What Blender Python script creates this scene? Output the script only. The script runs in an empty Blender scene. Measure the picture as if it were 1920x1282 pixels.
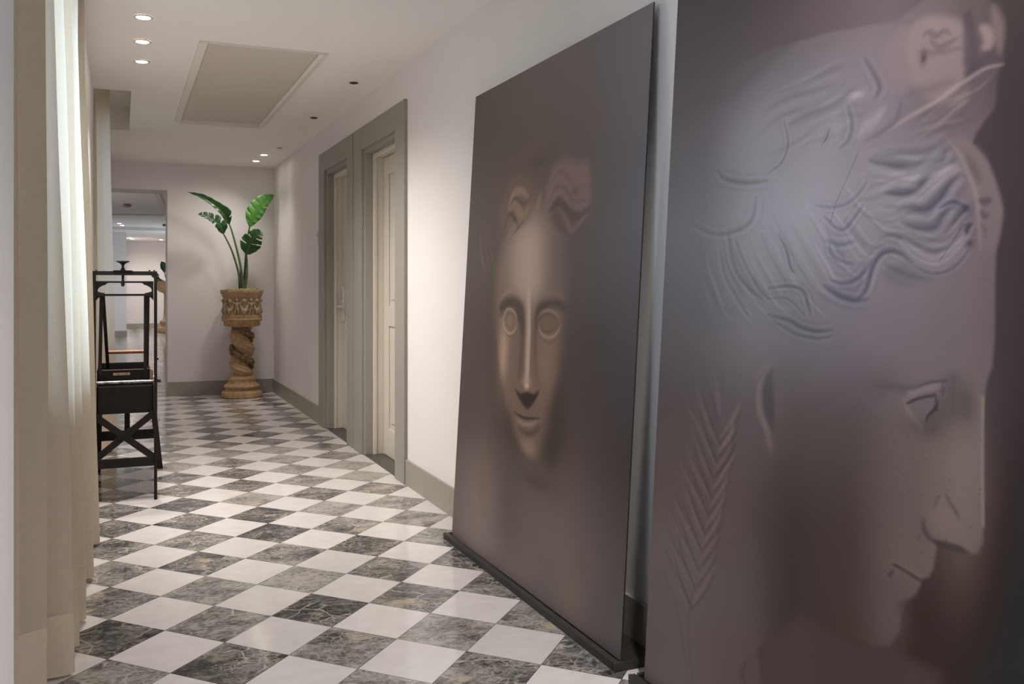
import bpy, math, random
import numpy as np
from mathutils import Vector, Matrix

# ------------------------------------------------------------------ camera
SC = bpy.context.scene
COL = SC.collection
H = 1.2                                   # eye height
YAW = math.radians(21.48)                 # camera turned right of the corridor axis
cam_d = bpy.data.cameras.new('camera')
cam = bpy.data.objects.new('camera', cam_d); COL.objects.link(cam)
cam.location = (0, 0, H)
cam.rotation_euler = (math.pi/2, 0, -YAW)
cam_d.sensor_fit = 'HORIZONTAL'; cam_d.sensor_width = 36.0
cam_d.lens = 1659.0/1920*36.0
cam_d.shift_x = (960-881.4)/1920
cam_d.shift_y = -(641-536.7)/1920
cam_d.clip_start = 0.02; cam_d.clip_end = 200
SC.camera = cam
# ------------------------------------------------------------------ world, exposure
W = bpy.data.worlds.new('daylight'); SC.world = W; W.use_nodes = True
bg = W.node_tree.nodes['Background']
bg.inputs[0].default_value = (0.78, 0.88, 1.0, 1); bg.inputs[1].default_value = 0.7
vs = SC.view_settings
vs.view_transform = 'Standard'; vs.look = 'None'; vs.exposure = 1.46; vs.gamma = 1.0; vs.use_curve_mapping = False
SC.cycles.max_bounces = 14; SC.cycles.diffuse_bounces = 8; SC.cycles.glossy_bounces = 5
SC.cycles.transmission_bounces = 8; SC.cycles.transparent_max_bounces = 12
SC.cycles.sample_clamp_indirect = 6.0
SC.cycles.caustics_reflective = False; SC.cycles.caustics_refractive = False

def area(name, loc, rot, sx, sy, power, col, portal=False):
    d = bpy.data.lights.new(name, 'AREA'); d.shape = 'RECTANGLE'; d.size = sx; d.size_y = sy
    d.energy = power; d.color = col
    o = bpy.data.objects.new(name, d); COL.objects.link(o); o.location = loc; o.rotation_euler = rot
    if portal: d.cycles.is_portal = True
    return o
# daylight coming in through the seen and the added windows of the left wall (outside the glass, shining in)
DAY = (0.72, 0.87, 1.0)
WINS = [(-2.9, -1.5), (0.0, 1.3), (3.02, 4.36), (6.72, 8.04)]      # left wall openings; the first two are unseen, added to brighten the corridor
WZ = (0.86, 2.36)
for k, (a, b) in enumerate(WINS):
    area('window_daylight', (-0.95, (a+b)/2, (WZ[0]+WZ[1])/2), (0, -math.pi/2, 0), WZ[1]-WZ[0], b-a, [24, 20, 24, 2.2][k], DAY)

# ------------------------------------------------------------------ constants of the room
XR = 1.61; XL = -0.18; XN = -0.302; YB = 10.2; ZC = 2.545
Y0 = -3.6

# ------------------------------------------------------------------ materials
def lin(c):
    return tuple(((v/255)/12.92 if v/255 <= 0.04045 else ((v/255+0.055)/1.055)**2.4) for v in c)
def mat(name, col=(0.8,0.8,0.8), rough=0.6, metal=0.0, spec=0.5, noise=None, bump=0.0, bscale=60, coat=0.0):
    """principled material; noise=(scale, colour2, contrast) mottles the colour"""
    m = bpy.data.materials.new(name); m.use_nodes = True
    nt = m.node_tree; N = nt.nodes; L = nt.links
    p = N['Principled BSDF']
    p.inputs['Base Color'].default_value = (*col, 1); p.inputs['Roughness'].default_value = rough
    p.inputs['Metallic'].default_value = metal; p.inputs['Specular IOR Level'].default_value = spec
    p.inputs['Coat Weight'].default_value = coat
    tc = N.new('ShaderNodeTexCoord')
    if noise:
        n = N.new('ShaderNodeTexNoise'); n.inputs['Scale'].default_value = noise[0]; n.inputs['Detail'].default_value = 6
        L.new(tc.outputs['Object'], n.inputs['Vector'])
        r = N.new('ShaderNodeValToRGB'); r.color_ramp.elements[0].position = 0.5-noise[2]; r.color_ramp.elements[1].position = 0.5+noise[2]
        r.color_ramp.elements[0].color = (*col, 1); r.color_ramp.elements[1].color = (*noise[1], 1)
        L.new(n.outputs['Fac'], r.inputs['Fac']); L.new(r.outputs['Color'], p.inputs['Base Color'])
    if bump:
        n2 = N.new('ShaderNodeTexNoise'); n2.inputs['Scale'].default_value = bscale; n2.inputs['Detail'].default_value = 5
        L.new(tc.outputs['Object'], n2.inputs['Vector'])
        b = N.new('ShaderNodeBump'); b.inputs['Strength'].default_value = bump; b.inputs['Distance'].default_value = 0.01
        L.new(n2.outputs['Fac'], b.inputs['Height']); L.new(b.outputs['Normal'], p.inputs['Normal'])
    return m
def math_node(nt, op, a, b=None, c=None):
    n = nt.nodes.new('ShaderNodeMath'); n.operation = op
    for i, v in enumerate((a, b, c)):
        if v is None: continue
        if isinstance(v, (int, float)): n.inputs[i].default_value = v
        else: nt.links.new(v, n.inputs[i])
    return n.outputs[0]
def mixc(nt, fac, a, b, mode='MIX'):
    n = nt.nodes.new('ShaderNodeMix'); n.data_type = 'RGBA'; n.blend_type = mode
    for s, v in ((n.inputs[0], fac), (n.inputs[6], a), (n.inputs[7], b)):
        if isinstance(v, (int, float)): s.default_value = v
        elif isinstance(v, tuple): s.default_value = (*v, 1) if len(v) == 3 else v
        else: nt.links.new(v, s)
    return n.outputs[2]
def ramp(nt, fac, stops):
    n = nt.nodes.new('ShaderNodeValToRGB'); e = n.color_ramp.elements
    while len(e) < len(stops): e.new(0.5)
    for el, (p, c) in zip(e, stops):
        el.position = p; el.color = (c, c, c, 1) if isinstance(c, (int, float)) else (*c, 1)
    nt.links.new(fac, n.inputs[0]); return n.outputs[0]

def floor_material():
    m = bpy.data.materials.new('chequered_marble'); m.use_nodes = True
    nt = m.node_tree; N = nt.nodes; L = nt.links; p = N['Principled BSDF']
    tc = N.new('ShaderNodeTexCoord')
    S = 0.25896; r2 = math.sqrt(0.5); OX, OY = 0.5060, 2.8960
    sep = N.new('ShaderNodeSeparateXYZ'); L.new(tc.outputs['Object'], sep.inputs[0])
    x = math_node(nt, 'SUBTRACT', sep.outputs[0], OX); y = math_node(nt, 'SUBTRACT', sep.outputs[1], OY)
    i = math_node(nt, 'MULTIPLY', math_node(nt, 'ADD', x, y), r2/S)
    j = math_node(nt, 'MULTIPLY', math_node(nt, 'SUBTRACT', x, y), r2/S)
    fi = math_node(nt, 'FLOOR', i); fj = math_node(nt, 'FLOOR', j)
    par = math_node(nt, 'PINGPONG', math_node(nt, 'ADD', fi, fj), 1.0)          # 1 = white
    white = math_node(nt, 'GREATER_THAN', math_node(nt, 'ABSOLUTE', par), 0.5)
    def edge(v):
        f = math_node(nt, 'FRACT', v)
        return math_node(nt, 'MINIMUM', f, math_node(nt, 'SUBTRACT', 1.0, f))
    d = math_node(nt, 'MINIMUM', edge(i), edge(j))
    joint = math_node(nt, 'LESS_THAN', d, 0.0042)
    cell = N.new('ShaderNodeCombineXYZ'); L.new(fi, cell.inputs[0]); L.new(fj, cell.inputs[1])
    wn = N.new('ShaderNodeTexWhiteNoise'); wn.noise_dimensions = '3D'; L.new(cell.outputs[0], wn.inputs['Vector'])
    wsep = N.new('ShaderNodeSeparateColor'); L.new(wn.outputs['Color'], wsep.inputs[0])
    # every slab is cut from another piece of stone: shift the pattern per tile
    off = N.new('ShaderNodeVectorMath'); off.operation = 'SCALE'; L.new(wn.outputs['Color'], off.inputs[0]); off.inputs['Scale'].default_value = 37.0
    pos = N.new('ShaderNodeVectorMath'); pos.operation = 'ADD'; L.new(tc.outputs['Object'], pos.inputs[0]); L.new(off.outputs[0], pos.inputs[1])
    warp = N.new('ShaderNodeTexNoise'); warp.inputs['Scale'].default_value = 9; warp.inputs['Detail'].default_value = 5
    L.new(pos.outputs[0], warp.inputs['Vector'])
    ws = N.new('ShaderNodeVectorMath'); ws.operation = 'MULTIPLY_ADD'
    L.new(warp.outputs['Color'], ws.inputs[0]); ws.inputs[1].default_value = (0.10, 0.10, 0.10); L.new(pos.outputs[0], ws.inputs[2])
    mp = N.new('ShaderNodeMapping'); L.new(ws.outputs[0], mp.inputs['Vector']); mp.inputs['Scale'].default_value = (0.75, 1.25, 1)
    def noise(sc, det, vec, rough=0.6):
        n = N.new('ShaderNodeTexNoise'); n.inputs['Scale'].default_value = sc; n.inputs['Detail'].default_value = det
        n.inputs['Roughness'].default_value = rough; L.new(vec, n.inputs['Vector']); return n.outputs['Fac']
    big = noise(8, 6, mp.outputs[0]); fine = noise(52, 10, mp.outputs[0], 0.72)
    vor = N.new('ShaderNodeTexVoronoi'); vor.feature = 'DISTANCE_TO_EDGE'; vor.inputs['Scale'].default_value = 34
    L.new(mp.outputs[0], vor.inputs['Vector'])
    vor2 = N.new('ShaderNodeTexVoronoi'); vor2.feature = 'DISTANCE_TO_EDGE'; vor2.inputs['Scale'].default_value = 7
    L.new(mp.outputs[0], vor2.inputs['Vector'])
    mixn = math_node(nt, 'ADD', math_node(nt, 'MULTIPLY', big, 0.45), math_node(nt, 'MULTIPLY', fine, 0.55))
    mixn = math_node(nt, 'ADD', mixn, math_node(nt, 'MULTIPLY', math_node(nt, 'SUBTRACT', wsep.outputs[0], 0.38), 0.14))
    dark = ramp(nt, mixn, [(0.38, (0.022, 0.021, 0.021)), (0.45, (0.085, 0.081, 0.078)), (0.52, (0.20, 0.19, 0.18)), (0.62, (0.42, 0.395, 0.37))])
    vein = math_node(nt, 'MULTIPLY', ramp(nt, vor.outputs['Distance'], [(0.0, 1.0), (0.10, 0.0)]), ramp(nt, noise(6, 3, pos.outputs[0]), [(0.42, 0.0), (0.58, 0.8)]))
    dark = mixc(nt, vein, dark, (0.46, 0.42, 0.38))
    vein2 = math_node(nt, 'MULTIPLY', ramp(nt, vor2.outputs['Distance'], [(0.0, 1.0), (0.03, 0.0)]), ramp(nt, noise(5, 2, pos.outputs[0]), [(0.44, 0.0), (0.6, 0.8)]))
    dark = mixc(nt, vein2, dark, (0.55, 0.52, 0.48))
    cream = ramp(nt, noise(5.5, 5, ws.outputs[0]), [(0.60, 0.0), (0.69, 0.7)])
    dark = mixc(nt, cream, dark, (0.50, 0.42, 0.31))
    wh = ramp(nt, noise(14, 8, mp.outputs[0]), [(0.3, (0.66, 0.625, 0.61)), (0.7, (0.75, 0.715, 0.705))])
    wvein = math_node(nt, 'MULTIPLY', ramp(nt, vor2.outputs['Distance'], [(0.0, 1.0), (0.012, 0.0)]), 0.14)
    wh = mixc(nt, wvein, wh, (0.40, 0.37, 0.33))
    tv = math_node(nt, 'ADD', 0.90, math_node(nt, 'MULTIPLY', wsep.outputs[1], 0.13))
    whv = N.new('ShaderNodeVectorMath'); whv.operation = 'SCALE'; L.new(wh, whv.inputs[0]); L.new(tv, whv.inputs['Scale'])
    colr = mixc(nt, white, dark, whv.outputs[0])
    colr = mixc(nt, joint, colr, (0.055, 0.045, 0.038))
    L.new(colr, p.inputs['Base Color'])
    L.new(math_node(nt, 'ADD', 0.06, math_node(nt, 'MULTIPLY', noise(3, 4, tc.outputs['Object']), 0.14)), p.inputs['Roughness'])
    p.inputs['Specular IOR Level'].default_value = 0.42
    b = N.new('ShaderNodeBump'); b.inputs['Strength'].default_value = 0.35; b.inputs['Distance'].default_value = 0.002
    L.new(math_node(nt, 'SUBTRACT', 1.0, joint), b.inputs['Height']); L.new(b.outputs['Normal'], p.inputs['Normal'])
    return m

def curtain_material(name, col, trans, dens=(900.0, 1400.0)):
    m = bpy.data.materials.new(name); m.use_nodes = True
    nt = m.node_tree; N = nt.nodes; L = nt.links
    p = N['Principled BSDF']; out = N['Material Output']
    uv = N.new('ShaderNodeUVMap'); uv.uv_map = 'UVMap'
    sep = N.new('ShaderNodeSeparateXYZ'); L.new(uv.outputs[0], sep.inputs[0])
    def thread(axis, stretch):
        mp = N.new('ShaderNodeMapping'); L.new(uv.outputs[0], mp.inputs['Vector']); mp.inputs['Scale'].default_value = stretch
        n = N.new('ShaderNodeTexNoise'); n.inputs['Scale'].default_value = 1.0; n.inputs['Detail'].default_value = 3; L.new(mp.outputs[0], n.inputs['Vector'])
        return n.outputs['Fac']
    t1 = thread(0, (dens[0], 25, 1)); t2 = thread(1, (18, dens[1]*0.5, 1))
    weave = math_node(nt, 'ADD', math_node(nt, 'MULTIPLY', t1, 0.5), math_node(nt, 'MULTIPLY', t2, 0.5))
    seam = math_node(nt, 'LESS_THAN', math_node(nt, 'ABSOLUTE', math_node(nt, 'SUBTRACT', sep.outputs[1], 0.20)), 0.0018)
    c = mixc(nt, ramp(nt, weave, [(0.35, 0.0), (0.65, 1.0)]), tuple(v*0.86 for v in col), tuple(min(1, v*1.08) for v in col))
    c = mixc(nt, math_node(nt, 'MULTIPLY', seam, 0.35), c, tuple(v*0.5 for v in col))
    L.new(c, p.inputs['Base Color']); p.inputs['Roughness'].default_value = 0.9; p.inputs['Specular IOR Level'].default_value = 0.1
    tr = N.new('ShaderNodeBsdfTranslucent'); L.new(mixc(nt, 0.75, c, (0.80, 0.82, 0.80)), tr.inputs['Color'])
    mx = N.new('ShaderNodeMixShader')
    hem = math_node(nt, 'LESS_THAN', sep.outputs[1], 0.20)                       # doubled cloth below the hem seam
    fac = math_node(nt, 'SUBTRACT', trans, math_node(nt, 'MULTIPLY', hem, trans*0.5))
    L.new(fac, mx.inputs[0]); L.new(p.outputs[0], mx.inputs[1]); L.new(tr.outputs[0], mx.inputs[2])
    L.new(mx.outputs[0], out.inputs['Surface'])
    b = N.new('ShaderNodeBump'); b.inputs['Strength'].default_value = 0.25; b.inputs['Distance'].default_value = 0.001
    L.new(weave, b.inputs['Height']); L.new(b.outputs['Normal'], p.inputs['Normal'])
    return m

def print_material(name):
    """satin printed board: the picture, painted-in window glare included, is the colour of each point of the mesh"""
    m = bpy.data.materials.new(name); m.use_nodes = True
    nt = m.node_tree; N = nt.nodes; L = nt.links; p = N['Principled BSDF']
    a = N.new('ShaderNodeAttribute'); a.attribute_name = 'print'
    tc = N.new('ShaderNodeTexCoord')
    n = N.new('ShaderNodeTexNoise'); n.inputs['Scale'].default_value = 420; n.inputs['Detail'].default_value = 3; L.new(tc.outputs['Object'], n.inputs['Vector'])
    g = ramp(nt, n.outputs['Fac'], [(0.3, (0.90, 0.90, 0.90)), (0.7, (1.08, 1.08, 1.08))])
    c = mixc(nt, 1.0, a.outputs['Color'], g, 'MULTIPLY'); L.new(c, p.inputs['Base Color'])
    p.inputs['Roughness'].default_value = 0.40; p.inputs['Specular IOR Level'].default_value = 0.6
    b = N.new('ShaderNodeBump'); b.inputs['Strength'].default_value = 0.12; b.inputs['Distance'].default_value = 0.001
    L.new(n.outputs['Fac'], b.inputs['Height']); L.new(b.outputs['Normal'], p.inputs['Normal'])
    return m
def emit(name, col, st):
    m = bpy.data.materials.new(name); m.use_nodes = True; p = m.node_tree.nodes['Principled BSDF']
    p.inputs['Base Color'].default_value = (*col, 1); p.inputs['Emission Color'].default_value = (*col, 1); p.inputs['Emission Strength'].default_value = st
    return m
def glass_material():
    m = bpy.data.materials.new('window_glass'); m.use_nodes = True; nt = m.node_tree; N = nt.nodes; L = nt.links
    N.remove(N['Principled BSDF']); t = N.new('ShaderNodeBsdfTransparent'); g = N.new('ShaderNodeBsdfGlossy'); g.inputs['Roughness'].default_value = 0.02
    f = N.new('ShaderNodeFresnel'); f.inputs[0].default_value = 1.45; mx = N.new('ShaderNodeMixShader')
    L.new(f.outputs[0], mx.inputs[0]); L.new(t.outputs[0], mx.inputs[1]); L.new(g.outputs[0], mx.inputs[2]); L.new(mx.outputs[0], N['Material Output'].inputs['Surface'])
    return m
M = {}
M['floor'] = floor_material()
M['wall'] = mat('white_wall_paint', (0.74, 0.712, 0.705), 0.75, noise=(1.3, (0.77, 0.742, 0.735), 0.2), bump=0.05, bscale=90, spec=0.25)
M['ceiling'] = mat('ceiling_paint', (0.86, 0.835, 0.815), 0.8, noise=(0.8, (0.88, 0.855, 0.835), 0.2), spec=0.2)
M['skirting'] = mat('grey_stone_skirting', (0.30, 0.282, 0.245), 0.5, noise=(30, (0.345, 0.325, 0.285), 0.25))
M['stone'] = mat('grey_green_door_stone', (0.255, 0.245, 0.215), 0.62, noise=(160, (0.33, 0.315, 0.28), 0.22), bump=0.15, bscale=220)
M['sill'] = mat('dark_threshold_stone', (0.060, 0.058, 0.052), 0.4, noise=(60, (0.09, 0.086, 0.078), 0.2))
M['cream'] = mat('cream_lacquer', (0.62, 0.575, 0.50), 0.4, noise=(3, (0.64, 0.595, 0.52), 0.2))
M['hatch'] = mat('hatch_paint', (0.76, 0.71, 0.66), 0.7, noise=(2, (0.78, 0.73, 0.68), 0.2))
M['hatch_panel'] = mat('hatch_panel_paint', (0.60, 0.55, 0.495), 0.7, noise=(2, (0.62, 0.57, 0.515), 0.2))
M['curtain'] = curtain_material('linen_curtain', (0.79, 0.675, 0.52), 0.42)
M['glass'] = glass_material()
M['white_frame'] = mat('white_window_paint', (0.75, 0.74, 0.72), 0.4, noise=(5, (0.77, 0.76, 0.74), 0.2))
M['black_wood'] = mat('black_stained_wood', (0.020, 0.018, 0.017), 0.5, noise=(40, (0.045, 0.041, 0.038), 0.3), bump=0.3, bscale=120)
M['print'] = print_material('printed_board')
M['board_edge'] = mat('dark_board_edge', (0.02, 0.018, 0.018), 0.4, 0.0, noise=(50, (0.035, 0.03, 0.03), 0.2))
M['iron'] = mat('black_iron', (0.008, 0.0065, 0.006), 0.42, 0.0, spec=0.3, noise=(90, (0.018, 0.014, 0.012), 0.25), bump=0.2, bscale=160)
M['dark_wood'] = mat('dark_brown_wood', (0.009, 0.0055, 0.0045), 0.45, spec=0.3, noise=(30, (0.016, 0.010, 0.008), 0.25), bump=0.15, bscale=80)
M['case'] = mat('black_case_cloth', (0.006, 0.0045, 0.004), 0.45, spec=0.25, noise=(70, (0.012, 0.009, 0.008), 0.25), bump=0.2, bscale=100)
M['redwood'] = mat('reddish_wood', (0.22, 0.075, 0.035), 0.4, noise=(50, (0.30, 0.11, 0.055), 0.25))
M['palewood'] = mat('worn_pale_wood', (0.20, 0.13, 0.09), 0.6, noise=(60, (0.36, 0.26, 0.19), 0.2))
M['steel'] = mat('brushed_steel', (0.62, 0.60, 0.57), 0.4, 0.25, noise=(80, (0.70, 0.68, 0.65), 0.25))
M['roller'] = mat('worn_steel_roller', (0.12, 0.11, 0.105), 0.35, 0.7, noise=(40, (0.42, 0.40, 0.38), 0.12))
M['brass'] = mat('aged_brass', (0.42, 0.30, 0.20), 0.45, 0.5, noise=(120, (0.55, 0.42, 0.30), 0.2))
M['terracotta'] = mat('carved_ochre_stone', (0.34, 0.205, 0.10), 0.75, noise=(26, (0.54, 0.375, 0.215), 0.25), bump=0.35, bscale=110)
M['relief'] = mat('carved_relief_stone', (0.36, 0.255, 0.155), 0.8, noise=(40, (0.50, 0.375, 0.245), 0.25), bump=0.3, bscale=140)
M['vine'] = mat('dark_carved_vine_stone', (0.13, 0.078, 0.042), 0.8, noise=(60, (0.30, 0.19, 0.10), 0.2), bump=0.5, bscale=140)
M['moss'] = mat('dry_moss', (0.16, 0.17, 0.05), 0.95, noise=(120, (0.30, 0.25, 0.10), 0.2), bump=0.6, bscale=200)
def leaf_mat(name, a, b, tr):
    m = mat(name, a, 0.38, noise=(14, b, 0.3)); nt = m.node_tree; N = nt.nodes; L = nt.links
    t = N.new('ShaderNodeBsdfTranslucent'); t.inputs['Color'].default_value = (*tr, 1); mx = N.new('ShaderNodeMixShader'); mx.inputs[0].default_value = 0.35
    L.new(N['Principled BSDF'].outputs[0], mx.inputs[1]); L.new(t.outputs[0], mx.inputs[2]); L.new(mx.outputs[0], N['Material Output'].inputs['Surface'])
    return m
M['leaf_light'] = leaf_mat('bright_green_leaf', (0.048, 0.165, 0.022), (0.085, 0.25, 0.04), (0.12, 0.42, 0.03))
M['leaf_mid'] = leaf_mat('mid_green_leaf', (0.018, 0.07, 0.014), (0.036, 0.12, 0.024), (0.06, 0.22, 0.02))
M['leaf_dark'] = leaf_mat('dark_green_leaf', (0.010, 0.045, 0.013), (0.022, 0.085, 0.022), (0.02, 0.08, 0.012))
M['stem'] = mat('green_leaf_stalk', (0.055, 0.11, 0.03), 0.5, noise=(20, (0.09, 0.15, 0.045), 0.25))
M['stem_dark'] = mat('dark_leaf_sheath', (0.025, 0.022, 0.018), 0.5, noise=(20, (0.05, 0.055, 0.028), 0.25))
M['trim'] = mat('white_lamp_trim', (0.62, 0.58, 0.55), 0.5, noise=(30, (0.64, 0.6, 0.57), 0.2))
M['lamp'] = emit('warm_lamp_glow', (1.0, 0.93, 0.80), 14.0)
M['detector'] = mat('beige_plastic', (0.33, 0.27, 0.19), 0.5, noise=(30, (0.36, 0.3, 0.22), 0.2))
M['pin'] = mat('dark_bronze', (0.05, 0.028, 0.022), 0.5, noise=(50, (0.08, 0.05, 0.04), 0.2))

# ------------------------------------------------------------------ mesh helpers
class MB:
    def __init__(s): s.v = []; s.f = []
    def box(s, x0, y0, z0, x1, y1, z1, mx=None):
        n = len(s.v)
        P = [(x0,y0,z0),(x1,y0,z0),(x1,y1,z0),(x0,y1,z0),(x0,y0,z1),(x1,y0,z1),(x1,y1,z1),(x0,y1,z1)]
        if mx is not None: P = [tuple(mx @ Vector(p)) for p in P]
        s.v += P
        s.f += [tuple(n+k for k in q) for q in ((0,3,2,1),(4,5,6,7),(0,1,5,4),(1,2,6,5),(2,3,7,6),(3,0,4,7))]
        return s
    def bar(s, a, b, w, t, up=(0,0,1)):
        """rectangular bar from a to b, w wide (side), t thick (along up)"""
        a = Vector(a); b = Vector(b); d = (b-a).normalized(); u = Vector(up)
        sd = d.cross(u)
        if sd.length < 1e-4: sd = Vector((1,0,0))
        sd.normalize(); u = sd.cross(d).normalized()
        n = len(s.v)
        for p in (a, b):
            for i, j in ((-1,-1),(1,-1),(1,1),(-1,1)): s.v.append(tuple(p + sd*(i*w/2) + u*(j*t/2)))
        s.f += [tuple(n+k for k in q) for q in ((0,1,2,3),(7,6,5,4),(0,4,5,1),(1,5,6,2),(2,6,7,3),(3,7,4,0))]
        return s
    def tube(s, pts, rad, seg=12, cap=True):
        pts = [Vector(p) for p in pts]; R = rad if isinstance(rad, (list, tuple)) else [rad]*len(pts)
        n = len(s.v); ref = Vector((0.13, 0.97, 0.2)).normalized()
        for k, p in enumerate(pts):
            d = (pts[min(k+1, len(pts)-1)] - pts[max(k-1, 0)]).normalized()
            a = d.cross(ref)
            if a.length < 0.05: a = d.cross(Vector((1,0,0)))
            a.normalize(); b = d.cross(a)
            for q in range(seg):
                t = 2*math.pi*q/seg; s.v.append(tuple(p + (a*math.cos(t)+b*math.sin(t))*R[k]))
        for k in range(len(pts)-1):
            for q in range(seg):
                q2 = (q+1) % seg
                s.f.append((n+k*seg+q, n+k*seg+q2, n+(k+1)*seg+q2, n+(k+1)*seg+q))
        if cap:
            s.f.append(tuple(n+q for q in reversed(range(seg)))); m = n+(len(pts)-1)*seg; s.f.append(tuple(m+q for q in range(seg)))
        return s
    def lathe(s, prof, seg=32, c=(0,0,0), rfun=None, cap=True):
        n = len(s.v)
        for k, (r, z) in enumerate(prof):
            for q in range(seg):
                t = 2*math.pi*q/seg; rr = rfun(r, z, t) if rfun else r
                s.v.append((c[0]+rr*math.cos(t), c[1]+rr*math.sin(t), c[2]+z))
        for k in range(len(prof)-1):
            for q in range(seg):
                q2 = (q+1) % seg
                s.f.append((n+k*seg+q, n+k*seg+q2, n+(k+1)*seg+q2, n+(k+1)*seg+q))
        if cap:
            s.f.append(tuple(n+q for q in reversed(range(seg)))); m = n+(len(prof)-1)*seg; s.f.append(tuple(m+q for q in range(seg)))
        return s
    def ball(s, c, r, seg=10, rings=7, mx=None):
        n = len(s.v); r = (r,r,r) if isinstance(r, (int,float)) else r
        P = [(0,0,-1)]
        for k in range(1, rings):
            ph = -math.pi/2 + math.pi*k/rings
            for q in range(seg):
                t = 2*math.pi*q/seg; P.append((math.cos(ph)*math.cos(t), math.cos(ph)*math.sin(t), math.sin(ph)))
        P.append((0,0,1))
        for p in P:
            v = Vector((p[0]*r[0], p[1]*r[1], p[2]*r[2]))
            if mx is not None: v = mx @ v
            s.v.append(tuple(v + Vector(c)))
        for q in range(seg): s.f.append((n, n+1+(q+1)%seg, n+1+q))
        for k in range(rings-2):
            for q in range(seg):
                a = n+1+k*seg; s.f.append((a+q, a+(q+1)%seg, a+seg+(q+1)%seg, a+seg+q))
        m = n+1+(rings-2)*seg; e = n+len(P)-1
        for q in range(seg): s.f.append((m+q, m+(q+1)%seg, e))
        return s
    def prism(s, poly, axis, a, b):
        """extrude a 2-D outline along axis from a to b; the outline gives the other two coordinates in order"""
        n = len(s.v); m = len(poly)
        for h in (a, b):
            for p in poly:
                v = list(p); v.insert(axis, h); s.v.append(tuple(v))
        s.f.append(tuple(n+k for k in range(m))); s.f.append(tuple(n+m+k for k in reversed(range(m))))
        for k in range(m):
            k2 = (k+1) % m; s.f.append((n+k, n+m+k, n+m+k2, n+k2))
        return s
    def build(s, name, m, parent=None, smooth=False, bevel=0.0, loc=None):
        me = bpy.data.meshes.new(name); me.from_pydata(s.v, [], s.f); me.update()
        import bmesh
        bm = bmesh.new(); bm.from_mesh(me); bmesh.ops.recalc_face_normals(bm, faces=bm.faces); bm.to_mesh(me); bm.free()
        me.materials.append(m)
        if smooth:
            me.polygons.foreach_set('use_smooth', [True]*len(me.polygons))
            try: me.set_sharp_from_angle(angle=math.radians(40))
            except Exception: pass
        o = bpy.data.objects.new(name, me); COL.objects.link(o)
        if loc: o.location = loc
        if parent: o.parent = parent
        if bevel:
            md = o.modifiers.new('bevel', 'BEVEL'); md.width = bevel; md.segments = 2; md.limit_method = 'ANGLE'; md.angle_limit = math.radians(40)
        return o
def thing(name, label, cat, loc=(0,0,0), group=None, rotz=0):
    o = bpy.data.objects.new(name, None); COL.objects.link(o); o.location = loc; o.rotation_euler = (0,0,rotz)
    o.empty_display_size = 0.1
    o['label'] = label; o['category'] = cat
    if group: o['group'] = group
    return o
def tag(o, label, cat, group=None):
    o['label'] = label; o['category'] = cat
    if group: o['group'] = group
    return o
def struct(o): o['kind'] = 'structure'; return o
def catmull(P, n=8):
    P = [np.array(p, float) for p in P]; out = []
    Q = [2*P[0]-P[1]] + P + [2*P[-1]-P[-2]]
    for k in range(1, len(Q)-2):
        for t in np.arange(n)/n:
            out.append(0.5*((2*Q[k]) + (-Q[k-1]+Q[k+1])*t + (2*Q[k-1]-5*Q[k]+4*Q[k+1]-Q[k+2])*t*t + (-Q[k-1]+3*Q[k]-3*Q[k+1]+Q[k+2])*t**3))
    out.append(P[-1]); return out

# ------------------------------------------------------------------ the room shell
XFR = 2.4; YF = 26.6                                        # the room behind the opening
b = MB(); b.box(-1.6, Y0, -0.06, 2.3, YF+0.3, 0.0); struct(b.build('floor', M['floor']))
# ceiling with the two curtain pockets left open
PK = [(2.80, 4.50), (6.535, 8.19)]; PX = 0.06; PW = [-0.09, 0.06]
b = MB()
b.box(PX, Y0, ZC, XR+0.6, YB+0.45, ZC+0.06)
ys = [Y0] + [v for p in PK for v in p] + [YB+0.45]
for k in range(0, len(ys), 2): b.box(-0.8, ys[k], ZC, PX, ys[k+1], ZC+0.06)
for (a, c), px in zip(PK, PW):
    z2 = ZC+0.21
    if px < PX: b.box(px, a, ZC, PX, c, ZC+0.06)
    b.box(-0.8, a-0.02, z2, px+0.02, c+0.02, z2+0.03)
    b.box(px, a-0.02, ZC+0.06, px+0.02, c+0.02, z2)
    b.box(-0.8, a-0.02, ZC+0.06, px, a, z2); b.box(-0.8, c, ZC+0.06, px, c+0.02, z2)
struct(b.build('ceiling', M['ceiling']))

# left wall: piers between the window niches, niche wall with window openings
b = MB()
TH = 0.12
segs = [(Y0, -3.0), (-1.35, -0.15), (1.45, 1.77)]
b.box(-0.75, Y0, 0, XL, -3.0, ZC); b.box(-0.75, -1.35, 0, XL, -0.15, ZC); b.box(-0.75, 1.45, 0, XL, 1.77, ZC)
b.box(-0.75, 1.77, 0, XN, 2.80, ZC)
b.box(-0.75, 4.50, 0, XL, 6.535, ZC); b.box(-0.75, 8.19, 0, XL, YB, ZC)
for (a, c), (wa, wb), zt in (((-3.0, -1.35), WINS[0], ZC), ((-0.15, 1.45), WINS[1], ZC), ((2.80, 4.50), WINS[2], ZC+0.21), ((6.535, 8.19), WINS[3], ZC+0.21)):
    b.box(-0.75, a, 0, XN, wa, zt); b.box(-0.75, wb, 0, XN, c, zt)
    b.box(-0.75, wa, 0, XN, wb, WZ[0]); b.box(-0.75, wa, WZ[1], XN, wb, zt)
struct(b.build('wall_left', M['wall']))
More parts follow.
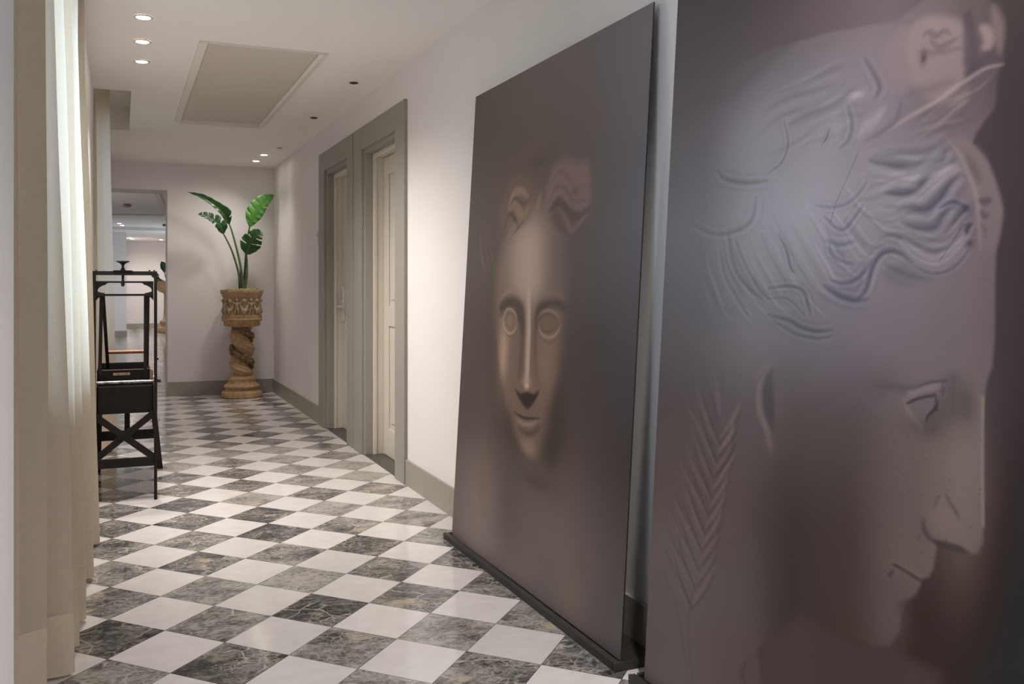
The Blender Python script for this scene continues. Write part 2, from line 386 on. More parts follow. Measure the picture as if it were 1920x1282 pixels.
for k, (a, c) in enumerate(WINS):  # windows behind and beside the camera are unseen extras that let in fill light
    w = bpy.data.objects.new('window_%d' % (k+1), None); COL.objects.link(w); w['kind'] = 'structure'; w.location = (-0.62, a, WZ[0])
    Lh = WZ[1]-WZ[0]; Ly = c-a
    f = MB(); t = 0.055
    f.box(-0.03, 0, 0, 0.03, Ly, t).box(-0.03, 0, Lh-t, 0.03, Ly, Lh).box(-0.03, 0, t, 0.03, t, Lh-t).box(-0.03, Ly-t, t, 0.03, Ly, Lh-t).box(-0.035, Ly/2-0.05, t, 0.035, Ly/2+0.05, Lh-t)
    f.build('window_frame', M['white_frame'], w)
    g = MB(); g.box(-0.003, t, t, 0.003, Ly/2-0.05, Lh-t); g.build('window_pane', M['glass'], w)
    g = MB(); g.box(-0.003, Ly/2+0.05, t, 0.003, Ly-t, Lh-t); g.build('window_pane', M['glass'], w)

# right wall with the two door openings
DOORS = [(5.127, 6.386, 5.325, 6.16), (6.418, 7.627, 6.60, 7.41)]    # outer frame near/far, opening near/far
ZD = 2.175
b = MB(); XW = XR+0.5
edges = [Y0, DOORS[0][2], DOORS[0][3], DOORS[1][2], DOORS[1][3], YB+0.45]
for k in range(0, 6, 2): b.box(XR, edges[k], 0, XW, edges[k+1], ZC)
for d in DOORS: b.box(XR, d[2], ZD, XW, d[3], ZC)
struct(b.build('wall_right', M['wall']))
# end wall with the tall opening
b = MB(); OPX = (-0.62, 0.463); ZO = 2.25; T = 0.45
b.box(-0.75, YB, 0, OPX[0], YB+T, ZC); b.box(OPX[1], YB, 0, XR, YB+T, ZC); b.box(OPX[0], YB, ZO, OPX[1], YB+T, ZC)
struct(b.build('wall_back', M['wall']))
b = MB(); b.box(-0.75, Y0-0.1, 0, XR+0.5, Y0, ZC); struct(b.build('wall_front', M['wall']))

# skirting boards
HB = 0.152; TB = 0.014
def skirt(name, boxes):
    b = MB()
    for q in boxes: b.box(*q)
    struct(b.build(name, M['skirting']))
skirt('baseboard_right', [(XR-TB, Y0, 0, XR, DOORS[0][0], HB), (XR-TB, DOORS[1][1], 0, XR, YB, HB)])
skirt('baseboard_back', [(OPX[1]+0.001, YB-TB, 0, XR-TB, YB, HB), (-0.18, YB-TB, 0, -0.1, YB, HB)] [:1])
skirt('baseboard_left', [(XL, Y0, 0, XL+TB, -3.0, HB), (XL, -1.35, 0, XL+TB, -0.15, HB), (XL, 1.45, 0, XL+TB, 1.77, HB), (XN, 1.77, 0, XN+TB, 4.50, HB), (XL, 4.50, 0, XL+TB, 6.535, HB), (XN, 6.535, 0, XN+TB, 8.19, HB), (XL, 8.19, 0, XL+TB, YB, HB)])

# ---- the doors: stone surround, cream lining, leaf, threshold
def door(k, d, lock):
    y0, y1, o0, o1 = d
    root = bpy.data.objects.new('door_%d' % k, None); COL.objects.link(root); root['kind'] = 'structure'; root.location = (XR, o0, 0)
    P = lambda *a: (a[0]-XR, a[1]-o0, a[2], a[3]-XR, a[4]-o0, a[5])
    zt = 2.335; pr = 0.022
    s = MB(); s.box(*P(XR-pr, y0, 0, XR, o0, zt)); s.box(*P(XR-pr, o1, 0, XR, y1, zt)); s.box(*P(XR-pr, o0, ZD, XR, o1, zt))
    XS = XR+0.068
    s.box(*P(XR, o0-0.0, 0, XS, o0+0.03, ZD)); s.box(*P(XR, o1-0.03, 0, XS, o1, ZD)); s.box(*P(XR, o0+0.03, ZD-0.03, XS, o1-0.03, ZD))
    s.build('stone_surround', M['stone'], root, bevel=0.003)
    XI = XR+0.165
    l = MB()
    for (a, c) in ((o0, o0+0.05), (o1-0.05, o1)): l.box(*P(XS, a, 0.004, XI, c, ZD))
    l.box(*P(XS, o0+0.05, ZD-0.055, XI, o1-0.05, ZD))
    l.box(*P(XS-0.012, o1-0.058, 0.004, XS+0.012, o1-0.03, ZD-0.03)); l.box(*P(XS-0.012, o0+0.03, 0.004, XS+0.012, o0+0.058, ZD-0.03)); l.box(*P(XS-0.012, o0+0.058, ZD-0.063, XS+0.012, o1-0.058, ZD-0.03))
    l.build('door_lining', M['cream'], root, bevel=0.003)
    lf = MB(); ya, yb = o0+0.053, o1-0.053; zt2 = ZD-0.06
    xf = XI-0.035
    lf.box(*P(XI-0.022, ya, 0.006, XI+0.018, yb, zt2))
    st = 0.115
    for q in ((ya, 0.006, ya+st, zt2), (yb-st, 0.006, yb, zt2), (ya+st, zt2-0.13, yb-st, zt2), (ya+st, 0.006, yb-st, 0.20), (ya+st, 0.92, yb-st, 1.06)):
        lf.box(*P(xf, q[0], q[1], XI-0.022, q[2], q[3]))
    for z0, z1 in ((0.245, 0.875), (1.105, zt2-0.175)): lf.box(*P(xf+0.004, ya+st+0.04, z0, XI-0.022, yb-st-0.04, z1))
    leaf = lf.build('door_leaf', M['cream'], root, bevel=0.004)
    t = MB(); t.box(*P(XR-0.005, o0, 0.0, XI+0.01, o1, 0.005)); t.build('threshold', M['sill'], root)
    if lock:
        x = xf
        m = MB(); yc = yb-0.055
        prof = []
        for a in range(0, 181, 20): prof.append((yc-o0+0.038*math.cos(math.radians(a)), 1.165+0.038*math.sin(math.radians(a))))
        for a in range(180, 361, 20): prof.append((yc-o0+0.038*math.cos(math.radians(a)), 0.915+0.012*math.sin(math.radians(a))))
        m.prism(prof, 0, x-XR-0.022, x-XR+0.002)
        pl = m.build('lock_plate', M['steel'], root, smooth=True, bevel=0.004); pl['label'] = 'brushed steel electronic lock plate'
        h = MB(); h.tube([(x-XR-0.02, yc-o0, 1.03), (x-XR-0.055, yc-o0, 1.03)], 0.011, 14)
        h.tube([(x-XR-0.055, yc-o0+0.012, 1.03), (x-XR-0.058, yc-o0-0.02, 1.032), (x-XR-0.058, yc-o0-0.09, 1.03), (x-XR-0.052, yc-o0-0.115, 1.028)], [0.011, 0.011, 0.0095, 0.008], 14)
        o = h.build('lever_handle', M['steel'], pl, smooth=True)
        r = MB(); r.tube([(x-XR-0.024, yc-o0, 1.10), (x-XR-0.021, yc-o0, 1.10)], 0.006, 12); r.build('keyhole', M['iron'], pl)
    return root
door(1, DOORS[0], False); door(2, DOORS[1], True)

# ceiling access hatch
h = thing('ceiling_hatch', 'large rectangular beige access hatch with mitred frame in the corridor ceiling', 'hatch', (0.755, 6.3, ZC))
hx0, hx1, hy0, hy1 = -0.36, 0.355, -1.25, 1.26; w = 0.05
f = MB()
f.prism([(hx0, -0.001), (hx0+w, -0.001), (hx0+w, -0.006), (hx0+w-0.008, -0.016), (hx0, -0.010)], 1, hy0, hy1)
f.prism([(hx1, -0.001), (hx1-w, -0.001), (hx1-w, -0.012), (hx1-w+0.016, -0.020), (hx1, -0.010)], 1, hy0, hy1)
f.prism([(hy1-0.012, -0.001), (hy1-0.07, -0.001), (hy1-0.07, -0.030), (hy1-0.03, -0.030), (hy1-0.012, -0.012)], 0, hx0+w, hx1-w)
f.box(hx0+w, hy0, -0.008, hx1-w, hy0+0.012, -0.001)
f.build('hatch_frame', M['hatch'], h)
p = MB(); p.box(hx0+w+0.004, hy0+0.016, -0.004, hx1-w-0.004, hy1-0.085, -0.001); p.build('hatch_panel', M['hatch_panel'], h)

# ------------------------------------------------------------------ downlights
def spot(loc, power, size=2.5, blend=1.0, rad=0.03, col=(1.0, 0.86, 0.72), tilt=0.0):
    d = bpy.data.lights.new('downlight_lamp', 'SPOT'); d.energy = power; d.spot_size = size; d.spot_blend = blend; d.shadow_soft_size = rad; d.color = col
    o = bpy.data.objects.new('downlight_lamp', d); COL.objects.link(o); o.location = loc; o.rotation_euler = (0, tilt, 0); return o
def make_downlight(label, loc, group, power, size=2.7, r=0.034, blend=1.0, col=(1.0, 0.93, 0.87), rad=0.04, tilt=0.0):
    t = thing('recessed_downlight', label, 'ceiling light', loc, group)
    m = MB(); m.lathe([(r+0.013, -0.001), (r+0.013, -0.004), (r+0.004, -0.006), (r, -0.004), (r, -0.001)], 32, cap=False); m.build('trim_ring', M['trim'], t, smooth=True)
    g = MB(); g.lathe([(r, -0.0015), (r*0.9, -0.0035), (r*0.5, -0.0045), (0.001, -0.005)], 24, cap=False); g.build('lamp_lens', M['lamp'], t, smooth=True)
    spot((loc[0], loc[1], loc[2]-0.02), power, size, blend, rad=rad, col=col, tilt=tilt)
    return t
G1 = 'ceiling downlights near the left wall'
make_downlight('nearest of the three round downlights in a row near the curtains', (0.10, 4.71, ZC), G1, 38, size=2.05, tilt=-0.34)
make_downlight('middle one of the three round downlights in a row near the curtains', (0.105, 5.18, ZC), G1, 38, size=2.05, tilt=-0.34)
make_downlight('farthest of the three round downlights in a row near the curtains', (0.11, 5.64, ZC), G1, 38, size=2.05, tilt=-0.34)
G2 = 'ceiling downlights above the plant'
make_downlight('round downlight nearer the camera of the pair above the potted plant', (1.352, 9.19, ZC), G2, 18, size=2.3, tilt=0.45, rad=0.10)
make_downlight('round downlight nearest the end wall of the pair above the potted plant', (1.338, 9.67, ZC), G2, 18, size=2.3, tilt=0.45, rad=0.10)
for y in (0.2, 2.6): pass
def pin(y, label, m):
    t = MB(); t.lathe([(0.030, -0.001), (0.030, -0.003), (0.022, -0.007), (0.001, -0.008)], 24)
    tag(t.build('ceiling_sensor', m, smooth=True, loc=(1.425, y, ZC)), label, 'sensor', 'small round sensors in the ceiling')
pin(5.72, 'small dark round ceiling sensor nearest the big panel', M['pin'])
pin(7.02, 'small dark round ceiling sensor above the two door frames', M['pin'])
t = pin(8.68, 'small pale brown round ceiling sensor beside the pair of downlights', M['detector'])

# room number plate beside the far door
m = MB(); m.box(-0.024, -0.035, -0.062, 0.0, 0.035, 0.062); m.box(-0.032, -0.03, 0.01, -0.024, 0.03, 0.05)
tag(m.build('door_number_plate', M['steel'], bevel=0.003, loc=(XR, 7.68, 1.62)), 'small metal plate on the white wall just beyond the far door frame', 'sign')

# ------------------------------------------------------------------ curtains
def curtain(name, label, prof, zt, flare_pow, pocket_mat=None, flare_h=2.2):
    """prof: list of (y, x_bottom, x_top)"""
    P = catmull(prof, 8); nz = 60; v = []; uvs = []; s = 0; S = [0]
    for k in range(1, len(P)): s += math.hypot(P[k][0]-P[k-1][0], P[k][1]-P[k-1][1]); S.append(s)
    for iz in range(nz+1):
        z = 0.012 + (zt-0.012)*iz/nz; t = min(1.0, z/flare_h)**flare_pow
        for k, p in enumerate(P):
            x = p[1]*(1-t) + p[2]*t
            v.append((x + 0.0022*math.sin(z*3.1+k*0.35), p[0] + 0.006*math.sin(z*1.9+k*0.21)*(1-t*0.4), z)); uvs.append((S[k], z))
    n = len(P); f = [(i*n+k, i*n+k+1, (i+1)*n+k+1, (i+1)*n+k) for i in range(nz) for k in range(n-1)]
    me = bpy.data.meshes.new(name); me.from_pydata(v, [], f); me.update()
    ul = me.uv_layers.new(name='UVMap')
    li = np.empty(len(me.loops), dtype=np.int32); me.loops.foreach_get('vertex_index', li)
    ul.data.foreach_set('uv', np.array(uvs)[li].ravel())
    me.polygons.foreach_set('use_smooth', [True]*len(me.polygons)); me.materials.append(M['curtain'])
    o = bpy.data.objects.new(name, me); COL.objects.link(o)
    return tag(o, label, 'curtain')
c1 = [(2.79, -0.298, -0.298), (2.80, -0.285, -0.286), (2.815, -0.272, -0.276), (2.83, -0.283, -0.284), (2.842, -0.258, -0.262), (2.86, -0.225, -0.235), (2.88, -0.203, -0.209), (2.90, -0.215, -0.222), (2.915, -0.262, -0.268), (2.95, -0.262, -0.268), (2.972, -0.165, -0.215), (2.985, -0.135, -0.198), (3.005, -0.16, -0.21), (3.02, -0.25, -0.262), (3.09, -0.262, -0.27), (3.16, -0.23, -0.25),
      (3.185, -0.145, -0.192), (3.20, -0.131, -0.181), (3.222, -0.15, -0.195), (3.24, -0.245, -0.262), (3.33, -0.258, -0.27), (3.41, -0.23, -0.255), (3.435, -0.135, -0.18), (3.45, -0.121, -0.166), (3.475, -0.145, -0.185), (3.50, -0.24, -0.255), (3.66, -0.255, -0.27),
      (3.87, -0.22, -0.245), (3.92, -0.12, -0.178), (3.94, -0.106, -0.168), (3.965, -0.13, -0.185), (4.0, -0.225, -0.25), (4.18, -0.24, -0.262), (4.38, -0.20, -0.235), (4.425, -0.11, -0.17), (4.44, -0.096, -0.160), (4.465, -0.12, -0.18), (4.48, -0.19, -0.21)]
curtain('linen_curtain', 'tall cream linen curtain hanging at the left edge of the view, daylight glowing through', c1, ZC+0.17, 1.2)
c2 = [(6.58, -0.20, -0.175), (6.64, -0.155, -0.165), (6.70, -0.165, -0.17), (6.78, -0.095, -0.135), (6.84, -0.10, -0.14), (6.90, -0.06, -0.10), (6.955, -0.030, -0.084), (6.99, -0.06, -0.10), (7.10, -0.15, -0.16),
      (7.25, -0.07, -0.115), (7.36, -0.14, -0.16), (7.50, -0.07, -0.11), (7.62, -0.14, -0.16), (7.75, -0.08, -0.12), (7.9, -0.14, -0.16), (8.05, -0.10, -0.13), (8.13, -0.19, -0.2)]
o = curtain('linen_curtain', 'cream linen curtain behind the old black press, gathered in a ceiling pocket', c2, ZC+0.17, 0.9, flare_h=2.6)
# ------------------------------------------------------------------ the printed pictures
# every mark is given in metres on the board: s from the far edge, t from the bottom edge
def srgb(c): return np.array(lin(c))
def paint(art):
    NX, NZ = art['nx'], art['nz']; WB, HB_ = 1.52, 2.08
    sx = np.linspace(0, WB, NX); tz = np.linspace(0, HB_, NZ)
    S, T = np.meshgrid(sx, tz)
    # base wash: bilinear interpolation of a coarse grid of colours
    g = np.array([[lin(c) for c in row] for row in art['base']]); gs = np.array(art['gs']); gt = np.array(art['gt']); gs2 = np.array(art.get('gs2', [])); gt2 = np.array(art.get('gt2', []))
    def smooth_interp(xq, xs, vals, axis):
        k = np.clip(np.searchsorted(xs, xq)-1, 0, len(xs)-2); f = np.clip((xq-xs[k])/(xs[k+1]-xs[k]), 0, 1); f = 0.5*f+0.5*f*f*(3-2*f)
        a = np.take(vals, k, axis); b = np.take(vals, k+1, axis)
        sh = [1]*a.ndim; sh[axis] = len(xq); f = f.reshape(sh); return a*(1-f)+b*f
    img = smooth_interp(tz, gt, g, 0); img = smooth_interp(sx, gs, img, 1)
    def sub(x0, x1, y0, y1):
        i0, i1 = np.searchsorted(sx, (x0, x1)); j0, j1 = np.searchsorted(tz, (y0, y1)); return slice(j0, j1), slice(i0, i1)
    def apply(sl, al, c):
        al = al[..., None]; img[sl] = img[sl]*(1-al) + np.array(c)*al
    for op in art['ops']:
        k = op[0]; c = lin(op[-2]); alpha = op[-1]
        if k == 'b':                                       # soft blob: cx cy rx ry angle
            _, cx, cy, rx, ry, an = op[:6]; R = max(rx, ry)*2.6; sl = sub(cx-R, cx+R, cy-R, cy+R)
            dx = S[sl]-cx; dy = T[sl]-cy; a = math.radians(an); u = dx*math.cos(a)+dy*math.sin(a); v = -dx*math.sin(a)+dy*math.cos(a)
            apply(sl, alpha*np.exp(-0.5*((u/rx)**2+(v/ry)**2)*1.6), c)
        elif k == 's':                                     # stroke: points, width, softness, taper
            _, pts, w, soft, taper = op[:5]; P = np.array(catmull(pts, 6)); m = w+soft*2
            sl = sub(P[:, 0].min()-m, P[:, 0].max()+m, P[:, 1].min()-m, P[:, 1].max()+m)
            X, Y = S[sl], T[sl]; best = np.full(X.shape, -9.0); n = len(P)-1
            for q in range(n):
                a, b = P[q], P[q+1]; d = b-a; L2 = max(1e-12, d@d)
                t = np.clip(((X-a[0])*d[0]+(Y-a[1])*d[1])/L2, 0, 1); dist = np.hypot(X-a[0]-t*d[0], Y-a[1]-t*d[1])
                u = (q+t)/n
                ww = w*(np.clip(np.sin(math.pi*np.clip(u, 0.0, 1.0)), 0, 1)**0.6 if taper == 2 else (1-u if taper == 1 else 1.0))
                best = np.maximum(best, ww/2-dist)
            e = np.clip((best+soft)/(2*soft), 0, 1); apply(sl, alpha*e*e*(3-2*e), c)
        elif k in 'pg':                                     # filled outline: points, softness
            _, pts, soft = op[:3]; P = np.array(catmull(list(pts)+[pts[0]], 5) if op[3] else list(pts)+[pts[0]], float)
            sl = sub(P[:, 0].min()-soft, P[:, 0].max()+soft, P[:, 1].min()-soft, P[:, 1].max()+soft)
            X, Y = S[sl], T[sl]; ins = np.zeros(X.shape, bool); dist = np.full(X.shape, 9.0)
            for q in range(len(P)-1):
                a, b = P[q], P[q+1]; d = b-a; L2 = max(1e-12, d@d)
                t = np.clip(((X-a[0])*d[0]+(Y-a[1])*d[1])/L2, 0, 1); dist = np.minimum(dist, np.hypot(X-a[0]-t*d[0], Y-a[1]-t*d[1]))
                cr = ((a[1] > Y) != (b[1] > Y)) & (X < (b[0]-a[0])*(Y-a[1])/((b[1]-a[1]) or 1e-12)+a[0]); ins ^= cr
            sd = np.where(ins, dist, -dist); e = np.clip((sd+soft)/(2*soft), 0, 1)
            if k == 'g':                                   # filled with its own coarse grid of colours
                g2 = np.array([[lin(q) for q in row] for row in art['fill']]); f2 = smooth_interp(tz, gt2, g2, 0); f2 = smooth_interp(sx, gs2, f2, 1); c = f2[sl]
            apply(sl, alpha*e*e*(3-2*e), c)
    return np.clip(img*art['gain'] - np.array(art['haze']), 0.0015, 1)
ART1 = dict(nx=300, nz=520, gain=1.08, haze=(0.022, 0.022, 0.026),
 gs=[0, 0.3, 0.7, 1.1, 1.52], gt=[0, 0.25, 0.6, 1.0, 1.5, 2.08],
 base=[[(100, 88, 88), (124, 110, 108), (120, 108, 108), (108, 100, 102), (92, 86, 90)], [(96, 86, 86), (122, 108, 106), (104, 94, 94), (116, 102, 100), (84, 78, 82)], [(86, 76, 76), (92, 82, 80), (74, 64, 62), (88, 76, 76), (62, 56, 62)], [(86, 76, 74), (84, 74, 70), (84, 72, 66), (70, 62, 64), (66, 62, 74)], [(92, 84, 82), (94, 84, 80), (96, 84, 80), (88, 82, 84), (90, 90, 102)], [(84, 78, 76), (92, 84, 80), (102, 94, 94), (108, 100, 106), (116, 110, 118)]],  # bluish window sheen at the upper right is painted into these tones
 gs2=[], gt2=[], fill=[],
 ops=[
  ('b',0.7415,1.6144,0.42,0.22,0,(104,88,82),0.55),
  ('b',0.1962,1.312,0.08,0.2,0,(98,88,84),0.4),
  ('b',0.3375,0.3236,0.05,0.1,0,(112,92,72),0.6),
  ('b',0.6046,0.2688,0.12,0.18,0,(70,60,58),0.5),
  ('b',1.1826,0.0688,0.1,0.12,0,(132,114,102),0.5),
  ('p',[(0.5812,1.4774),(0.7603,1.4593),(0.9519,1.3884),(1.0193,1.2463),(1.039,1.0697),(1.0168,0.8922),(0.9425,0.706),(0.8616,0.5422),(0.7911,0.4947),(0.6741,0.5464),(0.5627,0.6675),(0.4635,0.825),(0.3896,1.0271),(0.37,1.213),(0.4312,1.3621)],0.06,True,(128,106,98),0.85),
  ('b',0.6788,1.3182,0.15,0.13,0,(206,180,170),0.85),
  ('b',0.705,1.1884,0.12,0.08,0,(206,182,172),0.6),
  ('b',0.9634,1.2875,0.09,0.16,0,(108,90,88),0.55),
  ('b',0.4881,0.8949,0.045,0.12,0,(186,158,142),0.85),
  ('b',0.5447,0.7207,0.03,0.06,0,(140,112,100),0.5),
  ('b',0.8948,0.8824,0.09,0.11,0,(150,120,108),0.75),
  ('b',1.0441,0.8749,0.05,0.18,0,(80,68,68),0.65),
  ('b',1.0264,0.6584,0.07,0.1,0,(72,60,60),0.8),
  ('b',0.7754,0.542,0.055,0.026,0,(156,130,118),0.8),
  ('b',0.8851,0.4247,0.12,0.03,0,(66,55,55),0.6),
  ('p',[(0.4266,1.3969),(0.3552,1.4947),(0.419,1.5825),(0.4895,1.6438),(0.6399,1.6307),(0.6997,1.5545),(0.699,1.4791),(0.6395,1.4291),(0.5344,1.4247)],0.03,True,(122,100,92),0.6),
  ('s',[(0.4528,1.4987),(0.5,1.563),(0.5852,1.5704),(0.6623,1.5321)],0.035,0.012,2,(164,134,122),0.8),
  ('s',[(0.4361,1.454),(0.506,1.5171),(0.5637,1.4899),(0.6091,1.4642),(0.6761,1.5026)],0.045,0.012,2,(158,132,108),0.7),
  ('s',[(0.4235,1.4202),(0.4713,1.4858),(0.536,1.4539),(0.5732,1.4156)],0.02,0.008,2,(74,60,56),0.8),
  ('s',[(0.4668,1.5205),(0.5243,1.5449),(0.6132,1.5146),(0.6817,1.539)],0.016,0.008,2,(88,70,66),0.7),
  ('s',[(0.4583,1.3723),(0.5083,1.4151),(0.5709,1.4336)],0.03,0.012,2,(150,124,114),0.6),
  ('s',[(0.5223,1.3917),(0.5827,1.4239),(0.632,1.4471)],0.016,0.008,2,(84,68,64),0.6),
  ('s',[(0.7479,1.4816),(0.754,1.5108),(0.7694,1.5434)],0.03,0.015,2,(160,134,112),0.6),
  ('p',[(0.8173,1.4592),(0.8237,1.5631),(0.8793,1.6354),(0.9653,1.6527),(1.0727,1.6227),(1.1501,1.6012),(1.1746,1.4411),(1.1327,1.4349),(1.0637,1.4441),(0.9403,1.4901)],0.03,True,(142,116,112),0.75),
  ('s',[(0.8417,1.4885),(0.898,1.5512),(0.9689,1.5438),(1.0511,1.4843),(1.1623,1.4857)],0.022,0.01,2,(100,80,78),0.55),
  ('s',[(0.8355,1.541),(0.9006,1.6061),(0.9717,1.5957),(1.0534,1.5389),(1.1568,1.5376)],0.02,0.01,2,(106,86,84),0.5),
  ('b',1.0555,1.5191,0.03,0.012,0,(90,72,70),0.7),
  ('p',[(0.8442,1.4675),(0.9113,1.5131),(0.9648,1.504),(1.0375,1.458),(1.104,1.4448),(1.1726,1.4602),(1.1683,1.4284),(1.1005,1.4027),(1.0335,1.4189),(0.9514,1.469),(0.8994,1.461)],0.012,True,(84,70,68),0.85),
  ('s',[(0.9712,1.4473),(1.0185,1.4042),(1.0462,1.3789),(1.1233,1.4126),(1.1601,1.4328)],0.022,0.01,2,(136,106,102),0.8),
  ('s',[(0.8813,1.4625),(0.9343,1.4664),(0.9821,1.4265),(1.0295,1.3798)],0.02,0.01,2,(118,96,90),0.7),
  ('p',[(0.8736,1.4507),(0.9273,1.4507),(0.9757,1.407),(1.0233,1.3605),(0.9533,1.3763),(0.8856,1.4252)],0.012,True,(92,76,74),0.7),
  ('b',0.7337,1.6796,0.1,0.03,0,(82,72,70),0.6),
  ('s',[(0.536,1.706),(0.6782,1.7305),(0.7885,1.7018)],0.05,0.03,2,(112,88,80),0.4),
  ('b',1.1136,1.2444,0.09,0.16,0,(88,80,88),0.5),
  ('s',[(0.1495,1.412),(0.1833,1.3124),(0.2526,1.2261)],0.012,0.01,2,(140,126,122),0.45),
  ('s',[(0.198,1.4337),(0.2373,1.3348),(0.2865,1.2495)],0.01,0.008,2,(132,118,114),0.4),
  ('s',[(0.2698,1.3695),(0.3028,1.3086),(0.3457,1.2602)],0.01,0.008,2,(132,118,114),0.35),
  ('p',[(0.4334,1.047),(0.4215,1.0927),(0.4581,1.1185),(0.5288,1.133),(0.6048,1.1271),(0.6606,1.0974),(0.6817,1.0116),(0.6668,0.9678),(0.6287,1.0225),(0.5804,1.0693),(0.5301,1.0814),(0.4814,1.0712)],0.02,True,(66,54,52),0.85),
  ('p',[(0.7891,0.9827),(0.7752,1.0576),(0.7936,1.1043),(0.8434,1.1217),(0.9202,1.1269),(0.9822,1.1217),(1.0359,1.097),(1.0125,1.0808),(0.9596,1.0914),(0.8976,1.0899),(0.8451,1.0681),(0.8116,1.0338)],0.02,True,(66,56,55),0.85),
  ('s',[(0.4138,1.1064),(0.4664,1.1414),(0.5422,1.1555),(0.6293,1.1406)],0.012,0.012,2,(168,142,132),0.5),
  ('s',[(0.7905,1.1294),(0.8541,1.1487),(0.9356,1.1472),(1.0156,1.1281)],0.014,0.014,2,(140,118,112),0.5),
  ('b',1.0074,0.6752,0.05,0.12,0,(66,56,56),0.7),
  ('b',0.9695,0.5509,0.05,0.06,0,(62,52,52),0.7),
  ('b',1.1065,1.0526,0.05,0.2,0,(78,70,74),0.5),
  ('p',[(0.4756,1.0302),(0.4988,1.0671),(0.5473,1.0751),(0.5997,1.0434),(0.5995,1.0038),(0.5483,0.9837),(0.4966,0.9993)],0.012,True,(134,110,98),0.9),
  ('s',[(0.47,1.03),(0.4873,1.0691),(0.5358,1.0793),(0.5869,1.0606),(0.6125,1.0263)],0.008,0.005,2,(178,152,138),0.85),
  ('s',[(0.4637,1.0343),(0.486,0.9943),(0.5384,0.9765),(0.5856,0.9877),(0.6133,1.0197)],0.009,0.006,2,(190,164,144),0.85),
  ('s',[(0.4865,1.0328),(0.511,1.0584),(0.5547,1.0597),(0.5844,1.0385)],0.005,0.004,2,(70,56,50),0.8),
  ('s',[(0.4998,1.0175),(0.5351,1.001),(0.5769,1.0138)],0.004,0.004,2,(84,66,58),0.7),
  ('s',[(0.4754,0.9893),(0.5289,0.9649),(0.5982,0.9729)],0.006,0.007,2,(86,68,62),0.55),
  ('b',0.5365,1.0323,0.014,0.022,0,(158,132,114),0.6),
  ('p',[(0.8066,1.0357),(0.8454,1.066),(0.9085,1.0739),(0.9686,1.0517),(0.9599,1.0134),(0.9,0.9924),(0.8336,1.0077)],0.012,True,(118,96,84),0.9),
  ('s',[(0.7961,1.0437),(0.8306,1.0718),(0.903,1.0819),(0.9624,1.0674),(0.991,1.0445)],0.009,0.006,2,(156,132,122),0.8),
  ('s',[(0.8089,1.017),(0.8454,0.9876),(0.9106,0.9788),(0.9704,0.9979),(1.0009,1.033)],0.01,0.006,2,(176,150,132),0.85),
  ('s',[(0.8156,1.0402),(0.8505,1.062),(0.9092,1.0679),(0.9644,1.0495)],0.005,0.004,2,(64,52,48),0.8),
  ('s',[(0.828,1.0157),(0.8718,0.9992),(0.9298,1.006),(0.9621,1.0315)],0.005,0.004,2,(76,60,54),0.7),
  ('s',[(0.828,0.9764),(0.9038,0.9602),(0.981,0.9806)],0.007,0.008,2,(84,68,62),0.5),
  ('b',0.8907,1.0327,0.03,0.02,0,(124,98,80),0.6),
  ('s',[(0.6461,1.0906),(0.6686,0.9938),(0.6669,0.8857),(0.6528,0.7936)],0.03,0.022,2,(92,74,68),0.7),
  ('s',[(0.7795,1.062),(0.7874,0.9575),(0.8095,0.8548),(0.8399,0.7997)],0.028,0.024,2,(100,80,74),0.6),
  ('s',[(0.7048,1.1498),(0.7186,1.0388),(0.7245,0.9112),(0.7309,0.7801)],0.03,0.022,0,(204,178,166),0.85),
  ('s',[(0.7179,1.1242),(0.7311,1.018),(0.7393,0.9123),(0.7438,0.7962)],0.01,0.01,2,(210,188,178),0.7),
  ('b',0.7342,0.7932,0.04,0.02,0,(180,152,138),0.75),
  ('b',0.7358,0.7806,0.014,0.008,0,(216,192,178),0.8),
  ('b',0.6442,0.7798,0.014,0.014,0,(130,104,94),0.6),
  ('b',0.8217,0.7937,0.016,0.014,0,(126,102,94),0.6),
  ('p',[(0.6216,0.7513),(0.685,0.7431),(0.7389,0.7555),(0.7979,0.7537),(0.8479,0.7717),(0.8198,0.7314),(0.7524,0.6875),(0.684,0.7108)],0.01,True,(46,37,40),0.95),
  ('s',[(0.6174,0.6613),(0.6708,0.6533),(0.7372,0.6496),(0.8094,0.6596),(0.8652,0.6673)],0.01,0.005,2,(42,33,34),0.9),
  ('s',[(0.6482,0.6676),(0.6997,0.6679),(0.7595,0.6695),(0.8171,0.6751)],0.008,0.008,2,(124,100,92),0.5),
  ('s',[(0.6523,0.6357),(0.7152,0.6253),(0.7839,0.631),(0.8482,0.6527)],0.014,0.008,2,(166,138,124),0.75),
  ('s',[(0.6775,0.6005),(0.7494,0.5923),(0.8253,0.6081),(0.869,0.6352)],0.022,0.014,2,(72,58,56),0.7),
  ('s',[(0.5955,0.6651),(0.5878,0.6421),(0.607,0.6184)],0.01,0.01,2,(76,60,56),0.5),
  ('s',[(0.4022,0.9351),(0.4408,0.8231),(0.5149,0.6949),(0.6062,0.5834),(0.72,0.5072),(0.8307,0.4854)],0.035,0.035,2,(66,56,56),0.5),
  ('s',[(1.0026,1.32),(1.1065,1.3099),(1.2028,1.3173)],0.002,0.0015,0,(110,100,104),0.35),
  ('s',[(0.9188,1.293),(1.109,1.2867),(1.2131,1.2907)],0.002,0.0015,0,(60,54,58),0.4),
 ])
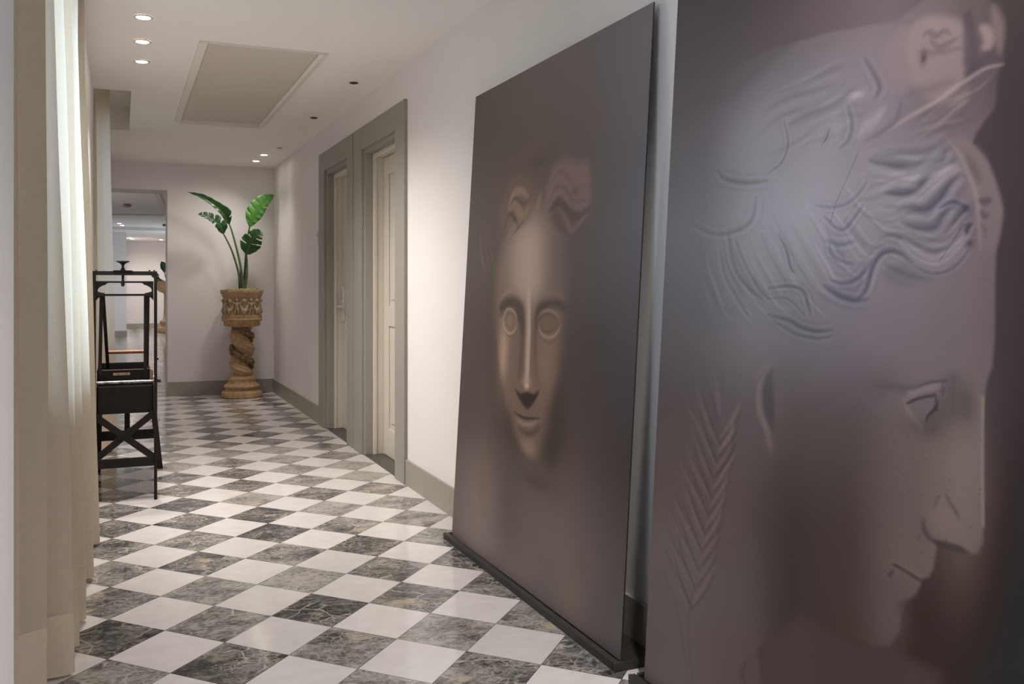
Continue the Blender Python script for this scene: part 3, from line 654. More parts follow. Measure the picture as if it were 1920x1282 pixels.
ART2 = dict(nx=620, nz=780, gain=0.8, haze=(0.0155, 0.0145, 0.016),
 gs=[0, 0.2, 0.5, 0.8, 1.0, 1.1, 1.2], gt=[0, 0.3, 0.7, 1.0, 1.35, 1.7, 2.08],
 base=[[(108, 98, 100), (96, 84, 86), (80, 66, 66), (66, 46, 46), (54, 38, 38), (44, 32, 30), (38, 28, 26)], [(108, 98, 100), (100, 88, 90), (70, 58, 58), (60, 42, 40), (52, 38, 36), (40, 28, 26), (34, 24, 22)], [(84, 72, 76), (84, 72, 76), (66, 54, 56), (64, 50, 50), (54, 42, 42), (46, 34, 34), (38, 28, 28)], [(84, 80, 90), (90, 84, 92), (86, 78, 84), (76, 66, 72), (62, 52, 56), (56, 46, 52), (44, 36, 40)], [(92, 88, 96), (98, 94, 102), (100, 94, 102), (86, 76, 82), (60, 52, 56), (54, 44, 50), (44, 36, 40)], [(94, 86, 92), (92, 84, 90), (86, 76, 82), (84, 74, 78), (60, 52, 54), (46, 40, 42), (38, 33, 35)], [(90, 80, 84), (88, 76, 80), (84, 72, 76), (76, 64, 68), (50, 44, 46), (38, 33, 35), (30, 27, 29)]],
 gs2=[0.17, 0.4, 0.59, 0.755, 0.9, 1.02, 1.1], gt2=[0.15, 0.38, 0.6, 0.85, 1.08, 1.35, 1.55, 1.85], fill=[[(112, 100, 100), (100, 84, 86), (92, 70, 72), (84, 62, 62), (70, 50, 50), (50, 38, 36), (40, 30, 28)], [(114, 102, 102), (100, 88, 88), (64, 52, 52), (70, 56, 54), (84, 70, 68), (60, 48, 46), (50, 40, 38)], [(100, 86, 86), (88, 76, 76), (66, 55, 54), (70, 58, 57), (98, 84, 82), (106, 91, 88), (94, 80, 77)], [(88, 78, 82), (92, 82, 86), (82, 71, 72), (80, 69, 70), (98, 84, 82), (104, 90, 86), (102, 88, 84)], [(92, 88, 96), (108, 104, 110), (102, 96, 104), (104, 94, 104), (104, 92, 98), (98, 86, 90), (92, 78, 82)], [(104, 102, 110), (128, 128, 136), (130, 126, 134), (118, 110, 118), (106, 98, 104), (98, 86, 90), (90, 76, 78)], [(98, 94, 102), (122, 118, 126), (116, 110, 118), (106, 98, 106), (90, 81, 87), (76, 65, 69), (60, 51, 54)], [(86, 76, 80), (86, 78, 82), (88, 80, 84), (92, 80, 84), (80, 70, 72), (62, 53, 55), (44, 38, 40)]],  # tones include the broad window glare, painted into the head
 ops=[
  ('g',[(-0.0569,1.6802),(0.1766,1.7618),(0.4407,1.7869),(0.6432,1.7737),(0.8298,1.7467),(0.9352,1.7831),(1.0444,1.7591),(1.0802,1.656),(1.0896,1.5928),(1.0766,1.5907),(1.0735,1.5151),(1.035,1.4705),(1.0267,1.451),(1.0603,1.4152),(1.0824,1.3669),(1.0977,1.3153),(1.095,1.2805),(1.0877,1.2508),(1.0882,1.1907),(1.0926,1.0711),(1.0894,1.0211),(1.0806,0.9983),(1.0756,0.9647),(1.0748,0.9096),(1.0805,0.8108),(1.0857,0.7226),(1.0849,0.6927),(1.0748,0.6721),(1.0527,0.6639),(1.0216,0.6613),(0.988,0.6593),(0.9832,0.6339),(0.9816,0.6167),(0.9726,0.5983),(0.9544,0.5874),(0.9525,0.5741),(0.9422,0.5517),(0.9185,0.5311),(0.9107,0.5047),(0.9075,0.4646),(0.8852,0.4291),(0.8485,0.4131),(0.7888,0.4101),(0.7108,0.4089),(0.627,0.404),(0.545,0.3283),(0.4872,0.2704),(0.5174,0.1756),(0.5609,0.0418),(0.0807,-0.1939),(-0.0318,0.1023),(-0.061,0.9058)],0.006,False,(0,0,0),0.97),
  ('b',1.0395,0.7719,0.05,0.16,0,(124,106,100),0.5),
  ('b',0.8848,0.4849,0.04,0.05,0,(98,84,82),0.5),
  ('b',0.9044,0.6222,0.05,0.05,0,(108,92,88),0.4),
  ('p',[(0.627,0.404),(0.545,0.3283),(0.4872,0.2704),(0.5212,0.1772),(0.5609,0.0418),(1.0573,0.2853),(1.0036,0.4232),(0.8855,0.4238),(0.7892,0.4034),(0.7112,0.4031)],0.022,False,(88,70,70),0.5),
  ('b',0.3604,0.5808,0.06,0.14,0,(104,88,86),0.4),
  ('p',[(0.8619,1.6692),(0.8751,1.7283),(0.938,1.7273),(1.0037,1.6872),(1.015,1.5998),(0.997,1.5296),(0.8934,1.5829)],0.012,True,(112,96,96),0.6),
  ('p',[(0.8034,1.7071),(0.8588,1.7271),(0.8831,1.6527),(0.8689,1.588),(0.7939,1.6153)],0.015,True,(106,92,94),0.55),
  ('s',[(0.9009,1.6931),(0.9136,1.7009),(0.935,1.6863),(0.9523,1.6926),(0.9703,1.6791)],0.012,0.006,2,(72,64,68),0.7),
  ('s',[(0.9171,1.6844),(0.9412,1.6627),(0.9661,1.6651),(0.9903,1.6695)],0.012,0.006,2,(70,62,66),0.6),
  ('b',0.9058,1.6494,0.008,0.014,0,(52,46,50),0.85),
  ('s',[(0.889,1.6681),(0.9225,1.6542),(0.9607,1.6502),(0.9986,1.6461)],0.014,0.006,2,(78,68,70),0.6),
  ('p',[(0.9955,1.7108),(1.0141,1.716),(1.0271,1.6389),(1.0358,1.6002),(1.0033,1.5972)],0.01,True,(56,50,56),0.75),
  ('s',[(1.0344,1.6787),(1.0488,1.6645),(1.0544,1.6402),(1.041,1.6354)],0.024,0.008,2,(112,94,92),0.7),
  ('s',[(1.06,1.7129),(1.0731,1.6681),(1.0799,1.6154)],0.024,0.01,2,(94,80,80),0.6),
  ('p',[(1.0036,1.5918),(1.0507,1.6226),(1.065,1.6037),(1.0296,1.586),(0.9976,1.5666)],0.01,True,(58,52,58),0.7),
  ('s',[(1.0853,1.5918),(1.052,1.5934),(1.0181,1.5823),(0.9831,1.5686),(0.9468,1.5522),(0.9088,1.5408),(0.8693,1.529),(0.8284,1.5131),(0.8073,1.505)],0.01,0.006,2,(128,114,112),0.55),
  ('s',[(1.0814,1.5825),(1.0481,1.5819),(1.0072,1.5646),(0.9598,1.5421),(0.8965,1.5241)],0.016,0.01,2,(70,62,68),0.6),
  ('s',[(0.8665,1.5828),(0.9198,1.5796),(0.9822,1.5859)],0.018,0.012,2,(74,66,70),0.5),
  ('s',[(0.8535,1.5683),(0.8416,1.5304),(0.7999,1.5085),(0.7557,1.4977)],0.014,0.008,2,(72,68,76),0.55),
  ('s',[(0.8112,1.5649),(0.7833,1.5407),(0.754,1.5279),(0.7322,1.5049)],0.024,0.01,2,(126,118,124),0.6),
  ('s',[(0.1681,1.248),(0.1773,1.2265),(0.1916,1.2022),(0.2033,1.1781),(0.2174,1.1542),(0.2288,1.1306),(0.24,1.1101)],0.007,0.0076,2,(148,146,154),0.18),
  ('s',[(0.171,1.3056),(0.187,1.2595),(0.213,1.2094),(0.2382,1.1632),(0.2601,1.1238),(0.2902,1.094),(0.3262,1.0651)],0.0067,0.0069,2,(74,72,82),0.25),
  ('s',[(0.2053,1.2454),(0.2223,1.2137),(0.2465,1.178),(0.2703,1.1429),(0.2886,1.1142),(0.3103,1.0975),(0.3338,1.0811)],0.0086,0.0055,2,(148,146,154),0.28),
  ('s',[(0.2154,1.2705),(0.2302,1.2344),(0.2568,1.1971),(0.2753,1.1678),(0.2862,1.146),(0.3059,1.1261),(0.3366,1.1025)],0.0045,0.0051,2,(74,72,82),0.26),
  ('s',[(0.2558,1.2397),(0.272,1.2101),(0.2903,1.1823),(0.3105,1.1535),(0.3438,1.124),(0.3847,1.0955),(0.4243,1.068)],0.0043,0.0055,2,(148,146,154),0.24),
  ('s',[(0.2366,1.335),(0.2442,1.2991),(0.2671,1.2438),(0.2932,1.204),(0.3159,1.1722),(0.3632,1.1258),(0.4097,1.0977)],0.0047,0.0063,2,(148,146,154),0.3),
  ('s',[(0.2829,1.2783),(0.2892,1.2563),(0.2953,1.2358),(0.3103,1.2167),(0.3274,1.1964),(0.3444,1.175),(0.3636,1.1497)],0.0045,0.006,2,(74,72,82),0.4),
  ('s',[(0.2834,1.3321),(0.2928,1.2982),(0.3145,1.2497),(0.3512,1.2005),(0.3773,1.168),(0.4131,1.1377),(0.4685,1.0982)],0.005,0.0064,2,(148,146,154),0.31),
  ('s',[(0.2924,1.333),(0.3088,1.296),(0.3299,1.2521),(0.3567,1.2145),(0.3779,1.189),(0.4032,1.1598),(0.4447,1.1246)],0.01,0.008,2,(74,72,82),0.24),
  ('s',[(0.3549,1.2683),(0.365,1.2482),(0.3749,1.2297),(0.3931,1.2126),(0.4091,1.193),(0.4313,1.1709),(0.4533,1.1451)],0.0062,0.0067,2,(148,146,154),0.25),
  ('s',[(0.3837,1.2546),(0.4022,1.2318),(0.429,1.2024),(0.4576,1.1696),(0.4853,1.1388),(0.5194,1.1182),(0.5486,1.102)],0.0067,0.0056,2,(148,146,154),0.31),
  ('s',[(0.3822,1.3051),(0.3947,1.278),(0.4091,1.251),(0.4468,1.209),(0.4812,1.1709),(0.5061,1.1458),(0.5414,1.1266)],0.0053,0.0058,2,(74,72,82),0.28),
  ('s',[(0.4162,1.2674),(0.4321,1.2448),(0.4499,1.2226),(0.4671,1.2033),(0.4841,1.1857),(0.4967,1.171),(0.5111,1.1564)],0.0087,0.0072,2,(148,146,154),0.24),
  ('s',[(0.4273,1.3137),(0.4411,1.2897),(0.4636,1.2548),(0.4953,1.2203),(0.5181,1.1934),(0.5364,1.1736),(0.5635,1.1542)],0.0098,0.0056,2,(74,72,82),0.29),
  ('s',[(0.4354,1.342),(0.4601,1.305),(0.497,1.2523),(0.534,1.2091),(0.5619,1.1788),(0.6127,1.1394),(0.6663,1.1007)],0.0056,0.0042,2,(148,146,154),0.31),
  ('s',[(0.4765,1.2961),(0.4872,1.2821),(0.5001,1.2629),(0.5229,1.2356),(0.5471,1.2089),(0.565,1.1879),(0.5768,1.1736)],0.0044,0.0048,2,(148,146,154),0.22),
  ('s',[(0.4708,1.3504),(0.5029,1.3067),(0.526,1.2738),(0.5521,1.244),(0.5855,1.2044),(0.6268,1.1636),(0.6691,1.1366)],0.0048,0.0043,2,(74,72,82),0.33),
  ('s',[(0.5356,1.2983),(0.5538,1.2739),(0.5814,1.2405),(0.6139,1.2028),(0.6434,1.1711),(0.6746,1.1552),(0.7047,1.1421)],0.0063,0.0075,2,(148,146,154),0.19),
  ('s',[(0.5435,1.3188),(0.5616,1.2943),(0.5754,1.2781),(0.5927,1.2581),(0.6156,1.2306),(0.6398,1.2012),(0.6598,1.1786)],0.0043,0.0061,2,(74,72,82),0.25),
  ('s',[(0.5415,1.3491),(0.5596,1.3256),(0.5771,1.3064),(0.5985,1.2783),(0.6268,1.2442),(0.6508,1.2148),(0.6672,1.1947)],0.0051,0.0058,2,(148,146,154),0.25),
  ('s',[(0.6046,1.2934),(0.6271,1.2669),(0.6494,1.2385),(0.671,1.2132),(0.6871,1.192),(0.7101,1.1858),(0.7311,1.1785)],0.0096,0.0041,2,(148,146,154),0.31),
  ('s',[(0.598,1.341),(0.6339,1.2956),(0.663,1.2617),(0.6844,1.2363),(0.7149,1.2112),(0.7599,1.1891),(0.7997,1.1725)],0.0044,0.0066,2,(74,72,82),0.33),
  ('s',[(0.5698,1.3911),(0.6104,1.3389),(0.6439,1.2988),(0.6674,1.2714),(0.701,1.2309),(0.7438,1.2011),(0.7806,1.196)],0.0067,0.006,2,(148,146,154),0.26),
  ('s',[(0.6535,1.3082),(0.6697,1.2874),(0.6839,1.2707),(0.6962,1.2567),(0.7082,1.2441),(0.7201,1.2304),(0.7425,1.2239)],0.0089,0.0069,2,(74,72,82),0.34),
  ('s',[(0.6595,1.3452),(0.6775,1.3228),(0.7019,1.2955),(0.7293,1.2615),(0.7542,1.2343),(0.7844,1.2334),(0.8152,1.2337)],0.0064,0.0043,2,(148,146,154),0.19),
  ('s',[(0.6545,1.3731),(0.676,1.3464),(0.6971,1.3215),(0.7193,1.297),(0.7461,1.268),(0.7764,1.2431),(0.8137,1.2349)],0.0072,0.0041,2,(148,146,154),0.28),
  ('s',[(0.7115,1.3217),(0.73,1.3036),(0.7465,1.2871),(0.7626,1.2732),(0.7798,1.2618),(0.8051,1.2584),(0.8327,1.2538)],0.0099,0.0079,2,(74,72,82),0.39),
  ('s',[(0.703,1.3577),(0.7201,1.3369),(0.7384,1.3187),(0.7565,1.2996),(0.7742,1.2821),(0.7899,1.2684),(0.8093,1.2629)],0.0053,0.0044,2,(148,146,154),0.18),
  ('s',[(0.7327,1.3637),(0.7475,1.348),(0.7666,1.3357),(0.7886,1.3176),(0.8117,1.2975),(0.8397,1.2821),(0.8665,1.275)],0.0071,0.0055,2,(74,72,82),0.35),
  ('s',[(0.7013,1.4129),(0.7201,1.3914),(0.7435,1.3639),(0.7772,1.3338),(0.8067,1.3083),(0.8305,1.2952),(0.8642,1.2921)],0.0097,0.0041,2,(148,146,154),0.18),
  ('s',[(0.7941,1.4543),(0.8171,1.4593),(0.8441,1.4578),(0.8749,1.449),(0.9063,1.438),(0.9348,1.4374),(0.9584,1.445)],0.0053,0.0042,2,(138,130,136),0.21),
  ('s',[(0.7903,1.4442),(0.8173,1.4546),(0.859,1.4398),(0.8976,1.4269),(0.9218,1.4414),(0.9479,1.4552),(0.9853,1.4487)],0.0096,0.0075,2,(70,66,76),0.4),
  ('s',[(0.7416,1.4229),(0.7779,1.4269),(0.8113,1.4345),(0.8497,1.4319),(0.8928,1.4175),(0.9321,1.4148),(0.9629,1.4315)],0.007,0.0054,2,(138,130,136),0.29),
  ('s',[(0.7631,1.4228),(0.7925,1.4298),(0.8273,1.429),(0.8671,1.4173),(0.9053,1.406),(0.9374,1.412),(0.9616,1.4316)],0.0074,0.0058,2,(70,66,76),0.26),
  ('s',[(0.7693,1.4197),(0.7946,1.4202),(0.8223,1.4169),(0.8524,1.4088),(0.8816,1.3998),(0.9085,1.3945),(0.9329,1.3994)],0.0083,0.0066,2,(138,130,136),0.19),
  ('s',[(0.7789,1.4091),(0.8174,1.4013),(0.8591,1.3876),(0.8945,1.3838),(0.9216,1.3941),(0.9475,1.414),(0.9806,1.4205)],0.0093,0.0069,2,(138,130,136),0.2),
  ('s',[(0.7797,1.3948),(0.8076,1.3966),(0.8392,1.3943),(0.8742,1.3871),(0.9067,1.3792),(0.9378,1.3792),(0.9649,1.3914)],0.0092,0.0053,2,(70,66,76),0.39),
  ('s',[(0.7629,1.3729),(0.7923,1.3818),(0.827,1.3841),(0.871,1.3705),(0.9087,1.3657),(0.9338,1.3829),(0.9631,1.4024)],0.0044,0.004,2,(138,130,136),0.3),
  ('s',[(0.7433,1.3675),(0.7887,1.3669),(0.8275,1.3748),(0.8707,1.3762),(0.9192,1.3658),(0.9633,1.3733),(0.9974,1.3982)],0.01,0.0066,2,(70,66,76),0.3),
  ('s',[(0.8038,1.3608),(0.8343,1.3535),(0.864,1.3463),(0.8927,1.3428),(0.9177,1.3439),(0.9379,1.352),(0.9572,1.3707)],0.0056,0.0053,2,(138,130,136),0.22),
  ('s',[(0.8002,1.346),(0.8267,1.338),(0.8477,1.3409),(0.8624,1.351),(0.8812,1.3572),(0.9054,1.3539),(0.9319,1.3449)],0.0081,0.0041,2,(138,130,136),0.24),
  ('s',[(0.8331,1.3237),(0.8525,1.3291),(0.8699,1.3402),(0.8914,1.3418),(0.9196,1.3328),(0.9456,1.3263),(0.965,1.3398)],0.0049,0.0058,2,(70,66,76),0.36),
  ('s',[(0.7829,1.338),(0.8195,1.3375),(0.864,1.3215),(0.9005,1.321),(0.9259,1.3355),(0.9584,1.3458),(0.9962,1.3487)],0.0073,0.0077,2,(138,130,136),0.17),
  ('s',[(0.759,1.3351),(0.8032,1.319),(0.8395,1.3107),(0.8656,1.318),(0.8921,1.3283),(0.9265,1.3234),(0.9611,1.3176)],0.0053,0.0062,2,(70,66,76),0.4),
  ('s',[(0.8078,1.314),(0.8419,1.3185),(0.8879,1.3063),(0.9276,1.3026),(0.9561,1.3179),(0.9859,1.338),(1.0238,1.342)],0.01,0.0077,2,(138,130,136),0.27),
  ('s',[(0.8146,1.2962),(0.8398,1.305),(0.8717,1.3051),(0.9112,1.2937),(0.9435,1.2918),(0.9653,1.3087),(0.9889,1.3271)],0.0078,0.0079,2,(138,130,136),0.25),
  ('s',[(0.811,1.2836),(0.8538,1.2802),(0.889,1.2862),(0.9216,1.2942),(0.9598,1.294),(0.9985,1.3031),(1.0344,1.3141)],0.0086,0.0079,2,(70,66,76),0.26),
  ('s',[(0.8442,1.2762),(0.8726,1.2882),(0.9075,1.2884),(0.9482,1.2742),(0.9827,1.2787),(1.0067,1.3047),(1.0325,1.3287)],0.005,0.0042,2,(138,130,136),0.29),
  ('s',[(0.8031,1.2678),(0.8255,1.2817),(0.8536,1.2836),(0.8898,1.2705),(0.9206,1.2624),(0.9422,1.268),(0.9631,1.2777)],0.0058,0.0041,2,(70,66,76),0.3),
  ('s',[(0.7741,1.2573),(0.8029,1.2713),(0.8463,1.2635),(0.8837,1.2585),(0.9087,1.2652),(0.9386,1.2627),(0.9767,1.2524)],0.0049,0.0063,2,(138,130,136),0.19),
  ('s',[(0.8579,1.2551),(0.8909,1.2493),(0.916,1.2506),(0.9391,1.254),(0.9691,1.256),(1.0017,1.2609),(1.0306,1.2709)],0.0095,0.0046,2,(138,130,136),0.22),
  ('s',[(0.8116,1.2465),(0.8327,1.255),(0.8593,1.255),(0.8914,1.2415),(0.921,1.2306),(0.9456,1.2267),(0.9676,1.2378)],0.0091,0.0065,2,(70,66,76),0.24),
  ('s',[(0.8178,1.2394),(0.8517,1.2417),(0.8962,1.2258),(0.9318,1.2216),(0.964,1.2358),(0.9995,1.2567),(1.0401,1.2663)],0.0061,0.0041,2,(138,130,136),0.19),
  ('s',[(0.8378,1.2388),(0.8604,1.2347),(0.8855,1.2261),(0.907,1.2222),(0.9253,1.2218),(0.9419,1.2235),(0.9603,1.2349)],0.0041,0.0059,2,(70,66,76),0.24),
  ('s',[(0.8161,1.2187),(0.8349,1.2411),(0.8786,1.2274),(0.9247,1.2087),(0.9666,1.2079),(1.0032,1.2303),(1.0359,1.2572)],0.0062,0.0066,2,(138,130,136),0.21),
  ('s',[(0.6844,1.6944),(0.6479,1.698),(0.6092,1.6892),(0.5672,1.6818),(0.5217,1.6758),(0.4722,1.6728),(0.4231,1.6622)],0.0086,0.0041,2,(132,126,134),0.22),
  ('s',[(0.6933,1.6811),(0.6604,1.6838),(0.6272,1.6762),(0.5912,1.6687),(0.5483,1.6662),(0.5035,1.6663),(0.4549,1.6668)],0.0165,0.0068,2,(74,70,78),0.31),
  ('s',[(0.6779,1.6673),(0.6398,1.6658),(0.5951,1.664),(0.5446,1.6657),(0.4958,1.6666),(0.4456,1.6577),(0.4005,1.6346)],0.0159,0.0076,2,(132,126,134),0.17),
  ('s',[(0.6661,1.645),(0.6275,1.6443),(0.5892,1.6446),(0.5478,1.6452),(0.5069,1.6442),(0.4648,1.6376),(0.4219,1.6223)],0.0135,0.0052,2,(74,70,78),0.29),
  ('s',[(0.6851,1.6285),(0.6355,1.6249),(0.5782,1.6235),(0.5176,1.6247),(0.4507,1.6129),(0.3829,1.5886),(0.3137,1.5582)],0.0162,0.0049,2,(132,126,134),0.16),
  ('s',[(0.7523,1.6097),(0.6917,1.6259),(0.6328,1.614),(0.5632,1.6042),(0.477,1.6027),(0.389,1.5609),(0.2918,1.5221)],0.0102,0.0066,2,(74,70,78),0.29),
  ('s',[(0.745,1.604),(0.7039,1.6099),(0.6634,1.608),(0.6168,1.5955),(0.5682,1.5837),(0.5136,1.5721),(0.4411,1.55)],0.0193,0.0079,2,(132,126,134),0.24),
  ('s',[(0.7678,1.5767),(0.7371,1.5802),(0.7022,1.5856),(0.6646,1.5878),(0.621,1.5832),(0.5795,1.5752),(0.5365,1.5643)],0.0094,0.0063,2,(74,70,78),0.21),
  ('s',[(0.6848,1.579),(0.6607,1.571),(0.6361,1.5615),(0.609,1.5547),(0.5793,1.5493),(0.5488,1.5465),(0.5064,1.5372)],0.0186,0.0061,2,(132,126,134),0.2),
  ('s',[(0.7697,1.5704),(0.7398,1.5604),(0.6986,1.5654),(0.6426,1.5654),(0.5919,1.5473),(0.5335,1.5265),(0.442,1.5073)],0.0158,0.0059,2,(74,70,78),0.29),
  ('s',[(0.7136,1.5542),(0.6901,1.5447),(0.6564,1.5317),(0.616,1.5255),(0.572,1.5245),(0.5177,1.5102),(0.4597,1.4817)],0.0151,0.0065,2,(132,126,134),0.19),
  ('s',[(0.7221,1.5442),(0.7082,1.538),(0.683,1.5286),(0.6535,1.5246),(0.6196,1.5236),(0.5865,1.521),(0.5547,1.5115)],0.0137,0.0064,2,(74,70,78),0.25),
  ('s',[(0.8515,1.5013),(0.896,1.5075),(0.9314,1.53),(0.9695,1.5467),(1.0103,1.5503),(1.0411,1.5596),(1.0673,1.5776)],0.0075,0.004,2,(118,104,106),0.21),
  ('s',[(0.8693,1.5029),(0.9065,1.509),(0.9438,1.5114),(0.9743,1.5243),(1.0,1.5418),(1.028,1.5467),(1.0552,1.5494)],0.005,0.004,2,(66,60,66),0.39),
  ('s',[(0.8806,1.4954),(0.9111,1.496),(0.938,1.5004),(0.9602,1.5096),(0.9805,1.5231),(1.0004,1.5332),(1.019,1.5391)],0.0086,0.0046,2,(118,104,106),0.31),
  ('s',[(0.8955,1.4919),(0.9204,1.4923),(0.9447,1.4938),(0.9657,1.4978),(0.9849,1.5063),(1.0013,1.5161),(1.0149,1.5273)],0.0082,0.0076,2,(66,60,66),0.41),
  ('s',[(0.895,1.4764),(0.9131,1.4835),(0.9282,1.4921),(0.9444,1.4993),(0.963,1.5026),(0.9826,1.5035),(1.0019,1.5033)],0.0065,0.0058,2,(118,104,106),0.29),
  ('s',[(0.8979,1.4726),(0.9274,1.4835),(0.9562,1.4908),(0.9868,1.4932),(1.0128,1.4972),(1.0346,1.5048),(1.0521,1.5181)],0.0074,0.0043,2,(66,60,66),0.37),
  ('s',[(0.0409,1.0767),(0.0431,1.0514),(0.0486,1.0185),(0.0629,0.98),(0.077,0.9403),(0.0906,0.9072),(0.0982,0.8801)],0.0084,0.0046,2,(118,110,116),0.12),
  ('s',[(0.1064,1.0015),(0.1138,0.9758),(0.1267,0.946),(0.1368,0.9178),(0.1463,0.8959),(0.1504,0.878),(0.1543,0.8618)],0.0062,0.0049,2,(72,68,76),0.26),
  ('s',[(0.1659,0.9977),(0.1759,0.9667),(0.1778,0.9442),(0.1795,0.9233),(0.1889,0.8987),(0.2063,0.8663),(0.2235,0.8343)],0.0083,0.0051,2,(118,110,116),0.14),
  ('s',[(0.2001,0.9745),(0.2119,0.9486),(0.2235,0.9245),(0.2248,0.9083),(0.2256,0.898),(0.2317,0.8825),(0.2454,0.8605)],0.0041,0.0064,2,(72,68,76),0.17),
  ('s',[(0.2327,0.9902),(0.2499,0.9533),(0.2542,0.9288),(0.2509,0.9109),(0.2648,0.8832),(0.2861,0.8481),(0.2947,0.8262)],0.0089,0.0045,2,(118,110,116),0.15),
  ('s',[(0.2926,1.0031),(0.2869,0.9868),(0.2913,0.9597),(0.3007,0.926),(0.3001,0.9044),(0.2968,0.8882),(0.3055,0.8634)],0.0062,0.0059,2,(72,68,76),0.21),
  ('s',[(0.3208,0.9294),(0.3177,0.9105),(0.3119,0.8985),(0.3132,0.8815),(0.324,0.8571),(0.3326,0.8327),(0.3337,0.8173)],0.0055,0.0063,2,(118,110,116),0.13),
  ('s',[(0.3466,0.9982),(0.3519,0.9563),(0.3502,0.9209),(0.3389,0.8957),(0.3386,0.8702),(0.3457,0.8345),(0.3549,0.7992)],0.0047,0.0049,2,(72,68,76),0.17),
  ('b',0.3551,1.5306,0.08,0.07,0,(122,118,126),0.7),
  ('s',[(0.485,1.5921),(0.5045,1.5299),(0.4837,1.4887),(0.4373,1.4686)],0.0056,0.006,2,(134,132,140),0.252),
  ('s',[(0.5018,1.5913),(0.5214,1.5266),(0.4983,1.48),(0.4492,1.4577)],0.0048,0.006,2,(134,132,140),0.21),
  ('s',[(0.4768,1.5926),(0.4962,1.5315),(0.4766,1.4929),(0.4315,1.4739)],0.0032,0.0048000000000000004,2,(82,80,88),0.3),
  ('s',[(0.5088,1.5909),(0.5284,1.5252),(0.5044,1.4764),(0.4541,1.4532)],0.0028,0.0048000000000000004,2,(82,80,88),0.24),
  ('s',[(0.4932,1.5917),(0.5127,1.5283),(0.4908,1.4845),(0.4431,1.4633)],0.008,0.006,2,(82,80,88),0.6),
  ('s',[(0.4916,1.5918),(0.5111,1.5286),(0.4894,1.4853),(0.4419,1.4644)],0.002,0.003,2,(61,60,66),0.36),
  ('s',[(0.2205,1.4929),(0.2645,1.4598),(0.3612,1.4384),(0.4466,1.4349)],0.0098,0.008,2,(134,134,142),0.252),
  ('s',[(0.247,1.5049),(0.2772,1.4792),(0.3609,1.4604),(0.4419,1.4565)],0.0084,0.008,2,(134,134,142),0.21),
  ('s',[(0.2074,1.487),(0.2582,1.4503),(0.3614,1.4278),(0.4488,1.4245)],0.005600000000000001,0.0064,2,(82,82,90),0.3),
  ('s',[(0.258,1.5099),(0.2826,1.4873),(0.3607,1.4696),(0.44,1.4656)],0.0049,0.0064,2,(82,82,90),0.24),
  ('s',[(0.2334,1.4987),(0.2707,1.4692),(0.3611,1.449),(0.4443,1.4454)],0.014,0.008,2,(82,82,90),0.6),
  ('s',[(0.2308,1.4976),(0.2694,1.4673),(0.3611,1.4469),(0.4448,1.4433)],0.0035,0.004,2,(61,61,67),0.36),
  ('s',[(0.1272,1.3435),(0.2342,1.3092),(0.3444,1.3156),(0.4036,1.3448),(0.4177,1.402)],0.0098,0.01,2,(140,140,148),0.231),
  ('s',[(0.1418,1.3643),(0.2367,1.3319),(0.3302,1.337),(0.3741,1.3573),(0.3855,1.4093)],0.0084,0.01,2,(140,140,148),0.1925),
  ('s',[(0.1201,1.3333),(0.233,1.2983),(0.3512,1.3054),(0.4176,1.3388),(0.4329,1.3986)],0.005600000000000001,0.008,2,(88,88,96),0.275),
  ('s',[(0.1478,1.373),(0.2378,1.3414),(0.3242,1.3461),(0.3616,1.3627),(0.3718,1.4124)],0.0049,0.008,2,(88,88,96),0.22000000000000003),
  ('s',[(0.1343,1.3536),(0.2354,1.3202),(0.3376,1.326),(0.3894,1.3508),(0.4022,1.4055)],0.014,0.01,2,(88,88,96),0.55),
  ('s',[(0.1329,1.3516),(0.2352,1.318),(0.339,1.3239),(0.3923,1.3496),(0.4053,1.4048)],0.0035,0.005,2,(66,66,72),0.33),
  ('s',[(0.5357,1.8027),(0.4221,1.7638),(0.2977,1.7135),(0.1815,1.6998)],0.04,0.03,2,(78,72,78),0.4),
  ('s',[(0.7067,1.6321),(0.6446,1.6084),(0.5772,1.6027),(0.5033,1.5894)],0.013999999999999999,0.014,2,(128,126,134),0.231),
  ('s',[(0.7292,1.6058),(0.6644,1.5804),(0.5948,1.5732),(0.524,1.5594)],0.012,0.014,2,(128,126,134),0.1925),
  ('s',[(0.6957,1.645),(0.6348,1.6221),(0.5685,1.6171),(0.4932,1.604)],0.008,0.011200000000000002,2,(76,74,82),0.275),
  ('s',[(0.7385,1.595),(0.6726,1.5688),(0.6021,1.561),(0.5326,1.547)],0.006999999999999999,0.011200000000000002,2,(76,74,82),0.22000000000000003),
  ('s',[(0.7176,1.6193),(0.6542,1.5948),(0.5857,1.5884),(0.5134,1.5748)],0.02,0.014,2,(76,74,82),0.55),
  ('s',[(0.7155,1.6218),(0.6523,1.5975),(0.584,1.5912),(0.5114,1.5777)],0.005,0.007,2,(57,55,61),0.33),
  ('b',0.6573,1.5441,0.05,0.04,0,(120,114,122),0.6),
  ('s',[(0.7368,1.6826),(0.7663,1.6404),(0.7814,1.612),(0.7688,1.5954)],0.0112,0.01,2,(124,120,128),0.231),
  ('s',[(0.7597,1.688),(0.7895,1.6447),(0.8077,1.6065),(0.7931,1.5812)],0.0096,0.01,2,(124,120,128),0.1925),
  ('s',[(0.7255,1.6799),(0.7548,1.6382),(0.7685,1.6147),(0.7568,1.6024)],0.0064,0.008,2,(72,68,76),0.275),
  ('s',[(0.7692,1.6903),(0.7991,1.6465),(0.8185,1.6042),(0.8032,1.5753)],0.0056,0.008,2,(72,68,76),0.22000000000000003),
  ('s',[(0.748,1.6852),(0.7776,1.6425),(0.7942,1.6093),(0.7806,1.5885)],0.016,0.01,2,(72,68,76),0.55),
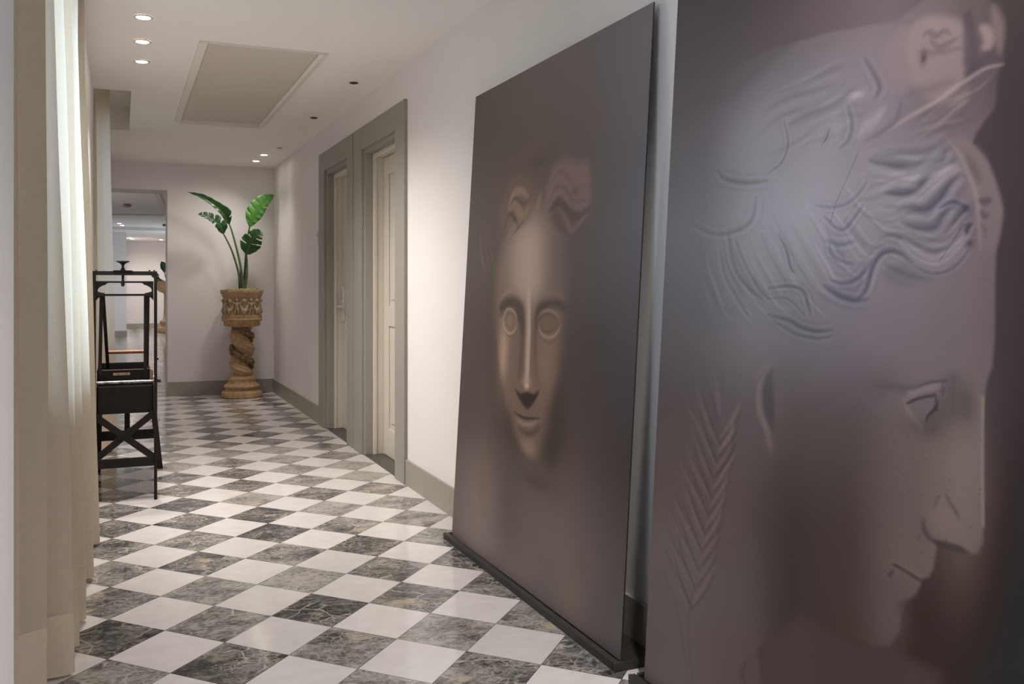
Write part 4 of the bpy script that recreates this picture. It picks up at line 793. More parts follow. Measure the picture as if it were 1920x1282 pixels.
  ('s',[(0.7457,1.6847),(0.7753,1.6421),(0.7917,1.6099),(0.7783,1.5899)],0.004,0.005,2,(54,51,57),0.33),
  ('b',0.7277,1.6075,0.02,0.008,0,(136,128,134),0.7),
  ('s',[(0.6938,1.5852),(0.7085,1.5475),(0.702,1.513),(0.6776,1.4994)],0.0084,0.008,2,(128,126,134),0.21),
  ('s',[(0.7143,1.5855),(0.7296,1.5443),(0.7216,1.503),(0.6932,1.4851)],0.0072,0.008,2,(128,126,134),0.175),
  ('s',[(0.6838,1.585),(0.6982,1.549),(0.6924,1.5179),(0.6699,1.5063)],0.0048000000000000004,0.0064,2,(76,74,82),0.25),
  ('s',[(0.7228,1.5856),(0.7384,1.543),(0.7297,1.4988),(0.6997,1.4792)],0.0042,0.0064,2,(76,74,82),0.2),
  ('s',[(0.7038,1.5853),(0.7188,1.5459),(0.7116,1.5081),(0.6852,1.4924)],0.012,0.008,2,(76,74,82),0.5),
  ('s',[(0.7018,1.5853),(0.7168,1.5462),(0.7097,1.5091),(0.6837,1.4938)],0.003,0.004,2,(57,55,61),0.3),
  ('s',[(0.6462,1.547),(0.6375,1.5261),(0.625,1.5133)],0.0034999999999999996,0.003,2,(112,110,118),0.294),
  ('s',[(0.6552,1.5433),(0.6463,1.5217),(0.6332,1.5081)],0.003,0.003,2,(112,110,118),0.24499999999999997),
  ('s',[(0.6418,1.5488),(0.6333,1.5282),(0.621,1.5158)],0.002,0.0024000000000000002,2,(60,58,66),0.35),
  ('s',[(0.659,1.5417),(0.6499,1.5199),(0.6366,1.506)],0.0017499999999999998,0.0024000000000000002,2,(60,58,66),0.27999999999999997),
  ('s',[(0.6506,1.5452),(0.6418,1.524),(0.629,1.5108)],0.005,0.003,2,(60,58,66),0.7),
  ('s',[(0.6497,1.5455),(0.6409,1.5244),(0.6282,1.5113)],0.00125,0.0015,2,(45,43,49),0.42),
  ('s',[(0.4862,1.301),(0.5174,1.2603),(0.5332,1.2203),(0.5501,1.2031)],0.0056,0.006,2,(126,126,134),0.294),
  ('s',[(0.5012,1.3055),(0.5328,1.2637),(0.5485,1.2239),(0.5632,1.2093)],0.0048,0.006,2,(126,126,134),0.24499999999999997),
  ('s',[(0.4789,1.2989),(0.5099,1.2586),(0.5258,1.2186),(0.5437,1.2001)],0.0032,0.0048000000000000004,2,(74,74,82),0.35),
  ('s',[(0.5074,1.3074),(0.5392,1.2651),(0.5548,1.2254),(0.5686,1.2119)],0.0028,0.0048000000000000004,2,(74,74,82),0.27999999999999997),
  ('s',[(0.4935,1.3032),(0.5249,1.2619),(0.5406,1.222),(0.5564,1.2061)],0.008,0.006,2,(74,74,82),0.7),
  ('s',[(0.492,1.3028),(0.5234,1.2616),(0.5391,1.2217),(0.5552,1.2055)],0.002,0.003,2,(55,55,61),0.42),
  ('s',[(0.2817,1.3134),(0.3002,1.2536),(0.3347,1.2003),(0.3939,1.1562),(0.4381,1.1352)],0.0084,0.008,2,(126,126,134),0.252),
  ('s',[(0.3114,1.3146),(0.3287,1.2574),(0.3591,1.2095),(0.4126,1.1693),(0.4532,1.1499)],0.0072,0.008,2,(126,126,134),0.21),
  ('s',[(0.2671,1.3127),(0.2862,1.2518),(0.3228,1.1958),(0.3848,1.1498),(0.4308,1.128)],0.0048000000000000004,0.0064,2,(74,74,82),0.3),
  ('s',[(0.3236,1.3151),(0.3405,1.259),(0.3691,1.2133),(0.4203,1.1747),(0.4594,1.1559)],0.0042,0.0064,2,(74,74,82),0.24),
  ('s',[(0.2962,1.314),(0.3141,1.2555),(0.3466,1.2048),(0.403,1.1625),(0.4454,1.1423)],0.012,0.008,2,(74,74,82),0.6),
  ('s',[(0.2933,1.3138),(0.3113,1.2551),(0.3442,1.2039),(0.4012,1.1613),(0.444,1.1409)],0.003,0.004,2,(55,55,61),0.36),
  ('s',[(0.3178,1.2956),(0.3674,1.2222),(0.4135,1.179),(0.4779,1.125)],0.006999999999999999,0.006,2,(134,134,142),0.21),
  ('s',[(0.3401,1.3003),(0.3879,1.2288),(0.4314,1.1877),(0.4945,1.1342)],0.006,0.006,2,(134,134,142),0.175),
  ('s',[(0.3069,1.2932),(0.3573,1.2191),(0.4048,1.1747),(0.4698,1.1205)],0.004,0.0048000000000000004,2,(82,82,90),0.25),
  ('s',[(0.3494,1.3023),(0.3965,1.2315),(0.4388,1.1914),(0.5015,1.138)],0.0034999999999999996,0.0048000000000000004,2,(82,82,90),0.2),
  ('s',[(0.3287,1.2979),(0.3774,1.2254),(0.4222,1.1832),(0.486,1.1295)],0.01,0.006,2,(82,82,90),0.5),
  ('s',[(0.3265,1.2974),(0.3754,1.2248),(0.4205,1.1824),(0.4844,1.1286)],0.0025,0.003,2,(61,61,67),0.3),
  ('s',[(0.2506,1.2704),(0.2847,1.1954),(0.3534,1.1232),(0.3881,1.089)],0.006999999999999999,0.007,2,(132,132,140),0.21),
  ('s',[(0.2754,1.2732),(0.3076,1.2011),(0.3735,1.1313),(0.4075,1.0975)],0.006,0.007,2,(132,132,140),0.175),
  ('s',[(0.2384,1.269),(0.2735,1.1926),(0.3435,1.1192),(0.3787,1.0848)],0.004,0.005600000000000001,2,(80,80,88),0.25),
  ('s',[(0.2857,1.2744),(0.3171,1.2035),(0.3818,1.1347),(0.4155,1.1011)],0.0034999999999999996,0.005600000000000001,2,(80,80,88),0.2),
  ('s',[(0.2627,1.2718),(0.2959,1.1982),(0.3631,1.1272),(0.3975,1.0931)],0.01,0.007,2,(80,80,88),0.5),
  ('s',[(0.2603,1.2715),(0.2937,1.1976),(0.3612,1.1264),(0.3957,1.0923)],0.0025,0.0035,2,(60,60,66),0.3),
  ('s',[(0.393,1.1942),(0.4271,1.1591),(0.4597,1.1384)],0.0056,0.005,2,(122,122,132),0.252),
  ('s',[(0.4084,1.2004),(0.441,1.1664),(0.4715,1.147)],0.0048,0.005,2,(122,122,132),0.21),
  ('s',[(0.3855,1.1912),(0.4204,1.1555),(0.4539,1.1342)],0.0032,0.004,2,(70,70,80),0.3),
  ('s',[(0.4148,1.2029),(0.4468,1.1695),(0.4764,1.1506)],0.0028,0.004,2,(70,70,80),0.24),
  ('s',[(0.4005,1.1972),(0.4339,1.1627),(0.4654,1.1426)],0.008,0.005,2,(70,70,80),0.6),
  ('s',[(0.399,1.1966),(0.4325,1.162),(0.4643,1.1417)],0.002,0.0025,2,(52,52,60),0.36),
  ('s',[(0.1696,1.2297),(0.2495,1.1397),(0.3215,1.0978)],0.014,0.01,2,(84,82,90),0.45),
  ('s',[(0.1494,1.169),(0.2051,1.0943),(0.2691,1.0379)],0.014,0.01,2,(80,78,86),0.45),
  ('s',[(0.4651,1.1624),(0.5397,1.1679),(0.58,1.1584),(0.5974,1.1294),(0.6076,1.1047)],0.006999999999999999,0.006,2,(124,122,130),0.294),
  ('s',[(0.4619,1.1772),(0.5404,1.1824),(0.5932,1.1686),(0.6155,1.1342),(0.626,1.1087)],0.006,0.006,2,(124,122,130),0.24499999999999997),
  ('s',[(0.4667,1.1552),(0.5394,1.161),(0.5736,1.1534),(0.5885,1.127),(0.5985,1.1028)],0.004,0.0048000000000000004,2,(72,70,78),0.35),
  ('s',[(0.4605,1.1835),(0.5406,1.1884),(0.5986,1.1729),(0.623,1.1362),(0.6337,1.1103)],0.0034999999999999996,0.0048000000000000004,2,(72,70,78),0.27999999999999997),
  ('s',[(0.4635,1.1696),(0.54,1.1749),(0.5864,1.1634),(0.6062,1.1317),(0.6165,1.1066)],0.01,0.006,2,(72,70,78),0.7),
  ('s',[(0.4639,1.1681),(0.54,1.1735),(0.5851,1.1624),(0.6044,1.1312),(0.6147,1.1062)],0.0025,0.003,2,(54,52,58),0.42),
  ('s',[(0.4664,1.1368),(0.522,1.1404),(0.5566,1.1265),(0.59,1.1022)],0.0056,0.006,2,(130,128,136),0.21),
  ('s',[(0.4644,1.1487),(0.5245,1.1519),(0.5665,1.1355),(0.6012,1.1101)],0.0048,0.006,2,(130,128,136),0.175),
  ('s',[(0.4674,1.1311),(0.5208,1.1349),(0.5519,1.1222),(0.5846,1.0983)],0.0032,0.0048000000000000004,2,(78,76,84),0.25),
  ('s',[(0.4635,1.1537),(0.5256,1.1567),(0.5706,1.1392),(0.6059,1.1133)],0.0028,0.0048000000000000004,2,(78,76,84),0.2),
  ('s',[(0.4654,1.1426),(0.5232,1.146),(0.5614,1.1309),(0.5955,1.106)],0.008,0.006,2,(78,76,84),0.5),
  ('s',[(0.4656,1.1414),(0.523,1.1449),(0.5605,1.13),(0.5944,1.1052)],0.002,0.003,2,(58,57,63),0.3),
  ('s',[(0.4657,1.0937),(0.542,1.0835),(0.5793,1.0696),(0.6356,1.0616),(0.6873,1.0666)],0.0084,0.007,2,(120,118,126),0.294),
  ('s',[(0.4709,1.1112),(0.5494,1.1),(0.5871,1.0857),(0.6368,1.0782),(0.6849,1.0828)],0.0072,0.007,2,(120,118,126),0.24499999999999997),
  ('s',[(0.4632,1.0852),(0.5384,1.0754),(0.5755,1.0618),(0.635,1.0536),(0.6885,1.0589)],0.0048000000000000004,0.005600000000000001,2,(68,66,74),0.35),
  ('s',[(0.4731,1.1185),(0.5525,1.1069),(0.5903,1.0925),(0.6373,1.0852),(0.6838,1.0895)],0.0042,0.005600000000000001,2,(68,66,74),0.27999999999999997),
  ('s',[(0.4682,1.1022),(0.5456,1.0915),(0.583,1.0774),(0.6362,1.0697),(0.6861,1.0744)],0.012,0.007,2,(68,66,74),0.7),
  ('s',[(0.4677,1.1005),(0.5449,1.0899),(0.5823,1.0759),(0.636,1.068),(0.6863,1.0729)],0.003,0.0035,2,(51,49,55),0.42),
  ('s',[(0.4836,1.0832),(0.5627,1.0534),(0.637,1.0455),(0.6886,1.0534)],0.006999999999999999,0.006,2,(128,126,134),0.21),
  ('s',[(0.4942,1.0961),(0.5697,1.0669),(0.6375,1.0593),(0.6854,1.0666)],0.006,0.006,2,(128,126,134),0.175),
  ('s',[(0.4785,1.0769),(0.5593,1.0468),(0.6368,1.0388),(0.6901,1.047)],0.004,0.0048000000000000004,2,(76,74,82),0.25),
  ('s',[(0.4986,1.1015),(0.5726,1.0725),(0.6377,1.0651),(0.684,1.0722)],0.0034999999999999996,0.0048000000000000004,2,(76,74,82),0.2),
  ('s',[(0.4887,1.0895),(0.5661,1.0599),(0.6373,1.0522),(0.687,1.0598)],0.01,0.006,2,(76,74,82),0.5),
  ('s',[(0.4877,1.0882),(0.5654,1.0586),(0.6372,1.0509),(0.6873,1.0585)],0.0025,0.003,2,(57,55,61),0.3),
  ('s',[(0.6474,1.1673),(0.6919,1.1459),(0.7443,1.1337),(0.785,1.1368)],0.0112,0.008,2,(118,116,126),0.315),
  ('s',[(0.663,1.1855),(0.7033,1.1654),(0.747,1.1547),(0.7817,1.1574)],0.0096,0.008,2,(118,116,126),0.26249999999999996),
  ('s',[(0.6397,1.1584),(0.6863,1.1364),(0.743,1.1236),(0.7866,1.1268)],0.0064,0.0064,2,(66,64,74),0.375),
  ('s',[(0.6695,1.1931),(0.7081,1.1735),(0.7482,1.1634),(0.7804,1.1661)],0.0056,0.0064,2,(66,64,74),0.30000000000000004),
  ('s',[(0.6549,1.1761),(0.6975,1.1554),(0.7456,1.1439),(0.7834,1.1467)],0.016,0.008,2,(66,64,74),0.75),
  ('s',[(0.6534,1.1744),(0.6963,1.1535),(0.7454,1.1418),(0.7838,1.1447)],0.004,0.004,2,(49,48,55),0.44999999999999996),
  ('s',[(0.677,1.1807),(0.7121,1.1744),(0.7481,1.18),(0.783,1.2028),(0.8017,1.2304)],0.0084,0.007,2,(122,120,130),0.294),
  ('s',[(0.6814,1.1966),(0.7117,1.1904),(0.7377,1.1941),(0.7673,1.2132),(0.7842,1.2386)],0.0072,0.007,2,(122,120,130),0.24499999999999997),
  ('s',[(0.6749,1.1731),(0.7123,1.1666),(0.7531,1.1732),(0.7906,1.1978),(0.8101,1.2265)],0.0048000000000000004,0.005600000000000001,2,(70,68,78),0.35),
  ('s',[(0.6832,1.2032),(0.7115,1.1972),(0.7333,1.2001),(0.7606,1.2176),(0.7767,1.242)],0.0042,0.005600000000000001,2,(70,68,78),0.27999999999999997),
  ('s',[(0.6791,1.1884),(0.7119,1.1821),(0.7431,1.1868),(0.7754,1.2078),(0.7933,1.2343)],0.012,0.007,2,(70,68,78),0.7),
  ('s',[(0.6787,1.1869),(0.712,1.1806),(0.7441,1.1854),(0.777,1.2068),(0.795,1.2336)],0.003,0.0035,2,(52,51,58),0.42),
  ('s',[(0.6535,1.2731),(0.6987,1.2609),(0.744,1.2665)],0.0098,0.008,2,(134,134,144),0.252),
  ('s',[(0.6603,1.2912),(0.6985,1.2798),(0.7377,1.2849)],0.0084,0.008,2,(134,134,144),0.21),
  ('s',[(0.6502,1.2644),(0.6988,1.2518),(0.7471,1.2576)],0.005600000000000001,0.0064,2,(82,82,92),0.3),
  ('s',[(0.6631,1.2987),(0.6984,1.2878),(0.7351,1.2927)],0.0049,0.0064,2,(82,82,92),0.24),
  ('s',[(0.6568,1.2819),(0.6986,1.2701),(0.741,1.2754)],0.014,0.008,2,(82,82,92),0.6),
  ('s',[(0.6561,1.2801),(0.6986,1.2682),(0.7416,1.2736)],0.0035,0.004,2,(61,61,69),0.36),
  ('s',[(0.6569,1.274),(0.6684,1.2465),(0.7055,1.225),(0.7392,1.2177)],0.006999999999999999,0.006,2,(130,130,140),0.21),
  ('s',[(0.6746,1.2765),(0.6827,1.2539),(0.7127,1.2368),(0.7427,1.2305)],0.006,0.006,2,(130,130,140),0.175),
  ('s',[(0.6483,1.2728),(0.6613,1.2429),(0.702,1.2192),(0.7376,1.2115)],0.004,0.0048000000000000004,2,(78,78,88),0.25),
  ('s',[(0.682,1.2776),(0.6887,1.257),(0.7157,1.2418),(0.7441,1.2358)],0.0034999999999999996,0.0048000000000000004,2,(78,78,88),0.2),
  ('s',[(0.6655,1.2753),(0.6753,1.2501),(0.709,1.2307),(0.7409,1.2239)],0.01,0.006,2,(78,78,88),0.5),
  ('s',[(0.6638,1.275),(0.674,1.2494),(0.7083,1.2296),(0.7406,1.2227)],0.0025,0.003,2,(58,58,66),0.3),
  ('s',[(0.7698,1.1433),(0.7925,1.1666),(0.8062,1.2135),(0.8198,1.233),(0.8415,1.2415),(0.8666,1.2349),(0.8931,1.2172)],0.0098,0.007,2,(122,120,130),0.315),
  ('s',[(0.7509,1.1548),(0.7709,1.174),(0.7845,1.2204),(0.8036,1.2466),(0.8385,1.2593),(0.8757,1.25),(0.9053,1.2303)],0.0084,0.007,2,(122,120,130),0.26249999999999996),
  ('s',[(0.7788,1.1378),(0.8027,1.1631),(0.8166,1.2102),(0.8275,1.2265),(0.843,1.233),(0.8622,1.2275),(0.8871,1.2108)],0.005600000000000001,0.005600000000000001,2,(70,68,78),0.375),
  ('s',[(0.7429,1.1597),(0.7617,1.1771),(0.7752,1.2233),(0.7968,1.2524),(0.8372,1.2667),(0.8794,1.2563),(0.9103,1.2357)],0.0049,0.005600000000000001,2,(70,68,78),0.30000000000000004),
  ('s',[(0.7607,1.1488),(0.7821,1.1702),(0.7958,1.2168),(0.812,1.2396),(0.84,1.2501),(0.871,1.2422),(0.899,1.2235)],0.014,0.007,2,(70,68,78),0.75),
  ('s',[(0.7625,1.1477),(0.7842,1.1694),(0.7979,1.2161),(0.8136,1.2383),(0.8403,1.2484),(0.8701,1.2407),(0.8978,1.2222)],0.0035,0.0035,2,(52,51,58),0.44999999999999996),
  ('s',[(0.7905,1.1527),(0.803,1.1934),(0.8234,1.2162),(0.8581,1.2268),(0.8859,1.2172)],0.02,0.01,2,(118,110,118),0.45),
  ('s',[(0.8253,1.2131),(0.8541,1.2012),(0.8837,1.1892),(0.9249,1.181)],0.0112,0.01,2,(128,124,132),0.21),
  ('s',[(0.8355,1.231),(0.8642,1.219),(0.8904,1.2078),(0.9292,1.1997)],0.0096,0.01,2,(128,124,132),0.175),
  ('s',[(0.8202,1.2044),(0.8493,1.1926),(0.8804,1.1801),(0.9229,1.1718)],0.0064,0.008,2,(76,72,80),0.25),
  ('s',[(0.8398,1.2385),(0.8683,1.2263),(0.8932,1.2155),(0.9309,1.2076)],0.0056,0.008,2,(76,72,80),0.2),
  ('s',[(0.8302,1.2218),(0.859,1.2098),(0.8869,1.1982),(0.927,1.1901)],0.016,0.01,2,(76,72,80),0.5),
  ('s',[(0.8293,1.2201),(0.858,1.2081),(0.8863,1.1964),(0.9266,1.1882)],0.004,0.005,2,(57,54,60),0.3),
  ('p',[(0.8237,1.2105),(0.872,1.2242),(0.9127,1.2144),(0.9521,1.1974),(0.9403,1.1813),(0.8881,1.1759),(0.8396,1.1817)],0.015,True,(82,78,84),0.5),
  ('s',[(0.6169,1.3595),(0.6699,1.3514),(0.7213,1.3577),(0.7565,1.38),(0.7755,1.4025)],0.006999999999999999,0.007,2,(134,132,142),0.21),
  ('s',[(0.6179,1.3734),(0.6675,1.3653),(0.7123,1.3704),(0.7431,1.39),(0.761,1.4112)],0.006,0.007,2,(134,132,142),0.175),
  ('s',[(0.6164,1.3528),(0.671,1.3447),(0.7257,1.3517),(0.7629,1.3752),(0.7825,1.3983)],0.004,0.005600000000000001,2,(82,80,90),0.25),
  ('s',[(0.6184,1.3793),(0.6665,1.3712),(0.7084,1.3757),(0.7374,1.3943),(0.7549,1.415)],0.0034999999999999996,0.005600000000000001,2,(82,80,90),0.2),
  ('s',[(0.6174,1.3663),(0.6687,1.3582),(0.7169,1.3638),(0.75,1.3848),(0.7685,1.4067)],0.01,0.007,2,(82,80,90),0.5),
  ('s',[(0.6173,1.3649),(0.6689,1.3568),(0.7178,1.3626),(0.7513,1.3839),(0.7699,1.4059)],0.0025,0.0035,2,(61,60,67),0.3),
  ('s',[(0.6389,1.3343),(0.6842,1.3019),(0.7172,1.3),(0.7417,1.3218),(0.7678,1.3497)],0.006999999999999999,0.006,2,(128,126,136),0.252),
  ('s',[(0.651,1.3436),(0.6925,1.3132),(0.7074,1.3122),(0.7275,1.3309),(0.7536,1.3586)],0.006,0.006,2,(128,126,136),0.21),
  ('s',[(0.633,1.3298),(0.6802,1.2964),(0.7219,1.2942),(0.7486,1.3174),(0.7746,1.3455)],0.004,0.0048000000000000004,2,(76,74,84),0.3),
  ('s',[(0.6561,1.3475),(0.696,1.3179),(0.7033,1.3173),(0.7215,1.3347),(0.7476,1.3624)],0.0034999999999999996,0.0048000000000000004,2,(76,74,84),0.24),
  ('s',[(0.6448,1.3388),(0.6882,1.3074),(0.7125,1.3059),(0.7349,1.3262),(0.761,1.354)],0.01,0.006,2,(76,74,84),0.6),
  ('s',[(0.6436,1.3379),(0.6874,1.3063),(0.7134,1.3047),(0.7363,1.3253),(0.7623,1.3531)],0.0025,0.003,2,(57,55,63),0.36),
  ('s',[(0.771,1.4375),(0.8444,1.4192),(0.9046,1.404),(0.9634,1.4157),(0.9821,1.4394)],0.018199999999999997,0.008,2,(126,122,130),0.315),
  ('s',[(0.7759,1.4705),(0.8493,1.451),(0.8991,1.4365),(0.9417,1.4445),(0.9505,1.4599)],0.0156,0.008,2,(126,122,130),0.26249999999999996),
  ('s',[(0.7686,1.4215),(0.8421,1.4037),(0.9072,1.3883),(0.9736,1.402),(0.997,1.4297)],0.0104,0.0064,2,(74,70,78),0.375),
  ('s',[(0.778,1.4843),(0.8513,1.4643),(0.8968,1.4502),(0.9325,1.4567),(0.937,1.4687)],0.009099999999999999,0.0064,2,(74,70,78),0.30000000000000004),
  ('s',[(0.7734,1.4535),(0.8468,1.4346),(0.9019,1.4197),(0.953,1.4296),(0.9669,1.4492)],0.026,0.008,2,(74,70,78),0.75),
  ('s',[(0.7729,1.4503),(0.8463,1.4315),(0.9025,1.4165),(0.9551,1.4268),(0.97,1.4472)],0.0065,0.004,2,(55,52,58),0.44999999999999996),
  ('s',[(0.7897,1.4505),(0.8753,1.4448),(0.9306,1.4432),(0.9701,1.4546)],0.013999999999999999,0.012,2,(136,130,136),0.21),
  ('s',[(0.7855,1.4771),(0.8709,1.4703),(0.9215,1.4679),(0.9567,1.478)],0.012,0.012,2,(136,130,136),0.175),
  ('s',[(0.7918,1.4377),(0.8774,1.4325),(0.935,1.4313),(0.9765,1.4434)],0.008,0.009600000000000001,2,(84,78,84),0.25),
  ('s',[(0.7837,1.4883),(0.8691,1.481),(0.9177,1.4783),(0.951,1.4879)],0.006999999999999999,0.009600000000000001,2,(84,78,84),0.2),
  ('s',[(0.7877,1.4634),(0.8731,1.4571),(0.9262,1.4551),(0.9636,1.4658)],0.02,0.012,2,(84,78,84),0.5),
  ('s',[(0.7881,1.4608),(0.8736,1.4547),(0.9271,1.4527),(0.9649,1.4636)],0.005,0.006,2,(63,58,63),0.3),
  ('s',[(0.8225,1.3615),(0.8827,1.3564),(0.923,1.3727),(0.9457,1.3963),(0.9976,1.4101)],0.018199999999999997,0.008,2,(124,120,130),0.336),
  ('s',[(0.8207,1.395),(0.8722,1.389),(0.8966,1.3993),(0.9233,1.425),(0.982,1.4402)],0.0156,0.008,2,(124,120,130),0.27999999999999997),
  ('s',[(0.8234,1.3454),(0.8878,1.3408),(0.9356,1.36),(0.9564,1.3827),(1.0051,1.3958)],0.0104,0.0064,2,(72,68,78),0.4),
  ('s',[(0.8199,1.409),(0.8678,1.4028),(0.8852,1.4107),(0.9138,1.4372),(0.9754,1.4529)],0.009099999999999999,0.0064,2,(72,68,78),0.32000000000000006),
  ('s',[(0.8216,1.3777),(0.8777,1.3721),(0.9103,1.3855),(0.935,1.4101),(0.9901,1.4246)],0.026,0.008,2,(72,68,78),0.8),
  ('s',[(0.8218,1.3745),(0.8787,1.369),(0.9129,1.3829),(0.9371,1.4073),(0.9916,1.4217)],0.0065,0.004,2,(54,51,58),0.48),
  ('s',[(0.8098,1.3893),(0.8649,1.4003),(0.9178,1.4031),(0.9806,1.4085)],0.0084,0.008,2,(174,164,170),0.21),
  ('s',[(0.8022,1.4046),(0.8591,1.4155),(0.9132,1.4179),(0.9761,1.4229)],0.0072,0.008,2,(174,164,170),0.175),
  ('s',[(0.8135,1.3819),(0.8678,1.393),(0.9199,1.3959),(0.9828,1.4016)],0.0048000000000000004,0.0064,2,(122,112,118),0.25),
  ('s',[(0.7989,1.4111),(0.8566,1.4219),(0.9113,1.4242),(0.9742,1.429)],0.0042,0.0064,2,(122,112,118),0.2),
  ('s',[(0.8061,1.3967),(0.8621,1.4077),(0.9156,1.4103),(0.9784,1.4155)],0.012,0.008,2,(122,112,118),0.5),
  ('s',[(0.8069,1.3952),(0.8627,1.4062),(0.916,1.4088),(0.9789,1.4141)],0.003,0.004,2,(91,84,88),0.3),
  ('s',[(0.8871,1.3221),(0.9329,1.3196),(0.9702,1.3422),(0.9935,1.3723),(1.0123,1.3842)],0.018199999999999997,0.008,2,(124,120,130),0.336),
  ('s',[(0.8854,1.3544),(0.9186,1.3504),(0.9423,1.3656),(0.9655,1.3952),(0.989,1.4103)],0.0156,0.008,2,(124,120,130),0.27999999999999997),
  ('s',[(0.8879,1.3065),(0.9397,1.3048),(0.9834,1.3311),(1.0067,1.3614),(1.0233,1.3718)],0.0104,0.0064,2,(72,68,78),0.4),
  ('s',[(0.8847,1.368),(0.9125,1.3635),(0.9303,1.3757),(0.9535,1.405),(0.9791,1.4215)],0.009099999999999999,0.0064,2,(72,68,78),0.32000000000000006),
  ('s',[(0.8863,1.3377),(0.926,1.3344),(0.9568,1.3535),(0.98,1.3833),(1.0011,1.3968)],0.026,0.008,2,(72,68,78),0.8),
  ('s',[(0.8864,1.3346),(0.9274,1.3315),(0.9595,1.3512),(0.9827,1.3811),(1.0033,1.3942)],0.0065,0.004,2,(54,51,58),0.48),
  ('s',[(0.9046,1.3474),(0.9482,1.376),(0.9837,1.3963),(1.0065,1.4037)],0.0084,0.008,2,(176,164,168),0.21),
  ('s',[(0.8925,1.3597),(0.9369,1.3884),(0.9741,1.4093),(0.9988,1.4172)],0.0072,0.008,2,(176,164,168),0.175),
  ('s',[(0.9105,1.3415),(0.9536,1.37),(0.9883,1.3901),(1.0103,1.3972)],0.0048000000000000004,0.0064,2,(124,112,116),0.25),
  ('s',[(0.8874,1.3649),(0.9321,1.3936),(0.9701,1.4148),(0.9955,1.4229)],0.0042,0.0064,2,(124,112,116),0.2),
  ('s',[(0.8988,1.3534),(0.9428,1.382),(0.9791,1.4026),(1.0028,1.4103)],0.012,0.008,2,(124,112,116),0.5),
  ('s',[(0.9,1.3522),(0.9438,1.3808),(0.98,1.4013),(1.0036,1.4089)],0.003,0.004,2,(93,84,87),0.3),
  ('s',[(0.8628,1.2987),(0.9065,1.2845),(0.9538,1.2827),(0.977,1.3067),(0.9942,1.3266)],0.015399999999999999,0.009,2,(124,120,130),0.294),
  ('s',[(0.872,1.3242),(0.9104,1.3108),(0.94,1.3077),(0.9519,1.3242),(0.9696,1.3443)],0.013199999999999998,0.009,2,(124,120,130),0.24499999999999997),
  ('s',[(0.8584,1.2864),(0.9046,1.2717),(0.9604,1.2708),(0.9889,1.2984),(1.0059,1.3182)],0.0088,0.0072,2,(72,68,78),0.35),
  ('s',[(0.8759,1.3348),(0.912,1.3218),(0.9342,1.3183),(0.9412,1.3317),(0.9591,1.3518)],0.007699999999999999,0.0072,2,(72,68,78),0.27999999999999997),
  ('s',[(0.8673,1.3111),(0.9083,1.2972),(0.9472,1.2948),(0.9649,1.3151),(0.9824,1.3351)],0.022,0.009,2,(72,68,78),0.7),
  ('s',[(0.8664,1.3086),(0.908,1.2947),(0.9485,1.2924),(0.9674,1.3134),(0.9848,1.3334)],0.0055,0.0045,2,(54,51,58),0.42),
  ('s',[(0.9617,1.3253),(0.9893,1.3352),(1.0096,1.3267),(1.0206,1.3191)],0.0084,0.006,2,(118,114,126),0.315),
  ('s',[(0.9538,1.3388),(0.9868,1.3494),(1.0156,1.3388),(1.0289,1.3297)],0.0072,0.006,2,(118,114,126),0.26249999999999996),
  ('s',[(0.9655,1.3187),(0.9905,1.3283),(1.0066,1.3208),(1.0165,1.3139)],0.0048000000000000004,0.0048000000000000004,2,(66,62,74),0.375),
  ('s',[(0.9505,1.3445),(0.9858,1.3554),(1.0181,1.3438),(1.0324,1.3341)],0.0042,0.0048000000000000004,2,(66,62,74),0.30000000000000004),
  ('s',[(0.9579,1.3318),(0.9881,1.342),(1.0125,1.3325),(1.0246,1.3242)],0.012,0.006,2,(66,62,74),0.75),
  ('s',[(0.9586,1.3305),(0.9884,1.3407),(1.0119,1.3314),(1.0238,1.3232)],0.003,0.003,2,(49,46,55),0.44999999999999996),
  ('s',[(0.9989,1.2914),(1.0154,1.3108),(1.0283,1.3218)],0.0112,0.008,2,(122,118,128),0.252),
  ('s',[(0.9811,1.3038),(0.9986,1.3241),(1.0129,1.3361)],0.0096,0.008,2,(122,118,128),0.21),
  ('s',[(1.0073,1.2855),(1.0233,1.3045),(1.0356,1.3149)],0.0064,0.0064,2,(70,66,76),0.3),
  ('s',[(0.9736,1.3091),(0.9915,1.3297),(1.0064,1.3422)],0.0056,0.0064,2,(70,66,76),0.24),
  ('s',[(0.9903,1.2974),(1.0073,1.3172),(1.0209,1.3287)],0.016,0.008,2,(70,66,76),0.6),
  ('s',[(0.992,1.2962),(1.0089,1.3159),(1.0224,1.3273)],0.004,0.004,2,(52,49,57),0.36),
  ('b',1.0211,1.3245,0.012,0.008,0,(54,50,62),0.8),
  ('s',[(1.0296,1.2716),(1.0339,1.2853),(1.0395,1.2878)],0.0098,0.006,2,(110,106,118),0.336),
  ('s',[(1.0121,1.2777),(1.018,1.2946),(1.0284,1.3016)],0.0084,0.006,2,(110,106,118),0.27999999999999997),
  ('s',[(1.0379,1.2687),(1.0415,1.2809),(1.0448,1.2812)],0.005600000000000001,0.0048000000000000004,2,(58,54,66),0.4),
  ('s',[(1.0046,1.2802),(1.0113,1.2986),(1.0237,1.3074)],0.0049,0.0048000000000000004,2,(58,54,66),0.32000000000000006),
  ('s',[(1.0212,1.2745),(1.0262,1.2898),(1.0341,1.2945)],0.014,0.006,2,(58,54,66),0.8),
  ('s',[(1.0228,1.2739),(1.0278,1.2889),(1.0352,1.2931)],0.0035,0.003,2,(43,40,49),0.48),
  ('b',1.0301,1.2575,0.01,0.008,0,(52,48,60),0.85),
